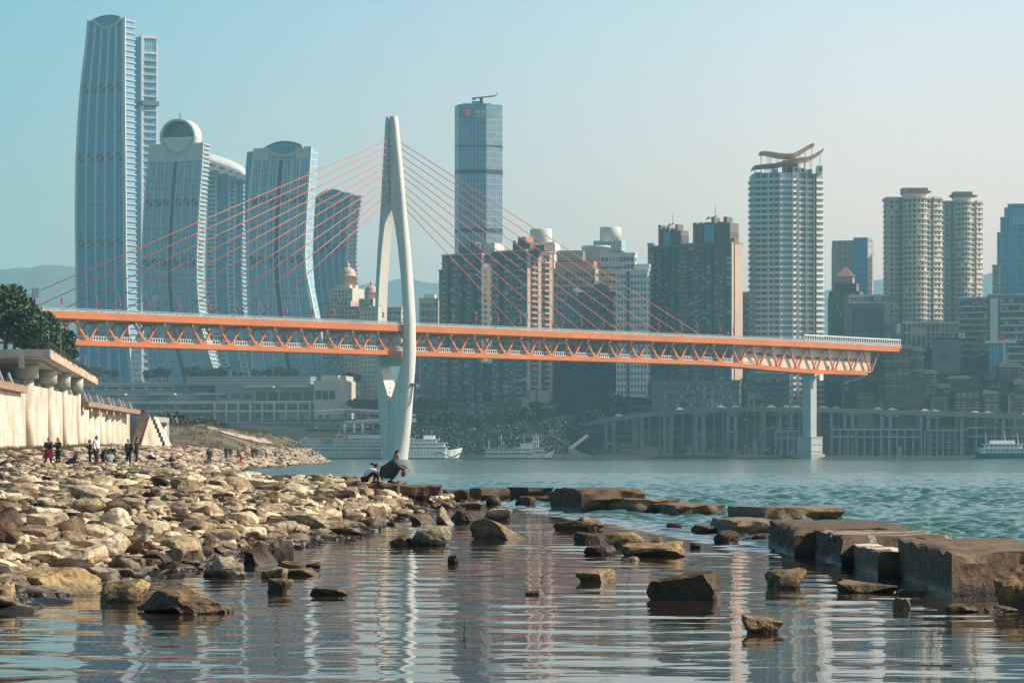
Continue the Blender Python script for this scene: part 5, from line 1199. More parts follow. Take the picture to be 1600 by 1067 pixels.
for px in (575, 590, 555, 600, 640, 655, 667): put_tree(px, 648, 1600, 9, 'dark tree beside the ramp decks under the pylon')

# scrub covering the far slope
rng = random.Random(31); vv = []; 
def scrub(n, x0, x1, y0, y1, seed):
    out = []
    r2 = random.Random(seed)
    for i in range(n):
        y = y0 + (y1 - y0) * r2.random(); x = r2.uniform(x0, x1) * y / 1560
        c = fbm(x, y, .045)
        if c < -.35: continue
        z = far_z(x, y)
        if z < 2.2: continue
        out.append((x, y, z + r2.random() * (1.2 + 2.6 * max(0, c)), 1.0))
    return out
pts_ = scrub(30000, -70, 28, 1498, 1600, 1) + scrub(16000, 20, 310, 1576, 1600, 3) + scrub(26000, -120, 310, 1600, 1760, 2)
c_ = np.array(pts_)[:, :3]; rg_ = np.random.default_rng(8); n_ = len(c_)
a_ = rg_.normal(size=(n_, 3)); a_ /= np.linalg.norm(a_, axis=1)[:, None]; b_ = np.cross(a_, rg_.normal(size=(n_, 3))); b_ /= np.linalg.norm(b_, axis=1)[:, None]
s_ = .5 * (.5 + rg_.random(n_))[:, None]
v_ = np.stack([c_ - a_ * s_, c_ + b_ * s_ * .7, c_ + a_ * s_, c_ - b_ * s_ * .7], 1).reshape(-1, 3)
me = bpy.data.meshes.new('undergrowth'); me.vertices.add(len(v_)); me.vertices.foreach_set('co', v_.ravel()); me.loops.add(len(v_)); me.loops.foreach_set('vertex_index', np.arange(len(v_)))
me.polygons.add(n_); me.polygons.foreach_set('loop_start', np.arange(0, len(v_), 4)); me.polygons.foreach_set('loop_total', np.full(n_, 4)); me.materials.append(leaf_mat('scrub_leaves', (.006, .014, .010), (.012, .021, .014))); me.update()
tag(link('undergrowth', me), 'dark scrub covering the slope of the far bank', kind='stuff')
# stone embankment walls stepped behind the columns
for k, (a, b_, yt, yb, d, lab) in enumerate(((905, 1250, 668, 700, 1585, 'dim stone embankment wall behind the tall columns left of the right pier'), (1285, 1610, 660, 706, 1565, 'dim stone embankment wall behind the dock frames on the right'), (560, 700, 668, 712, 1556, 'dim stone embankment wall below the ramp decks behind the pylon'))):
    o = thing('embankment_wall', lab, 'retaining wall', (0, d, 0)); x0, x1 = X(a, d), X(b_, d); n = int((x1 - x0) / 9)
    for i in range(n):
        xa = x0 + (x1 - x0) * i / n; MB().box(xa, xa + (x1 - x0) / n - .25, .2 * (i % 2), 3, Z(yb, d) - 4, Z(yt, d) + .6 * math.sin(i * 1.7)).build('wall_panel', M_TIM if i % 3 else M_BRD, o)
    MB().box(x0, x1, -.6, .1, Z((yt + yb) / 2, d), Z((yt + yb) / 2, d) + .6).build('wall_ledge', M_GRB, o)
# ================================================================ LEFT: sea wall, overpass stub, big trees, stairs
def wy(px): return 50.1 / ((800 - px) / F - .038)
def wx(y): return -50.1 - .038 * y
M_WALL = mat('stained_wall', (.50, .37, .24), .8, .3, .5, bump=.03, bscale=2, col2=(.72, .62, .48), stretch=(1, .9, .25))
M_WALL2 = mat('pale_column', (.58, .46, .32), .8, .2, .8, bump=.02, bscale=2, col2=(.76, .69, .57), stretch=(1, .3, .35))
M_RUST = mat('rusty_beam', (.28, .12, .07), .85, .3, 1.2, col2=(.42, .30, .2))
M_TEALC = mat('grey_green_concrete', (.44, .46, .43), .75, .08, .3, stretch=(1, 1, .3))
wall = thing('sea_wall', 'tall stained stone wall with round buttresses along the left bank', 'retaining wall', (0, 0, 0))
yy = [330 + i * 10 for i in range(28)]
WT = 9.7
fixn(MB().loft([[(wx(y) - 6, y, -1), (wx(y), y, -1), (wx(y) - .25, y, WT), (wx(y) - 6, y, WT)] for y in yy]).build('wall_face', M_WALL, wall))
for k, px in enumerate((-30, -12, 8, 30, 52, 64, 75, 86, 97, 107, 118, 126, 133, 142, 150, 159, 168, 177, 185)):
    y = wy(px); r_ = .95 if px < 120 else .8
    rb = r_ * (1 if k % 2 else 1.25)
    fixn(MB().lathe(wx(y) - rb * .62, y, [(rb * 1.25, -1), (rb * 1.25, WT - .6 - (k % 3) * .15)], 18).build('buttress', M_WALL2, wall, True))
# beams and leaning railing along its top
for k in range(9):
    y0 = wy(120) + k * 14.0
    if y0 < 595: MB().box(wx(y0) - 2, wx(y0) + 1.9, y0, y0 + 12.2, WT - .2, WT + .55).build('cap_beam', M_RUST, wall)
MB().box(wx(400) - 2, wx(400) + 2.4, 330, 408, WT - .2, WT + .7).build('cap_beam', M_RUST, wall)
for k in range(12):
    y0 = 340 + k * 21.5
    if y0 > 590: break
    y1 = y0 + 20.5
    fixn(MB().bar((wx(y0) + .9, y0, WT + .6), (wx(y0) + .3, y0, WT + 2.1), .3, .3).build('rail_post', M_WHITE, wall))
    fixn(MB().bar((wx(y0) + .9, y0 + 10, WT + .6), (wx(y0) + .3, y0 + 10, WT + 2.1), .3, .3).build('rail_post', M_WHITE, wall))
    fixn(MB().bar((wx(y0) + .55, y0, WT + 1.5), (wx(y1) + .55, y1, WT + 1.5), .15, .9).build('rail_panel', M_DK, wall))
# overpass stub
ov = thing('overpass_platform', 'unfinished concrete overpass slab on fat round piers above the sea wall', 'overpass', (0, 0, 0))
ZP = Z(549, 392); cA = (X(75, 392), 392); cB = (X(150, 540), 540)
M_DECK = mat('weathered_slab', (.52, .49, .43), .8, .3, .5, col2=(.66, .64, .58), bump=.01, stretch=(1, .3, 1))
M_DECKR = mat('rust_stained_slab', (.50, .28, .16), .85, .3, .9, col2=(.66, .56, .44), stretch=(1, .3, 1))
poly = [(-110, 392), cA, (cB[0], cB[1]), (-110, 540)]
fixn(MB().prism(poly, ZP - .9, ZP).build('slab', M_DECK, ov))
fixn(MB().prism([(-109, 396), (cA[0] - 1.5, 396), (cB[0] - 1.5, 536), (-109, 536)], ZP - 1.25, ZP - .9).build('box_girder', M_TEALC, ov))
fixn(MB().loft([[(x + .05, y, ZP - .9), (x + .35, y, ZP - .9), (x + .35, y, ZP + .25), (x + .05, y, ZP + .25)] for x, y in (cA, cB)]).build('edge_beam', M_DECKR, ov))
MB().box(-110, cA[0] + .3, 391.6, 391.98, ZP - .7, ZP + .25).build('edge_beam', M_DECK, ov)
MB().box(X(30, 392), X(38, 392), 391.4, 392.4, ZP - 2.1, ZP - .7).build('bracket', M_DECK, ov)
for px, y, r_ in ((41, 402, 1.6), (74, 432, 1.35), (98, 458, 1.15), (119, 487, 1.1), (-10, 380, 1.7)):
    x = X(px, y)
    if px < 0: continue
    fixn(MB().lathe(x, y, [(r_, Z(591, 400)), (r_, ZP - .9)], 24).build('pier_drum', M_TEALC, ov, True))
    fixn(MB().lathe(x + .1, y, [(r_ * .55, 1), (r_ * .55, Z(591, 400))], 20).build('pier_shaft', M_WALL2, ov, True))
fr = MB()
for i in range(24): x = cA[0] - .4 - i * 1.0; fr.box(x - .04, x + .04, 392.2, 392.28, ZP, ZP + 1.25)
for i in range(60): q = i / 59; x = cA[0] + (cB[0] - cA[0]) * q; y = cA[1] + (cB[1] - cA[1]) * q; fr.box(x - .04, x + .04, y - .04, y + .04, ZP + .2, ZP + 1.25)
fr.bar((cA[0] - 24, 392.2, ZP + 1.25), (cA[0], 392.2, ZP + 1.25), .08, .08); fr.bar((cA[0], cA[1], ZP + 1.25), (cB[0], cB[1], ZP + 1.25), .08, .08)
fixn(fr.build('railing', M_DK, ov))
for px, y, h, lab in ((76, 400, 3.0, 'thin grey lamp post by the trees on the overpass slab'), (95, 420, 2.6, 'bare thin post on the overpass slab edge'), (122, 480, 3.4, 'tall thin bent post near the end of the overpass slab'), (134, 505, 3.2, 'thin upright post near the far end of the overpass slab')):
    r = thing('post', lab, 'post', (X(px, y), y, ZP)); MB().tube([(0, 0, 0), (0, 0, h), (-.7, 0, h + .05)] if px in (76, 122) else [(0, 0, 0), (0, 0, h)], .06, 6).build('pole', M_GREY, r); MB().box(-.1, .1, -.1, .1, 0, .25).build('foot', M_GREY, r)
for (xa, ya), (xb, yb_) in (((-58.6, 325), (-62.9, 402)), ((-62.9, 403.5), (-64.4, 431)), ((-64.6, 433), (-66.0, 456)), ((-66.3, 458), (-68.0, 486))):
    fixn(MB().loft([[(x - 3, y, -1), (x + .75, y, -1), (x + .6, y, 10.9 if ya > 330 else 9.6), (x - 3, y, 10.9 if ya > 330 else 9.6)] for x, y in ((xa, ya), ((xa + xb) / 2 - .2, (ya + yb_) / 2), (xb, yb_))]).build('wall_panel', M_WALL2, wall))
fixn(MB().loft([[(x - 3, y, 9.6), (x + 1.3, y, 9.6), (x + 1.3, y, 10.5), (x - 3, y, 10.5)] for x, y in ((-58.6, 325), (-62.6, 396))]).build('cap_beam', M_RUST, wall))
for k in range(6): fixn(MB().bar((-58.3 - k * .75, 330 + k * 12, 10.5), (-58.9 - k * .75, 330 + k * 12, 12.0), .25, .25).build('rail_post', M_WHITE, wall))
# weeds hanging on the slab edge
wd = MB()
rr_ = random.Random(3)
for i in range(900):
    q = rr_.random() ** .8; x = cA[0] + (cB[0] - cA[0]) * q; y = cA[1] + (cB[1] - cA[1]) * q
    if fbm(x, y, .09) < -.1: continue
    a = Vector((x + rr_.uniform(-.3, .5), y, ZP + .2)); b = a + Vector((rr_.uniform(-.4, .6), rr_.uniform(-.5, .5), rr_.uniform(-.5, .9)))
    wd.add([a - Vector((.06, 0, 0)), a + Vector((.06, 0, 0)), b], [(0, 1, 2)])
tag(wd.build('weeds', leaf_mat('weed_blades', (.10, .09, .04), (.22, .16, .09))), 'dry weeds hanging along the edge of the overpass slab', kind='stuff')
# big dark trees
for k, (px, d, h, rad, lab) in enumerate(((8, 405, 9.4, 4.4, 'tallest dark green tree on the overpass slab, at the left edge'), (36, 415, 8.6, 4.0, 'dark green tree on the overpass slab, second from the left edge'), (62, 425, 6.9, 3.6, 'rounded dark green tree in the middle of the row on the overpass slab'),
        (84, 440, 4.9, 3.2, 'lower dark green tree on the overpass slab in front of the truss end'), (101, 455, 2.9, 2.2, 'small dark bush sloping down to the overpass slab corner'), (-14, 400, 9.6, 4.8, 'dark green tree cut by the left edge of the picture'), (22, 396, 5.5, 3.8, 'low dense dark tree filling the front of the overpass slab'), (54, 402, 4.2, 3.0, 'low dark shrub tree near the lamp post on the overpass slab'))):
    t = make_tree(lab, h, rad, 9000, .26, 40 + k, M_LEAF, nb=14); t.location = (X(px, d), d, ZP - .3)
# grass at the foot of the wall
# stairs with triangular buttress
st = thing('stone_stair', 'steep stone stair with red brown parapets and a white triangular buttress', 'stair', (0, 0, 0))
D0 = 600
tri = [(X(217, D0), Z(706, D0)), (X(259, D0), Z(706, D0)), (X(236, D0), Z(652, D0)), (X(231, D0), Z(652, D0))]
def vprism(poly, y0, y1): 
    n = len(poly); return MB().add([(x, y0, z) for x, z in poly] + [(x, y1, z) for x, z in poly], [tuple(range(n)), tuple(range(2 * n - 1, n - 1, -1))] + [(i, i + n, (i + 1) % n + n, (i + 1) % n) for i in range(n)])
tb = vprism(tri, D0, D0 + 8); tb.v = [(x, y + (x - X(217, D0)) * 1.6, z) for x, y, z in tb.v]
fixn(tb.build('triangular_buttress', M_WALL2, st))
flight = [(X(196, D0), Z(704, D0)), (X(216, D0), Z(704, D0)), (X(232, D0), Z(649, D0)), (X(205, D0), Z(649, D0)), (X(196, D0), Z(660, D0))]
fixn(vprism(flight, D0 + 4, D0 + 12).build('stair_flight', M_GREY, st))
for i in range(22): 
    q = i / 22; MB().box(X(200 + 10 * q, D0), X(214 + 17 * q, D0), D0 + 3.6 + q * .3, D0 + 4.0 + q * .3, Z(704 - 55 * q, D0), Z(704 - 55 * (q + .035), D0)).build('stair_step', M_WALL2, st)
for a, b_, n_ in (((205, 706), (229, 650), 9), ((259, 706), (236, 652), 8)):
    for i in range(n_):
        q0, q1 = i / n_, (i + 1) / n_; x0, x1 = a[0] + (b_[0] - a[0]) * q0, a[0] + (b_[0] - a[0]) * q1; y0, y1 = a[1] + (b_[1] - a[1]) * q0, a[1] + (b_[1] - a[1]) * q1
        MB().box(*sorted((X(x0, D0) - .3, X(x1, D0) + .5)), D0 - .5 + i * .01, D0 + .3, Z(y1, D0) - .5, Z(y1, D0) + .45).build('parapet_block', M_RUST if a[0] < 230 else M_DK, st)
for px in (246, 255): fixn(MB().lathe(X(px, 620), 620, [(.7, 0), (.7, Z(662, 620))], 14).build('buttress', M_WALL2, st, True))
MB().box(X(238, 620), X(262, 620), 618, 622, Z(664, 620), Z(660, 620)).build('cap_beam', M_RUST, st)
MB().box(X(186, 610), X(238, 610), 608, 640, 3, Z(650, 610)).build('landing', M_GREY, st)
# path on the mound
M_PATH = mat('dusty_path', (.42, .34, .25), .9, .1, .4)
pp = [(283, 668, 735), (300, 671, 720), (312, 678, 705), (324, 689, 690), (340, 699, 680), (365, 704, 690), (395, 708, 720), (420, 712, 760)]
rings = []
for px, py, d in pp:
    x = X(px, d); rings.append([(x - 1.4, d - 2, bank_z(x - 1.4, d - 2) + .02), (x + 1.4, d - 2, bank_z(x + 1.4, d - 2) + .25), (x + 1.4, d + 2, bank_z(x + 1.4, d + 2) + .3), (x - 1.4, d + 2, bank_z(x - 1.4, d + 2) + .3)])
o = fixn(MB().loft(rings).build('path', M_PATH)); tag(o, 'dusty footpath down the grassy mound', kind='structure')
# dry grass on the mound and in front of the wall
gm = MB(); rr_ = random.Random(9)
def tuft(x, y, z, h, n, s):
    for i in range(n):
        a = Vector((x + rr_.uniform(-s, s), y + rr_.uniform(-s, s), z - .05)); b = a + Vector((rr_.uniform(-.4, .4) * h, rr_.uniform(-.4, .4) * h, h * rr_.uniform(.6, 1.2)))
        w = .05 * h + .02; gm.add([a - Vector((w, 0, 0)), a + Vector((w, 0, 0)), b], [(0, 1, 2)])
for i in range(1500):
    y = rr_.uniform(600, 860); x = rr_.uniform(-90, -50)
    if fbm(x, y, .06) > -.15: tuft(x, y, bank_z(x, y), rr_.uniform(.4, 1.1), 8, .8)
for i in range(1200):
    y = rr_.uniform(300, 560); x = wx(y) + 1.2 + abs(rr_.gauss(0, 3.5)); tuft(x, y, bank_z(x, y), rr_.uniform(.3, .8), 7, .6)
tag(gm.build('grass', M_DRY), 'dry grass along the foot of the wall and on the mound', kind='stuff')
sp = [thing('bush', 'b', 'bush', (0, 0, 0), 0, 'bushes on the mound') for _ in range(1)][0]
link('foliage', crown_mesh('foliage', leaf_mat('olive_bush', (.05, .06, .025), (.12, .10, .05)), [(0, 0, .5, .8), (.7, .2, .4, .6), (-.6, 0, .35, .6)], 700, .16, 5), sp); MB().tube([(0, 0, -.2), (.1, 0, .6)], .05, 5).build('stem', M_BARK, sp)
for k, (px, d, s_, lab) in enumerate(((272, 690, 2.6, 'dry brown bush on the mound top right of the white buttress'), (262, 680, 2.8, 'dry brown bush directly right of the white buttress'), (284, 700, 1.9, 'low bush where the footpath starts on the mound'), (308, 760, 2.1, 'dark green bush behind the bend of the footpath'), (318, 755, 2.2, 'dark green bush right of the bend of the footpath'), (332, 760, 2.0, 'spreading bush below the quay wall beside the footpath'), (345, 765, 1.5, 'last small bush going down the footpath ridge'))):
    o = sp if k == 0 else dup(sp); x = X(px, d); o.location = (x, d, bank_z(x, d) - .1); o.scale = (s_,) * 3; o['label'] = lab; o.rotation_euler.z = k
# ================================================================ ROCKS, SLABS, CAUSEWAY BLOCKS
def rock_mat(name, stops, wet=(.05, .36), wetc=(.026, .018, .010), rnd=.28, bump=.05, bs=3.0, rough=.85, pit=.45):
    m, n, l, p = _nodes(name)
    g = n.new('ShaderNodeNewGeometry'); sp = n.new('ShaderNodeSeparateXYZ'); l.new(g.outputs['Position'], sp.inputs[0])
    tc = n.new('ShaderNodeTexCoord'); oi = n.new('ShaderNodeObjectInfo')
    ad = n.new('ShaderNodeVectorMath'); ad.operation = 'ADD'; l.new(g.outputs['Position'], ad.inputs[0]); l.new(oi.outputs['Random'], ad.inputs[1])
    a = n.new('ShaderNodeTexNoise'); a.inputs['Scale'].default_value = 2.2; a.inputs['Detail'].default_value = 9; a.inputs['Roughness'].default_value = .7; l.new(g.outputs['Position'], a.inputs['Vector'])
    # broad tone: one per stone (attribute) for the scattered ones, one per object for the single ones
    at = n.new('ShaderNodeAttribute'); at.attribute_name = 'tone'
    sm = n.new('ShaderNodeMath'); sm.operation = 'ADD'; l.new(at.outputs['Fac'], sm.inputs[0]); l.new(oi.outputs['Random'], sm.inputs[1])
    fr = n.new('ShaderNodeMath'); fr.operation = 'FRACT'; l.new(sm.outputs[0], fr.inputs[0])
    m1 = n.new('ShaderNodeMath'); m1.operation = 'MULTIPLY_ADD'; m1.inputs[1].default_value = .74; m1.inputs[2].default_value = -.12; l.new(fr.outputs[0], m1.inputs[0])
    m2 = n.new('ShaderNodeMath'); m2.operation = 'MULTIPLY_ADD'; m2.inputs[1].default_value = .9; l.new(a.outputs[0], m2.inputs[0]); l.new(m1.outputs[0], m2.inputs[2])
    cr = n.new('ShaderNodeValToRGB'); e = cr.color_ramp.elements
    while len(e) < len(stops): e.new(.5)
    for k, (ps, c) in enumerate(stops): e[k].position = ps; e[k].color = (*c, 1)
    l.new(m2.outputs[0], cr.inputs[0])
    # dark pits and lichen
    v = n.new('ShaderNodeTexNoise'); v.inputs['Scale'].default_value = 11; v.inputs['Detail'].default_value = 5; l.new(g.outputs['Position'], v.inputs['Vector'])
    vr = n.new('ShaderNodeMapRange'); vr.inputs[1].default_value = .36; vr.inputs[2].default_value = .50; vr.inputs[3].default_value = pit; vr.inputs[4].default_value = 1; l.new(v.outputs[0], vr.inputs[0])
    hs = n.new('ShaderNodeHueSaturation'); l.new(vr.outputs[0], hs.inputs['Value']); l.new(cr.outputs[0], hs.inputs['Color'])
    # wet, weed covered foot near the water line
    nz = n.new('ShaderNodeMath'); nz.operation = 'MULTIPLY_ADD'; nz.inputs[1].default_value = .28; l.new(a.outputs[0], nz.inputs[0]); l.new(sp.outputs[2], nz.inputs[2])
    wz = n.new('ShaderNodeMapRange'); wz.inputs[1].default_value = wet[0] + .14; wz.inputs[2].default_value = wet[1] + .14; l.new(nz.outputs[0], wz.inputs[0])
    mw = n.new('ShaderNodeMix'); mw.data_type = 'RGBA'; mw.inputs[6].default_value = (*wetc, 1); l.new(wz.outputs[0], mw.inputs[0]); l.new(hs.outputs[0], mw.inputs[7])
    l.new(mw.outputs[2], p.inputs['Base Color'])
    rr = n.new('ShaderNodeMapRange'); rr.inputs[3].default_value = .38; rr.inputs[4].default_value = rough; l.new(wz.outputs[0], rr.inputs[0]); l.new(rr.outputs[0], p.inputs['Roughness'])
    b = n.new('ShaderNodeTexNoise'); b.inputs['Scale'].default_value = bs; b.inputs['Detail'].default_value = 10; b.inputs['Roughness'].default_value = .62; l.new(g.outputs['Position'], b.inputs['Vector'])
    bp = n.new('ShaderNodeBump'); bp.inputs['Distance'].default_value = bump; l.new(b.outputs[0], bp.inputs['Height']); l.new(bp.outputs[0], p.inputs['Normal'])
    return m
TAN = [(.30, (.025, .016, .009)), (.45, (.12, .078, .038)), (.58, (.27, .20, .12)), (.70, (.46, .36, .21)), (.80, (.22, .19, .115)), (.90, (.54, .44, .27)), (1.0, (.70, .59, .40))]
BRN = [(.25, (.035, .021, .010)), (.55, (.11, .066, .026)), (.80, (.30, .20, .08)), (1.0, (.44, .33, .16))]
M_ROCK = rock_mat('river_rock', TAN)
M_ROCKW = rock_mat('wet_rock', BRN, wet=(-.04, .20), wetc=(.016, .011, .007), bump=.07, bs=4)
M_BLOCK = rock_mat('causeway_stone', [(.2, (.024, .016, .009)), (.5, (.060, .038, .021)), (.8, (.14, .092, .052)), (1.0, (.26, .18, .105))], wet=(.0, .20), wetc=(.012, .013, .010), bump=.09, bs=2.6, pit=.7)
def rock_data(seed, sub=4, cuts=9, ext=(1, .8, .55), rough=.05, flat=0):
    rng = random.Random(seed)
    bm = bmesh.new(); bmesh.ops.create_icosphere(bm, subdivisions=sub, radius=1)
    pl = []
    for i in range(cuts):
        n = Vector((rng.gauss(0, 1), rng.gauss(0, 1), rng.gauss(0, 1))).normalized(); pl.append((n, rng.uniform(.42, .72)))
    pl.append((Vector((rng.uniform(-.25, .25), rng.uniform(-.3, .1), 1)).normalized(), rng.uniform(.38, .6)))
    off = Vector((seed * 3.1, seed * 1.7, 0))
    for v in bm.verts:
        p = v.co.copy()
        for n, d in pl:
            s = p.dot(n) - d
            if s > 0: p -= n * s * .94
        nn = noise.noise(p * 1.6 + off) * .12 + noise.noise(p * 5 + off) * rough + noise.noise(p * 13 + off) * rough * .4
        p += p.normalized() * nn
        v.co = Vector((p.x * ext[0], p.y * ext[1], p.z * ext[2]))
    # put the origin at the base
    zmin = min(v.co.z for v in bm.verts); zmax = max(v.co.z for v in bm.verts)
    xs = [v.co.x for v in bm.verts]; cx = (min(xs) + max(xs)) / 2; hw = (max(xs) - min(xs)) / 2
    for v in bm.verts: v.co = Vector(((v.co.x - cx) / hw, v.co.y / hw, (v.co.z - zmin) / (zmax - zmin)))
    return bm                                            # x in -1..1, z in 0..1
def rock_mesh(seed, m, **k):
    bm = rock_data(seed, **k); me = bpy.data.meshes.new('rock'); bm.to_mesh(me); bm.free(); me.materials.append(m)
    me.polygons.foreach_set('use_smooth', [True] * len(me.polygons)); me.set_sharp_from_angle(angle=R(14)); return me
def hit(px, py, fz=bank_z, d0=30, d1=900):
    d = d0; prev = None
    while d < d1:
        g = fz(X(px, d), d) - Z(py, d)
        if g >= 0: return d
        d *= 1.004
    return None
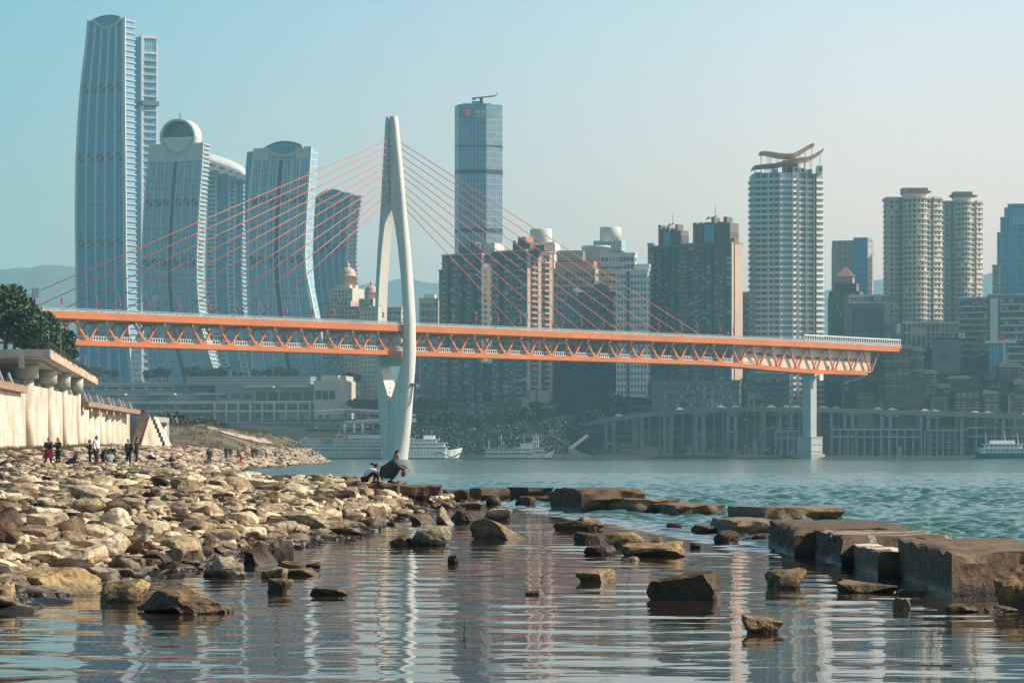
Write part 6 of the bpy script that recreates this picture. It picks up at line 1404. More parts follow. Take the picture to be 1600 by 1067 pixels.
# ---- single rocks read off the photograph: columns, top row, bottom row (water line or foot), seed, material, depth ratio, label
HERO = [
 (215, 357, 909, 957, 1, 'w', .8, 'big flat topped brown rock standing in the water at the near left'),
 (4, 150, 884, 928, 2, 'w', .6, 'long tilted slab rock with a tan top at the lower left waterline'),
 (738, 846, 805, 842, 3, 'w', .5, 'wedge shaped golden brown rock standing alone in the pool'),
 (1017, 1126, 892, 937, 4, 'w', .7, 'dark blocky rock with a mossy top in the middle right of the pool'),
 (676, 711, 792, 820, 5, 'r', .8, 'pointed pyramid shaped rock in the water right of the bank'),
 (641, 676, 798, 818, 6, 'w', .8, 'low dark rock directly left of the pyramid shaped rock'),
 (704, 742, 794, 816, 7, 'w', .8, 'rounded weedy rock directly right of the pyramid shaped rock'),
 (640, 702, 820, 852, 8, 'r', .8, 'rounded tan topped rock with weed round its foot, in front of the pyramid shaped rock'),
 (758, 800, 794, 812, 9, 'r', .6, 'tan slab rock just behind the wedge shaped rock'),
 (610, 646, 832, 852, 10, 'w', .8, 'low brown rock between the bank and the weedy tan topped rock'),
 (566, 602, 789, 822, 11, 'r', .8, 'upright pale pointed rock at the right end of the near bank'),
 (946, 1006, 831, 854, 12, 'w', .6, 'flat topped dark rock left of the small curled rock in the pool'),
 (998, 1034, 831, 848, 13, 'w', .6, 'small curled dark rock with a lit tip in the pool'),
 (974, 1072, 845, 869, 14, 'w', .4, 'long low brown rock in front of the flat topped dark rock'),
 (914, 960, 849, 866, 15, 'w', .6, 'low mossy rock left end of the long low brown rock'),
 (898, 937, 828, 848, 16, 'w', .7, 'small dark rock left of the flat topped dark rock'),
 (868, 940, 814, 828, 17, 'w', .4, 'long thin brown rock low in the water behind the small dark rock'),
 (904, 938, 806, 819, 18, 'w', .8, 'small rounded brown rock in front of the long causeway slab'),
 (902, 962, 888, 909, 19, 'w', .6, 'jagged dark rock alone in the pool left of the mossy topped rock'),
 (1200, 1260, 887, 918, 20, 'w', .8, 'domed brown rock in front of the causeway blocks'),
 (1117, 1156, 825, 848, 21, 'w', .8, 'small dark cube shaped rock in front of the low causeway slab'),
 (1162, 1224, 961, 988, 22, 'w', .7, 'small pointed rock closest to the camera at the lower right'),
 (1312, 1398, 906, 926, 23, 'w', .4, 'low weedy rock with a trailing tail under the causeway blocks'),
 (1395, 1422, 930, 951, 24, 'w', .7, 'small dark stump like rock in front of the largest causeway block'),
 (1480, 1530, 941, 956, 25, 'w', .4, 'flat red brown rock just out of the water before the largest causeway block'),
 (1402, 1446, 919, 930, 26, 'w', .4, 'thin flat rock under the left face of the largest causeway block'),
 (486, 541, 916, 930, 27, 'w', .6, 'flat mossy rock awash left of the pylon reflection'),
 (418, 456, 899, 925, 28, 'w', .8, 'dark weedy lump of rock beside the bank waterline'),
 (408, 448, 884, 902, 29, 'w', .8, 'low black rock behind the dark weedy lump'),
 (440, 500, 886, 899, 30, 'w', .4, 'thin flat brown rock right of the low black rock'),
 (430, 470, 874, 890, 31, 'w', .6, 'small dark rock behind the thin flat brown rock'),
 (478, 500, 876, 886, 32, 'w', .6, 'tiny flat rock at the end of the thin flat brown rock'),
 (380, 432, 850, 882, 33, 'w', .8, 'dark boulder with weed on the waterline at the corner of the bank'),
 (428, 458, 838, 880, 34, 'r', .8, 'rounded pale topped boulder on the waterline beside the dark boulder'),
 (700, 716, 865, 880, 35, 'w', .8, 'tiny black pointed rock alone in the pool left of the wedge'),
 (1042, 1066, 815, 824, 36, 'w', .6, 'tiny flat rock in the middle of the pool before the causeway'),
 (1082, 1120, 817, 831, 37, 'w', .6, 'small dark rock beside the low causeway slab'),
 (1176, 1206, 832, 842, 38, 'w', .6, 'small flat red brown rock between the low slab and the broad block'),
 (1078, 1094, 846, 856, 39, 'w', .6, 'tiny dark rock left of the cube shaped rock'),
 (708, 752, 783, 793, 40, 'w', .4, 'low flat rock before the dark causeway slabs'),
 (806, 836, 774, 790, 41, 'r', .8, 'tan rock standing against the dark causeway slabs'),
 (760, 782, 774, 788, 42, 'r', .8, 'small tan rock left of the rock by the dark causeway slabs'),
 (970, 1000, 868, 876, 43, 'w', .5, 'tiny flat brown rock before the long low brown rock'),
 (822, 850, 920, 929, 44, 'w', .4, 'small flat dark rock alone in the open pool'),
 (1540, 1590, 944, 956, 45, 'w', .4, 'flat red brown rock low at the right edge of the pool'),
 (1560, 1640, 884, 950, 46, 'w', .8, 'dark rounded rock cut by the right edge of the picture'),
 (604, 632, 756, 770, 71, 'r', .7, 'small pale rock with a pointed top leaning on the ledge below the crouching man'),
 (540, 574, 757, 773, 72, 'r', .7, 'tan rock lying before the ledge below the crouching child'),
 (574, 606, 763, 781, 73, 'r', .7, 'tan rock between the child and the pale pointed rock, in front of the ledge'),
 (630, 664, 763, 779, 74, 'r', .7, 'flat tan rock in front of the ledge right of the man'),
 (660, 692, 766, 781, 75, 'r', .7, 'rounded tan rock before the right end of the ledge slabs'),
 (690, 716, 769, 782, 76, 'r', .7, 'small brown rock where the bank meets the causeway'),
 (596, 640, 778, 796, 77, 'r', .7, 'brown rock one row in front of the ledge below the man'),
 (536, 566, 744, 757, 78, 'r', .7, 'pointed pale rock on the ledge left of the crouching child'),
 (500, 536, 750, 764, 79, 'r', .7, 'tan rock by the dark ledge further left of the crouching child'),
 (-34, 30, 792, 862, 47, 'r', .8, 'big pale boulder cut by the left edge of the picture'),
 (26, 88, 820, 850, 48, 'r', .7, 'pale boulder with green lichen right of the boulder at the left edge'),
 (82, 132, 828, 866, 49, 'r', .8, 'pale rock with a notched top between the lichen boulder and the brown humped rock'),
 (128, 200, 832, 876, 50, 'r', .6, 'large brown humped rock with folded top on the near bank'),
 (76, 152, 852, 888, 51, 'r', .7, 'broad tan rock in front of the notched rock'),
 (206, 252, 814, 852, 52, 'r', .7, 'flat faced grey slab standing upright on the near bank'),
 (252, 310, 836, 874, 53, 'r', .8, 'pinkish tan rock right of the upright grey slab'),
 (300, 372, 826, 850, 54, 'r', .7, 'pale leaning rock left of the waterline boulders'),
 (318, 380, 870, 902, 55, 'r', .7, 'lumpy pale rock at the corner of the waterline right of the bank'),
 (178, 226, 900, 912, 56, 'r', .8, 'small tan stone above the big flat topped rock'),
 (156, 232, 903, 940, 57, 'w', .7, 'low weedy reddish rock left of the big flat topped rock'),
 (270, 318, 900, 916, 58, 'r', .7, 'pale jagged stone behind the big flat topped rock'),
 (96, 146, 880, 902, 59, 'r', .7, 'pale rounded rock above the right end of the tilted slab'),
 (202, 250, 872, 898, 60, 'r', .7, 'tan and white rock in the middle of the near waterline'),
 (248, 276, 860, 880, 61, 'r', .7, 'round pitted pale rock right of the tan and white rock'),
 (470, 566, 812, 838, 62, 'r', .5, 'long flat pale slab near the right end of the near bank'),
 (420, 506, 800, 826, 63, 'r', .6, 'angular grey green slab tipped on the bank left of the long pale slab'),
 (272, 346, 782, 808, 64, 'r', .7, 'large tan rock with a dark left side in the middle of the bank'),
 (200, 272, 730, 746, 65, 'r', .5, 'long smooth pale rock on the crest of the bank in front of the standing men'),
 (330, 372, 736, 750, 66, 'r', .6, 'flat pale rock at the crest of the bank by the inlet'),
 (-8, 22, 903, 946, 67, 'w', .8, 'dark weedy rocks at the lower left corner'),
 (12, 40, 930, 944, 68, 'w', .6, 'small weedy rock under the tilted slab at the lower left'),
]
random.seed(21)
BUSY = []
for (a, b_, yt, yb, sd, k, dp, lab) in HERO:
    cx = (a + b_) / 2
    if sd in (1, 3, 4, 5, 6, 7, 8, 9, 10, 11, 12, 13, 14, 15, 16, 17, 18, 19, 20, 21, 22, 23, 24, 25, 26, 27, 28, 29, 30, 31, 32, 33, 34, 35, 36, 37, 38, 39, 40, 41, 42, 43, 44, 45, 46, 2, 57, 67, 68, 55):
        d = CH * F / (yb - HY); base = 0
    else:
        d = hit(cx, yb) or CH * F / (yb - HY); base = bank_z(X(cx, d), d)
    w = (b_ - a) / 2 * d / F; h = (Z(yt, d) - base)
    cuts = 12 if dp <= .5 else 9
    me = rock_mesh(sd + 100, M_ROCKW if k == 'w' else M_ROCK, sub=5 if (b_ - a) > 60 else 4, cuts=cuts, ext=(1, .8, .6))
    o = link('rock', me); sink = .30 * h if h < .25 else .18 * h
    sink = (.75 if base == 0 else .35) * h
    if k == 'w' and b_ - a < 60 and sd != 46: h *= .88
    o.scale = (w * 1.1, w * dp * 1.5, h + sink); o.location = (X(cx, d), d + w * dp * .6, base - sink); o.rotation_euler.z = 0
    tag(o, lab, 'rock', 'single rocks in the pool and along the waterline'); BUSY.append((o.location.x, o.location.y, w))
# ---- wedge and pyramid get their own outlines
def shape_rock(idx, fn):
    for o in bpy.data.objects:
        if o.get('label') == HERO[idx][7]:
            for v in o.data.vertices: v.co = fn(v.co.copy())
            o.data.update()
shape_rock(2, lambda c: Vector((c.x, c.y, c.z * (1.0 if c.x < -.55 else max(.22, 1 - (c.x + .55) * .52)))))
shape_rock(4, lambda c: Vector((c.x * (1 - .75 * max(0, c.z - .25)), c.y * (1 - .6 * max(0, c.z - .25)), c.z)))
shape_rock(0, lambda c: Vector((c.x if abs(c.x) < .9 else c.x, c.y, c.z * (.82 if c.x > 0 else .95 + .1 * c.x) if c.z > .5 else c.z)))
shape_rock(12, lambda c: Vector((c.x, c.y, c.z * (.45 + .55 * max(0, c.x)))))
# ---- loose rocks: the largest ones as objects
protos_r = [rock_mesh(300 + i, M_ROCK, sub=4, cuts=8 + i % 5, ext=(1, .55 + .08 * (i % 5), .42 + .05 * (i % 4)), rough=.045) for i in range(16)]
n_done = 0
RL = ['pale tan rock lying among its neighbours in the near rows of the stony bank', 'tan rock lying among its neighbours in the middle rows of the stony bank', 'small tan rock lying among its neighbours in the far rows of the stony bank']
BIG = []
tries = 0
while n_done < 236 and tries < 9000:
    tries += 1
    q = random.random(); px = random.uniform(-20, 700); py = 745 + 150 * random.random() ** 1.5
    d = hit(px, py)
    if not d or d > 190: continue
    x = X(px, d); z = bank_z(x, d)
    s = random.choice((.20, .26, .34, .46)) * random.uniform(.8, 1.15) * (1 + (d - 50) / 260) * (1 - .35 * sst(85, 125, d))
    if z < .03 or z > 3: continue
    if any((x - bx) ** 2 + ((d - by) * .8) ** 2 < (s * .62 + bw * .8) ** 2 for bx, by, bw in BUSY + BIG): continue
    BIG.append((x, d, s))
    o = link('rock', protos_r[n_done % 16]); hgt = s * random.uniform(.7, 1.25)
    o.scale = (s, s, hgt); o.rotation_euler = (random.uniform(-.22, .22), random.uniform(-.3, .3), random.uniform(0, 6.28)); o.location = (x, d, z - hgt * .4)
    tag(o, RL[0 if d < 75 else 1 if d < 115 else 2], 'rock', 'loose rocks on the stony bank'); n_done += 1
# ---- all the smaller stones: one object nobody could count
def scatter(name, label, m, spots, srcs):
    V = []; Fc = []; T = []; off = 0
    for (x, y, z, s, hz_, tn) in spots:
        vs, fs = srcs[random.randrange(len(srcs))]
        a = random.uniform(0, 6.28); tx, ty = random.uniform(-.3, .3), random.uniform(-.3, .3)
        Rm = np.array(Matrix.Rotation(a, 3, 'Z') @ Matrix.Rotation(tx, 3, 'X') @ Matrix.Rotation(ty, 3, 'Y'))
        p = (vs * np.array([s, s, hz_])) @ Rm.T + np.array([x, y, z - hz_ * .25])
        V.append(p); Fc.append(fs + off); T.append(np.full(len(vs), tn)); off += len(vs)
    V = np.concatenate(V); Fc = np.concatenate(Fc); T = np.concatenate(T)
    me = bpy.data.meshes.new(name); me.vertices.add(len(V)); me.vertices.foreach_set('co', V.ravel().astype(np.float32))
    me.loops.add(Fc.size); me.loops.foreach_set('vertex_index', Fc.ravel().astype(np.int32))
    me.polygons.add(len(Fc)); me.polygons.foreach_set('loop_start', np.arange(0, Fc.size, 3, dtype=np.int32)); me.polygons.foreach_set('loop_total', np.full(len(Fc), 3, dtype=np.int32))
    at = me.attributes.new('tone', 'FLOAT', 'POINT'); at.data.foreach_set('value', T.astype(np.float32))
    me.materials.append(m); me.update(); o = link(name, me); tag(o, label, kind='stuff'); return o
def src(seed, sub):
    bm = rock_data(seed, sub=sub, cuts=9, ext=(1, .6 + .1 * (seed % 4), .45), rough=.06); bm.verts.ensure_lookup_table()
    vs = np.array([v.co[:] for v in bm.verts]); fs = np.array([[v.index for v in f.verts] for f in bm.faces]); bm.free(); return vs, fs
S3 = [src(500 + i, 3) for i in range(10)]; S2 = [src(520 + i, 2) for i in range(10)]
near = []; mid = []; far = []
for i in range(30000):
    u = random.random(); d = 36 + (215 - 36) * u ** 1.15
    xr = interp(d, XR) + .6; xl = -.168 * d - .8
    x = xr - (xr - xl) * random.random() ** 1.05
    z = bank_z(x, d)
    if z < -.22: continue
    s = (.045 + .15 * random.random() ** 2.4) * (1 + d / 190)
    if random.random() < .10: s *= 1.7
    s *= 1 - .3 * sst(85, 120, d)
    (near if d < 80 else mid).append((x, d, z, s, s * random.uniform(.6, 1.1), random.random()))
for i in range(9000):
    d = random.uniform(200, 900); xr = interp(d, XR) + 1.5
    lim = 26 if d < 560 else 16
    x = xr - lim * random.random() ** 1.3
    z = bank_z(x, d)
    if z < -.3 or z > 3.2: continue
    if d < 420 and x < -.115 * d - 4 and random.random() < .8: continue
    s = random.uniform(.15, .45) * (1 + d / 700)
    far.append((x, d, z, s, s * random.uniform(.4, .8), random.random()))
scatter('gravel', 'countless small stones between the rocks of the near bank', M_ROCK, near, S3)
scatter('gravel', 'countless small stones on the far part of the near bank', M_ROCK, mid, S2)
M_ROCKF = rock_mat('spit_rock', [(.3, (.06, .04, .025)), (.5, (.22, .155, .095)), (.7, (.46, .35, .23)), (.95, (.60, .49, .36))], bump=.1, bs=1.5)
scatter('gravel', 'countless rocks on the low spit reaching out to the pylon', M_ROCKF, far, S2)
# weed clumps along the waterline
wb = MB(); rr_ = random.Random(5)
for i in range(5200):
    d = 36 + 95 * rr_.random(); xr = interp(d, XR); x = xr + rr_.gauss(-.35, .45); z = bank_z(x, d)
    if -.1 < z < .34:
        for j in range(2):
            a = Vector((x + rr_.uniform(-.15, .15), d + rr_.uniform(-.15, .15), max(0, z) - .02)); b = a + Vector((rr_.uniform(-.12, .12), rr_.uniform(-.12, .12), rr_.uniform(.03, .16)))
            wb.add([a - Vector((.02, 0, 0)), a + Vector((.02, 0, 0)), b], [(0, 1, 2)])
tag(wb.build('weeds', leaf_mat('river_weed', (.05, .03, .015), (.13, .08, .04))), 'brown river weed along the waterline', kind='stuff')

# ---- causeway blocks: near corner column, left end column, right end column, top row at the corner, water row
def cblock(label, pl, pc, pr, yt, yw, phi=22, back=3.2, seed=0, m=None, top=None, name='stone_block', rough=.13, group='cut stone blocks of the broken causeway'):
    d = CH * F / (yw - HY); z = Z(yt, d); C0 = Vector((X(pc, d), d, 0)); ph = R(phi)
    u = Vector((math.cos(ph), math.sin(ph), 0))          # long front face runs away to the right
    ur = (pr - 800) / F; L = (ur * C0.y - C0.x) / (u.x - ur * u.y)
    Q = Vector((X(pl, d + back), d + back, 0))           # far end of the dark left face
    P = [C0, C0 + u * L, Q + u * L * .97, Q]
    bm = bmesh.new(); nx, ny, nz = max(6, min(60, int(L / .12))), 14, 7
    # grid box, then chipped and roughened
    idx = {}
    def vert(i, j, k):
        key = (i, j, k)
        if key in idx: return idx[key]
        a, b2, c = i / nx, j / ny, k / nz
        p = (P[0] * (1 - a) + P[1] * a) * (1 - b2) + (P[3] * (1 - a) + P[2] * a) * b2
        zz = -.5 + (z + .5) * c
        p = Vector((p.x, p.y, zz))
        o3 = p * 1.0 + Vector((seed * 7.3, 0, seed))
        on = (i in (0, nx)) + (j in (0, ny)) + (k == nz)
        ctr = (P[0] + P[1] + P[2] + P[3]) / 4; out = Vector((p.x - ctr.x, p.y - ctr.y, 0)).normalized()
        o4 = Vector((o3.x, o3.y, p.z * 3.5 + seed)); chip = noise.noise(o4 * 1.1) + .6 * noise.noise(o4 * 2.6)
        if k < nz or on > 1:
            p += out * (rough * 1.3 * chip)
        if on >= 2 and k == nz:
            c_ = max(0, noise.noise(o3 * 1.7) + .12); p -= out * .16 * c_; p.z -= .22 * c_ * (z + .1) / .6
        elif k == nz: p.z += .045 * noise.noise(o3 * .8) + .02 * noise.noise(o3 * 3.1)
        v = bm.verts.new(p - C0); idx[key] = v; return v
    def face(q): 
        try: bm.faces.new(q)
        except ValueError: pass
    for i in range(nx):
        for j in range(ny): face([vert(i, j, nz), vert(i + 1, j, nz), vert(i + 1, j + 1, nz), vert(i, j + 1, nz)])
        for k in range(nz):
            face([vert(i, 0, k), vert(i + 1, 0, k), vert(i + 1, 0, k + 1), vert(i, 0, k + 1)]); face([vert(i + 1, ny, k), vert(i, ny, k), vert(i, ny, k + 1), vert(i + 1, ny, k + 1)])
    for j in range(ny):
        for k in range(nz):
            face([vert(0, j + 1, k), vert(0, j, k), vert(0, j, k + 1), vert(0, j + 1, k + 1)]); face([vert(nx, j, k), vert(nx, j + 1, k), vert(nx, j + 1, k + 1), vert(nx, j, k + 1)])
    me = bpy.data.meshes.new(name); bmesh.ops.recalc_face_normals(bm, faces=bm.faces); bm.to_mesh(me); bm.free(); me.materials.append(m or M_BLOCK)
    if top:  # upward faces get a lighter stone, a sunlit top put into the colour
        me.materials.append(top)
        for p in me.polygons:
            if p.normal.z > .8 and (p.index % 14 + int(p.index / 14)) and noise.noise(Vector((p.center.y * 2.2, p.center.x * .35, 1))) > -.12: p.material_index = 1
    me.polygons.foreach_set('use_smooth', [True] * len(me.polygons)); me.set_sharp_from_angle(angle=R(38))
    o = link(name, me, None, C0); tag(o, label, 'stone block', group); return o
M_BMID = rock_mat('soft_lit_top_stone', [(.2, (.16, .12, .085)), (.6, (.27, .205, .145)), (.9, (.48, .39, .29))], wet=(-.05, .05), bump=.03, bs=4)  # lighter tone stands for soft sunlight on a block top
M_BLIT = rock_mat('lit_top_stone', [(.2, (.42, .36, .28)), (.6, (.60, .53, .43)), (.9, (.70, .64, .54))], wet=(-.05, .05), bump=.02, bs=5)  # cream stone with bright sunlight on the top put into its colour
cblock('dark low slab, the left end of the causeway next to the bank', 728, 752, 796, 763, 781, 12, 3, 1)
cblock('dark slab between the first causeway slab and the large grey block', 793, 826, 864, 762, 781, 12, 3, 2)
cblock('large grey block with a blue grey left face in the middle of the causeway', 860, 908, 1006, 763.5, 798, 20, 4, 3)
cblock('low jagged slab in front of the large grey block', 912, 985, 1062, 780, 799, 14, 3, 4, rough=.16)
cblock('long low pale topped slab right of the jagged slab', 1000, 1056, 1136, 789, 802, 8, 6, 5, rough=.12)
cblock('long flat slab set back alone on the water side of the causeway', 1137, 1196, 1316, 793, 811, 14, 3.5, 6)
cblock('low slab behind the small cube shaped rock', 1110, 1153, 1226, 814, 835, 16, 4, 7, rough=.14)
cblock('broad brown topped block with a dark left face, left of the overlapping blocks', 1200, 1240, 1424, 824, 868, 14, 7, 8)
cblock('dark block overlapping the broad brown topped block', 1268, 1316, 1492, 840, 884, 14, 6, 9, top=M_BMID)
cblock('dark block with a pale striped top wedged before the largest block', 1324, 1372, 1424, 862, 899, 8, 5, 10, rough=.04, top=M_BLIT)
cblock('largest and nearest block of the causeway, running out of the right edge', 1403, 1487, 1680, 862, 931, 20, 7, 11, rough=.05)
# ledge of dark slabs at the far side of the bank
for k, (pl, pc, pr, yt, yw, dd, lab) in enumerate(((502, 512, 560, 752, 768, 98, 'dark ledge slab left of the crouching child'), (556, 570, 622, 755.5, 775, 98, 'dark ledge slab under the crouching child and the man'), (616, 640, 690, 757.5, 772, 101, 'dark ledge slab just right of the crouching man'),
        (684, 700, 732, 765, 775, 112, 'thin dark ledge slab joining the bank to the causeway'), (440, 452, 506, 742, 756, 128, 'thin dark ledge slab by the inlet behind the bank'))):
    z0 = Z(yt, dd); x0, x1 = X(pl, dd), X(pr, dd)
    mb = MB(); n_ = 16; rg = []
    for i in range(n_ + 1):
        x = x0 + (x1 - x0) * i / n_; e = .09 * noise.noise(Vector((x * 1.3, k, 0))); f_ = .13 * noise.noise(Vector((x * 3, k, 4)))
        rg.append([(x, dd - .6 + f_ * 2, z0 - .34), (x, dd - .6 + e * 2, z0 - .05 + f_), (x, dd - .45, z0 + e * .3), (x, dd + 1.5, z0 + f_ * .3), (x, dd + 1.6, z0 - .34)])
    o = fixn(mb.loft(rg).build('ledge_slab', M_BLOCK)); tag(o, lab, 'stone slab', 'dark slabs edging the stony bank')
# people's ledge further left: dark slab line behind the first group
o = fixn(MB().loft([[(x, 186 + .3 * math.sin(x), .2), (x, 185.6 + .3 * math.sin(x * 2), 1.12 + .05 * math.sin(x * 3)), (x, 188, 1.14), (x, 188.3, .2)] for x in [X(28, 188) + i * .8 for i in range(11)]]).build('ledge_slab', M_BLOCK)); tag(o, 'long dark ledge slab under the first group of people', 'stone slab', 'dark slabs edging the stony bank')
# dead twigs on the bank and in the pool
for k, (px, py, h, lab) in enumerate(((218, 800, .55, 'thin upright dry stalk on the middle of the bank'), (384, 818, .6, 'upright dry stalk in a tangle at the right of the bank'), (366, 812, .4, 'bent dry twig beside the upright stalk'), (741, 782, .38, 'thin stalk rising by the dark causeway slabs'), (808, 812, .3, 'thin short stalk right of the wedge shaped rock'), (844, 910, .26, 'forked twig poking out of the open pool'), (722, 990, .24, 'thin grass blade poking out of the near pool'), (262, 842, .4, 'short dry stalk near the upright grey slab'))):
    d = hit(px, py) if px < 500 else None
    d = d or CH * F / (py - HY); z = max(0, bank_z(X(px, d), d))
    r = thing('twig', lab, 'twig', (X(px, d), d, z)); h *= .6 if px > 500 else .9; MB().tube([(0, 0, -.1), (.03, 0, h * .5), (.02 + .05 * (k % 3), 0, h)], [.008, .006, .003], 5).build('stem', M_BARK, r)
    MB().tube([(.03, 0, h * .45), (-.08, .02, h * .72)], [.005, .002], 4).build('side_shoot', M_BARK, r)
# ================================================================ PEOPLE
M_SKIN = mat('skin', (.52, .30, .19), .55, .05, 3); M_HAIR = mat('black_hair', (.012, .010, .009), .45, .1, 5); M_HAIRG = mat('grey_hair', (.30, .28, .26), .6, .1, 5)
CL = {}
def cloth(name, c):
    if name not in CL: CL[name] = mat('cloth_' + name, c, .85, .18, 4, bump=.01, bscale=9)
    return CL[name]
def skinned(name, joints, edges, radii, m, parent, sub=1, root=0):
    me = bpy.data.meshes.new(name); me.from_pydata([tuple(j) for j in joints], edges, [])
    o = bpy.data.objects.new(name, me); TMP.collection.objects.link(o)
    sk = o.modifiers.new('s', 'SKIN'); sk.use_smooth_shade = True
    for i, r in enumerate(radii): me.skin_vertices[0].data[i].radius = r if isinstance(r, tuple) else (r, r)
    for i in range(len(joints)): me.skin_vertices[0].data[i].use_root = (i == root)
    if sub: ss = o.modifiers.new('d', 'SUBSURF'); ss.levels = sub; ss.render_levels = sub
    TVL.update(); m2 = bpy.data.meshes.new_from_object(o.evaluated_get(TVL.depsgraph))
    bpy.data.objects.remove(o); m2.name = name; m2.materials.clear(); m2.materials.append(m)
    return link(name, m2, parent)
V = Vector
TMP = bpy.data.scenes.new('skin_workshop'); TVL = TMP.view_layers[0]
# local pose frames: x = right of the person, y = forward, z = up, for a body 1.70 m tall
POSES = {
 'stand': dict(pel=(0, 0, .93), chest=(0, .01, 1.24), neck=(0, .02, 1.44), head=(0, .05, 1.58), sh=.19, hip=.09,
               kn=[(-.10, .03, .50), (.10, .03, .50)], an=[(-.11, -.02, .08), (.11, -.02, .08)], el=[(-.25, -.03, 1.14), (.25, -.03, 1.14)], ha=[(-.22, .10, .90), (.22, .10, .90)]),
 'walk': dict(pel=(0, 0, .92), chest=(0, .03, 1.23), neck=(0, .06, 1.43), head=(0, .10, 1.57), sh=.19, hip=.09,
               kn=[(-.10, .16, .50), (.10, .02, .48)], an=[(-.11, .22, .08), (.11, -.28, .12)], el=[(-.25, -.10, 1.14), (.25, .05, 1.14)], ha=[(-.22, .02, .92), (.20, .26, 1.02)]),
 'phone': dict(pel=(0, 0, .93), chest=(0, -.01, 1.24), neck=(0, .01, 1.44), head=(0, .06, 1.57), sh=.19, hip=.09,
               kn=[(-.10, .03, .50), (.10, .03, .50)], an=[(-.11, -.02, .08), (.11, -.02, .08)], el=[(-.24, .08, 1.16), (.24, .08, 1.16)], ha=[(-.06, .34, 1.30), (.08, .34, 1.28)]),
 'bend': dict(pel=(0, -.10, .90), chest=(0, .14, 1.14), neck=(0, .30, 1.28), head=(0, .40, 1.36), sh=.18, hip=.09,
               kn=[(-.10, .02, .50), (.10, .02, .50)], an=[(-.11, -.03, .08), (.11, -.03, .08)], el=[(-.22, .30, 1.0), (.22, .30, 1.0)], ha=[(-.10, .45, .86), (.10, .45, .86)]),
 'squat': dict(pel=(0, -.24, .30), chest=(0, -.02, .56), neck=(0, .14, .76), head=(0, .20, .89), sh=.18, hip=.10,
               kn=[(-.18, .26, .50), (.18, .26, .50)], an=[(-.13, .02, .09), (.13, .02, .09)], el=[(-.24, .22, .56), (.24, .22, .56)], ha=[(-.05, .50, .54), (.06, .48, .50)]),
 'sit': dict(pel=(0, -.12, .16), chest=(0, -.08, .46), neck=(0, .0, .68), head=(0, .06, .82), sh=.18, hip=.10,
               kn=[(-.16, .30, .36), (.16, .30, .36)], an=[(-.14, .52, .07), (.14, .52, .07)], el=[(-.26, .06, .42), (.26, .06, .42)], ha=[(-.08, .30, .40), (.08, .30, .40)]),
}
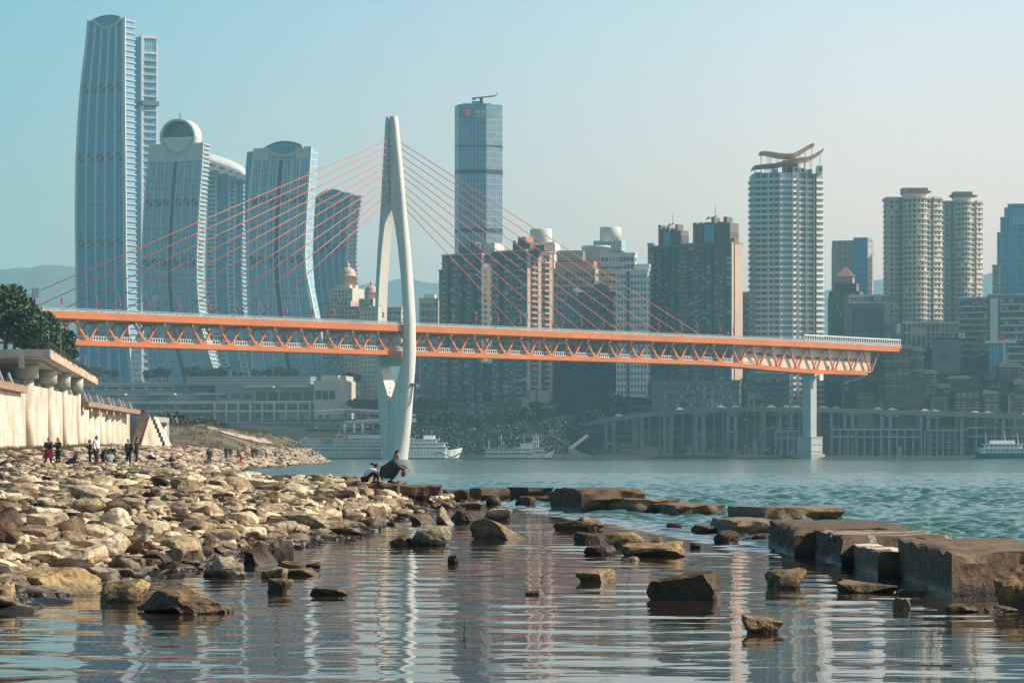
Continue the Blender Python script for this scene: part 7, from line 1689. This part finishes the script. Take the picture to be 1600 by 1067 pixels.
def person(label, px, py, d, pose, face, hgt, top, legs, hair='black', skirt=None, turn=0, tilt=0, long_hair=False, hood=False, z=None, fat=1.0, fine=False, P=None, group=None, hs=1.0):
    """face: heading in degrees, 0 = away from the camera, 90 = to the left, -90 = to the right, 180 = to the camera"""
    p = dict(POSES[pose]);
    if P: p.update(P)
    x = X(px, d); z = (bank_z(x, d) if z is None else z)
    r = thing('person', label, 'person', (x, d, z), R(face), group)
    s = hgt / 1.70; r.scale = (s, s, s)
    pel, ch, nk, hd = V(p['pel']), V(p['chest']), V(p['neck']), V(p['head'])
    spn = (ch - pel).normalized(); rt = V((1, 0, 0))
    shv = p.get('shv', rt); L, Rr = nk - V((0, 0, .07)) - shv * p['sh'], nk - V((0, 0, .07)) + shv * p['sh']
    hp = [pel + V((-p['hip'], 0, -.02)), pel + V((p['hip'], 0, -.02))]
    kn = [V(a) for a in p['kn']]; an = [V(a) for a in p['an']]; el = [V(a) for a in p['el']]; ha = [V(a) for a in p['ha']]
    # ---- one continuous body
    J = [pel, (pel + ch) / 2, ch, nk - V((0, 0, .02)), nk + (hd - nk) * .42]; E = [(0, 1), (1, 2), (2, 3), (3, 4)]; Ra = [(.13, .10), (.115, .09), (.14, .10), (.07, .065), (.052, .055)]
    def chain(st, pts, rs):
        a = st
        for q, r_ in zip(pts, rs): J.append(q); Ra.append(r_); E.append((a, len(J) - 1)); a = len(J) - 1
        return a
    hdv = (hd - nk).normalized()
    fwd = V((math.sin(R(-turn)), math.cos(R(-turn)), 0)) ; upv = (hdv * .4 + V((0, 0, 1))).normalized()
    fwd = (fwd + V((0, 0, tilt))).normalized(); upv = (upv - fwd * upv.dot(fwd)).normalized(); rgt = fwd.cross(upv).normalized()
    tips = []
    for i, (S, sg) in enumerate(((L, -1), (Rr, 1))):
        a = chain(2, [S, (S + el[i]) / 2, el[i], (el[i] + ha[i]) / 2, ha[i]], [.052, .047, .040, .034, .024])
        hv = (ha[i] - el[i]).normalized(); palm = ha[i] + hv * .05
        a = chain(a, [palm], [(.034, .018)]); tips.append((ha[i], hv, palm, sg))
        if not fine: chain(a, [palm + hv * .07], [.014])
        k = chain(0, [hp[i], (hp[i] + kn[i]) / 2, kn[i], (kn[i] + an[i]) / 2, an[i]], [.088, .075, .054, .05, .036])
        chain(k, [an[i] + V((sg * .02, .13, -.045))], [.03])
    body = skinned('body', J, E, Ra, M_SKIN, r, 1)
    # head joined to the neck: skull, jaw, nose, ears in one shaped surface merged into the body mesh
    bm = bmesh.new(); bmesh.ops.create_uvsphere(bm, u_segments=20 if fine else 12, v_segments=16 if fine else 9, radius=1)
    for v in bm.verts:
        c = v.co
        zz = c.z * .118 * hs; w_ = .074 * hs; dpt = .094 * hs
        if c.z < 0: w_ *= 1 + .26 * c.z; dpt *= 1 + .12 * c.z
        y = c.y * dpt + (.010 if c.z < -.3 and c.y > 0 else 0); xx = c.x * w_
        if c.y > .6:
            if abs(c.x) < .25 and -.42 < c.z < .12: y += .020 * (1 - abs(c.x) * 3)      # nose
            if .05 < c.z < .32 and .2 < abs(c.x) < .62: y -= .008                       # eye sockets
        v.co = hd + rgt * xx + fwd * y + upv * zz
    nb = len(bm.verts); bm.verts.ensure_lookup_table()
    hm_ = bpy.data.meshes.new('h'); bm.to_mesh(hm_); bm.free()
    bm = bmesh.new(); bm.from_mesh(body.data); bm.from_mesh(hm_)
    def blob(c, rx, ry, rz, seg=8):
        res = bmesh.ops.create_uvsphere(bm, u_segments=seg, v_segments=6, radius=1)
        for v in res['verts']: q = v.co.copy(); v.co = c + rgt * q.x * rx + fwd * q.y * ry + upv * q.z * rz
    for sg in (-1, 1): blob(hd + rgt * sg * .076 * hs - upv * .005, .010, .020, .030)
    if fine:
        for (h0, hv, palm, sg) in tips:                    # five separate bent fingers
            sd_ = hv.cross(V((0, 0, 1))).normalized(); dn = V((0, 0, -1))
            mbf = MB()
            for f_ in range(4):
                o0 = palm + sd_ * (f_ - 1.5) * .019; ln = (.062, .070, .066, .050)[f_]
                mbf.tube([o0, o0 + hv * ln * .5 + dn * .004, o0 + hv * ln * .85 + dn * .022, o0 + hv * ln * .95 + dn * .040], [.0095, .009, .008, .006], 6)
            t0 = h0 + hv * .02 - sd_ * sg * .030; mbf.tube([t0, t0 + hv * .03 - sd_ * sg * .020, t0 + hv * .055 - sd_ * sg * .016 + dn * .01], [.012, .010, .007], 6)
            tm_ = bpy.data.meshes.new('f'); tm_.from_pydata(mbf.v, [], mbf.f); bm.from_mesh(tm_)
    bm.to_mesh(body.data); bm.free(); body.data.polygons.foreach_set('use_smooth', [True] * len(body.data.polygons))
    if fine:
        for sg in (-1, 1):
            c = hd + rgt * sg * .028 + upv * .018 + fwd * .083 * hs
            MB().bar(c - rgt * .014, c + rgt * .014, .008, .006).build('eye', M_HAIR, r); MB().bar(c - rgt * .017 + upv * .02 + fwd * .003, c + rgt * .017 + upv * .022 + fwd * .003, .006, .005).build('eyebrow', M_HAIR, r)
        c = hd - upv * .055 + fwd * .086 * hs; MB().bar(c - rgt * .024, c + rgt * .024, .006, .008).build('mouth', mat('lips', (.35, .10, .08), .5), r)
    # ---- hair
    bm = bmesh.new(); bmesh.ops.create_uvsphere(bm, u_segments=20, v_segments=14, radius=1)
    dele = []
    for v in bm.verts:
        c = v.co.copy()
        if c.z < -.22 + .88 * c.y - (.5 if long_hair and c.y < .1 else 0): dele.append(v)
        k = 1.10 + (.05 * noise.noise(c * 4 + hd * 9))
        zz = c.z * .118 * k * hs
        v.co = hd + rgt * c.x * .078 * k * hs + fwd * (c.y * .098 * k * hs - .006) + upv * (zz + .008)
    bmesh.ops.delete(bm, geom=dele, context='VERTS'); me = bpy.data.meshes.new('hair'); bm.to_mesh(me); bm.free(); me.materials.append(M_HAIRG if hair == 'grey' else top if hood else M_HAIR)
    me.polygons.foreach_set('use_smooth', [True] * len(me.polygons)); link('hair' if not hood else 'hood', me, r)
    if long_hair: fixn(MB().tube([hd - fwd * .05 + upv * .03, hd - fwd * .105 - upv * .08, nk - fwd * .12 - V((0, 0, .05)), ch - fwd * .12 + V((0, 0, .02))], [.05, .07, .06, .025], 8).build('long_hair', M_HAIR, r, True))
    # ---- clothes: jacket with sleeves, trousers, shoes
    f = fat
    Jc = [pel + V((0, 0, .02)), (pel + ch) / 2, ch, nk - V((0, 0, .045))]; Ec = [(0, 1), (1, 2), (2, 3)]; Rc = [(.165 * f, .14 * f), (.155 * f, .135 * f), (.175 * f, .145 * f), (.085, .08)]
    for i, S in enumerate((L, Rr)):
        a = 2
        for q, r_ in ((S, .078 * f), ((S + el[i]) / 2, .070 * f), (el[i], .062 * f), (el[i] + (ha[i] - el[i]) * .5, .052 * f), (el[i] + (ha[i] - el[i]) * .9, .042 * f)):
            Jc.append(q); Rc.append(r_); Ec.append((a, len(Jc) - 1)); a = len(Jc) - 1
    skinned('jacket', Jc, Ec, Rc, top, r, 2 if fine else 1)
    Jt = [pel]; Et = []; Rt = [(.150, .125)]
    for i in (0, 1):
        a = 0
        for q, r_ in ((hp[i] + V((0, 0, -.03)), .108), ((hp[i] + kn[i]) / 2, .094), (kn[i], .075), ((kn[i] + an[i]) / 2, .066), (an[i] + V((0, 0, .02)), .056)):
            Jt.append(q); Rt.append(r_); Et.append((a, len(Jt) - 1)); a = len(Jt) - 1
    skinned('trousers', Jt, Et, Rt, legs, r, 2 if fine else 1)
    for i, sg in ((0, -1), (1, 1)):
        a = an[i]; 
        fixn(MB().loft([[(a.x - .045, a.y - .09, a.z - .08), (a.x + .045, a.y - .09, a.z - .08), (a.x + .04, a.y - .08, a.z + .01), (a.x - .04, a.y - .08, a.z + .01)], [(a.x - .05, a.y + .05, a.z - .08), (a.x + .05, a.y + .05, a.z - .08), (a.x + .045, a.y + .04, a.z + .0), (a.x - .045, a.y + .04, a.z + .0)],
            [(a.x - .045, a.y + .18, a.z - .08), (a.x + .045, a.y + .18, a.z - .08), (a.x + .03, a.y + .17, a.z - .045), (a.x - .03, a.y + .17, a.z - .045)]]).build('shoe', cloth('shoe', (.03, .03, .03)), r, True))
    if skirt: fixn(MB().lathe(0, pel.y, [(.17, pel.z + .05), (.22, pel.z - .18), (.31, pel.z - .42), (.29, pel.z - .43)], 16).build('skirt', skirt, r, True))
    return r
BLK = cloth('black', (.018, .018, .021)); NVY = cloth('navy', (.03, .04, .06)); GRY = cloth('charcoal', (.055, .06, .068)); WHI = cloth('white', (.78, .78, .80)); LGR = cloth('light_grey', (.35, .37, .38)); RED = cloth('crimson', (.45, .01, .035)); DNM = cloth('denim', (.05, .08, .13)); SGR = cloth('grey_green', (.12, .13, .12)); PNK = cloth('pink', (.55, .25, .25)); BRW = cloth('brown', (.14, .09, .06))
# crouching pair on the ledge, 98 m away
LZ = Z(755.5, 98) + .005
man = person('crouching man in a charcoal jacket, head turned smiling, forearms on his knees', 611, 755, 98.4, 'squat', -90, 1.74, GRY, GRY, turn=-68, tilt=-.12, z=LZ, fat=1.28, fine=True, hs=1.16,
    P=dict(pel=(0, -.18, .34), chest=(.02, -.02, .59), neck=(.03, .11, .73), head=(.06, .19, .865), sh=.20, kn=[(-.17, .25, .47), (.17, .23, .46)], an=[(-.11, .0, .09), (.11, -.02, .09)], ha=[(-.04, .50, .47), (.08, .49, .42)], el=[(-.22, .24, .52), (.24, .23, .50)]))
skinned('coat_tail', [(0, -.10, .50), (0, -.24, .40), (0, -.24, .25), (0, -.06, .24), (.0, .12, .34)], [(0, 1), (1, 2), (2, 3), (3, 4)], [(.20, .17), (.20, .17), (.17, .15), (.19, .13), (.18, .10)], GRY, man, 2)
fixn(MB().tube([(.06, .15, .80), (.07, .12, .72)], [.065, .09], 10).build('collar', cloth('shirt_grey', (.25, .26, .27)), man, True))
fixn(MB().tube([(.16, .36, .22), (.19, .40, .34), (.14, .44, .42)], [.05, .08, .04], 8).build('bundle', BRW, man, True))
kid = person('child in a white top crouching with bowed head beside the man', 579, 755, 98.6, 'squat', -82, 1.30, WHI, BLK, turn=8, tilt=-.9, z=LZ, fine=True, long_hair=False, fat=1.15, hs=1.12,
    P=dict(pel=(0, -.24, .22), chest=(0, -.08, .47), neck=(0, .12, .62), head=(0, .24, .67), kn=[(-.13, .22, .52), (.14, .20, .50)], an=[(-.11, .34, .09), (.12, .12, .09)], el=[(-.17, .34, .44), (.18, .32, .42)], ha=[(-.02, .46, .26), (.07, .44, .22)]))
fixn(MB().tube([(0, .18, .79), (0, .06, .80), (0, -.02, .76)], [.05, .055, .02], 8).build('pony_tail', M_HAIR, kid, True))
# group on the crest, 187 m away
g = 'people standing and sitting on the stony bank'
def pp_(label, px, pose, face, h, top, legs, d=187.3, z=1.13, **k): return person(label, px, 729, d, pose, face, h, top, legs, z=z, group=g, **k)
pp_('woman in a black coat over a crimson skirt, leftmost of the first group', 75, 'walk', -150, 1.72, BLK, BLK, skirt=RED, fat=1.1)
pp_('woman with long dark hair all in black, right of the crimson skirt', 91, 'phone', 150, 1.70, BLK, BLK, long_hair=True)
pp_('person in a blue grey jacket crouching low between the pair and the white jacket', 112, 'squat', -100, 1.50, DNM, DNM, P=dict(neck=(0, .2, .60), head=(0, .32, .70), chest=(0, .02, .48)))
pp_('person in a black jacket partly behind the white puffer jacket, arm raised', 141, 'phone', 100, 1.58, BLK, BLK, d=188.2)
pp_('tall person in a white puffer jacket and black trousers looking right', 150, 'stand', -110, 1.80, WHI, BLK, fat=1.4, turn=-10)
pp_('person in dark clothes bending beside the white puffer jacket', 161, 'bend', -130, 1.30, BLK, BLK, d=188.4)
pp_('person seen from behind in a grey striped puffer jacket, sitting', 171, 'sit', 5, 1.72, LGR, BLK, d=186.8, fat=1.35)
pp_('person in dark clothes sitting behind the grey puffer jacket', 175, 'sit', 160, 1.80, NVY, NVY, d=188.6, z=1.5)
pp_('grey haired man in a long dark coat with his back to the black clad man', 201, 'stand', 40, 1.62, NVY, BLK, hair='grey', fat=1.25)
pp_('dark haired man in black standing right of the grey haired man, looking down', 213, 'stand', -90, 1.70, BLK, BLK, tilt=-.3)
pk = thing('bag', 'bright pink bag on the ground beside the sitting people', 'bag', (X(158, 186.6), 186.6, 1.13))
fixn(MB().loft([[(-.24, -.12, 0), (.24, -.12, 0), (.24, .12, 0), (-.24, .12, 0)], [(-.26, -.13, .12), (.26, -.13, .12), (.26, .13, .12), (-.26, .13, .12)], [(-.2, -.06, .26), (.2, -.06, .26), (.2, .06, .26), (-.2, .06, .26)]]).build('bag_body', cloth('hot_pink', (.75, .01, .13)), pk)); fixn(MB().tube([(-.1, 0, .25), (-.06, 0, .38), (.06, 0, .38), (.1, 0, .25)], .012, 6).build('handle', BLK, pk))
def far_p(label, px, py, pose, face, h, top, legs, d0=196, **k):
    d = hit(px, py, bank_z, d0, 900) or 420
    return person(label, px, py, d, pose, face, h, top, legs, group='small distant people on the far stones', **k)
far_p('small figure in white crouching alone right of the standing men', 237, 722, 'squat', 90, 1.5, WHI, BLK)
far_p('dark clad person sitting on a stone left of the backpacked walker', 268, 725, 'sit', -90, 1.6, BLK, BLK)
far_p('person with a dark backpack standing alone before the inlet', 327, 728.5, 'stand', 10, 1.78, NVY, BLK, fat=1.2)
far_p('person in pale grey sitting at the edge of the inlet', 345, 729.5, 'sit', 160, 1.7, LGR, BLK)
for k, (px, py, pose, fc, h, tp, lg, lab) in enumerate(((353, 719, 'stand', 0, 1.75, NVY, BLK, 'left one of a dark clad pair standing beyond the inlet'), (360, 719, 'stand', 180, 1.7, DNM, BLK, 'right one of a dark clad pair standing beyond the inlet'),
    (372, 719, 'stand', 90, 1.8, NVY, BLK, 'person in navy standing just behind the bent figure with red'), (376, 725, 'bend', 60, 1.8, BLK, RED, 'bent figure in black with a touch of red at the inlet edge'), (395, 718, 'stand', 0, 1.75, BLK, BLK, 'left one of the dark couple left of the person in white'), (400, 718, 'stand', 20, 1.7, NVY, BLK, 'right one of the dark couple left of the person in white'),
    (416, 717, 'stand', 180, 1.7, WHI, BLK, 'person in a white top and dark trousers on the middle of the spit'), (386, 718, 'sit', 180, 1.7, PNK, DNM, 'person in pink sitting on the stones of the spit'), (430, 718, 'bend', 0, 1.6, GRY, BLK, 'grey clad person bending on the spit right of the person in white'), (438, 723, 'squat', 90, 1.8, BLK, BLK, 'dark figure crouching at the waterline of the spit'),
    (462, 716, 'squat', 0, 1.9, BLK, BLK, 'dark figure crouching on the crest of the spit'), (488, 714.5, 'stand', 0, 1.8, BLK, BLK, 'dark clad person standing near the end of the spit'), (495, 714.5, 'stand', 160, 1.85, WHI, LGR, 'person dressed in white standing at the end of the spit'), (506, 719, 'squat', 0, 1.8, BLK, BLK, 'left one of the dark figures crouching at the tip of the spit'), (516, 720, 'squat', 60, 1.8, NVY, NVY, 'right one of the dark figures crouching at the tip of the spit'),
    (446, 717, 'sit', 180, 1.7, WHI, BLK, 'person in a white top sitting on the middle of the spit'))):
    far_p(lab, px, py, pose, fc, h, tp, lg, d0=380, fat=1.15)
for px, lab, tp, h in ((211, 'person in white at the top of the stone stair', WHI, 1.6), (216, 'person in crimson at the top of the stone stair', RED, 1.6), (220, 'person in navy at the top of the stone stair', NVY, 1.55), (224.5, 'person in black at the top of the stone stair', BLK, 1.6)):
    person(lab, px, 0, 612, 'stand', 200, h, tp, BLK, z=Z(650, 610), fat=1.2, group='people at the top of the stone stair')
for px, lab, tp in ((291, 'person in pale clothes at the start of the footpath on the mound', LGR), (296, 'person in black at the start of the footpath on the mound', BLK)):
    d = 742; person(lab, px, 0, d, 'stand', 0, 1.7, tp, BLK, z=bank_z(X(px, d), d) + .2, fat=1.2, group='people on the mound')

bpy.data.scenes.remove(TMP)
# ================================================================ HAZE
hz = MB().box(-5200, 5200, -80, 9500, -6, 500).build('haze', None)
hm = bpy.data.materials.new('haze_air'); hm.use_nodes = True
hn = hm.node_tree.nodes; hn.clear()
ho = hn.new('ShaderNodeOutputMaterial'); hv = hn.new('ShaderNodeVolumePrincipled')
hv.inputs['Color'].default_value = (.40, .82, .98, 1)
hv.inputs['Density'].default_value = 0.000112
hv.inputs['Anisotropy'].default_value = .0
hm.node_tree.links.new(hv.outputs[0], ho.inputs['Volume'])
hz.data.materials.append(hm)
tag(hz, 'pale blue haze over the river and the city', kind='stuff')
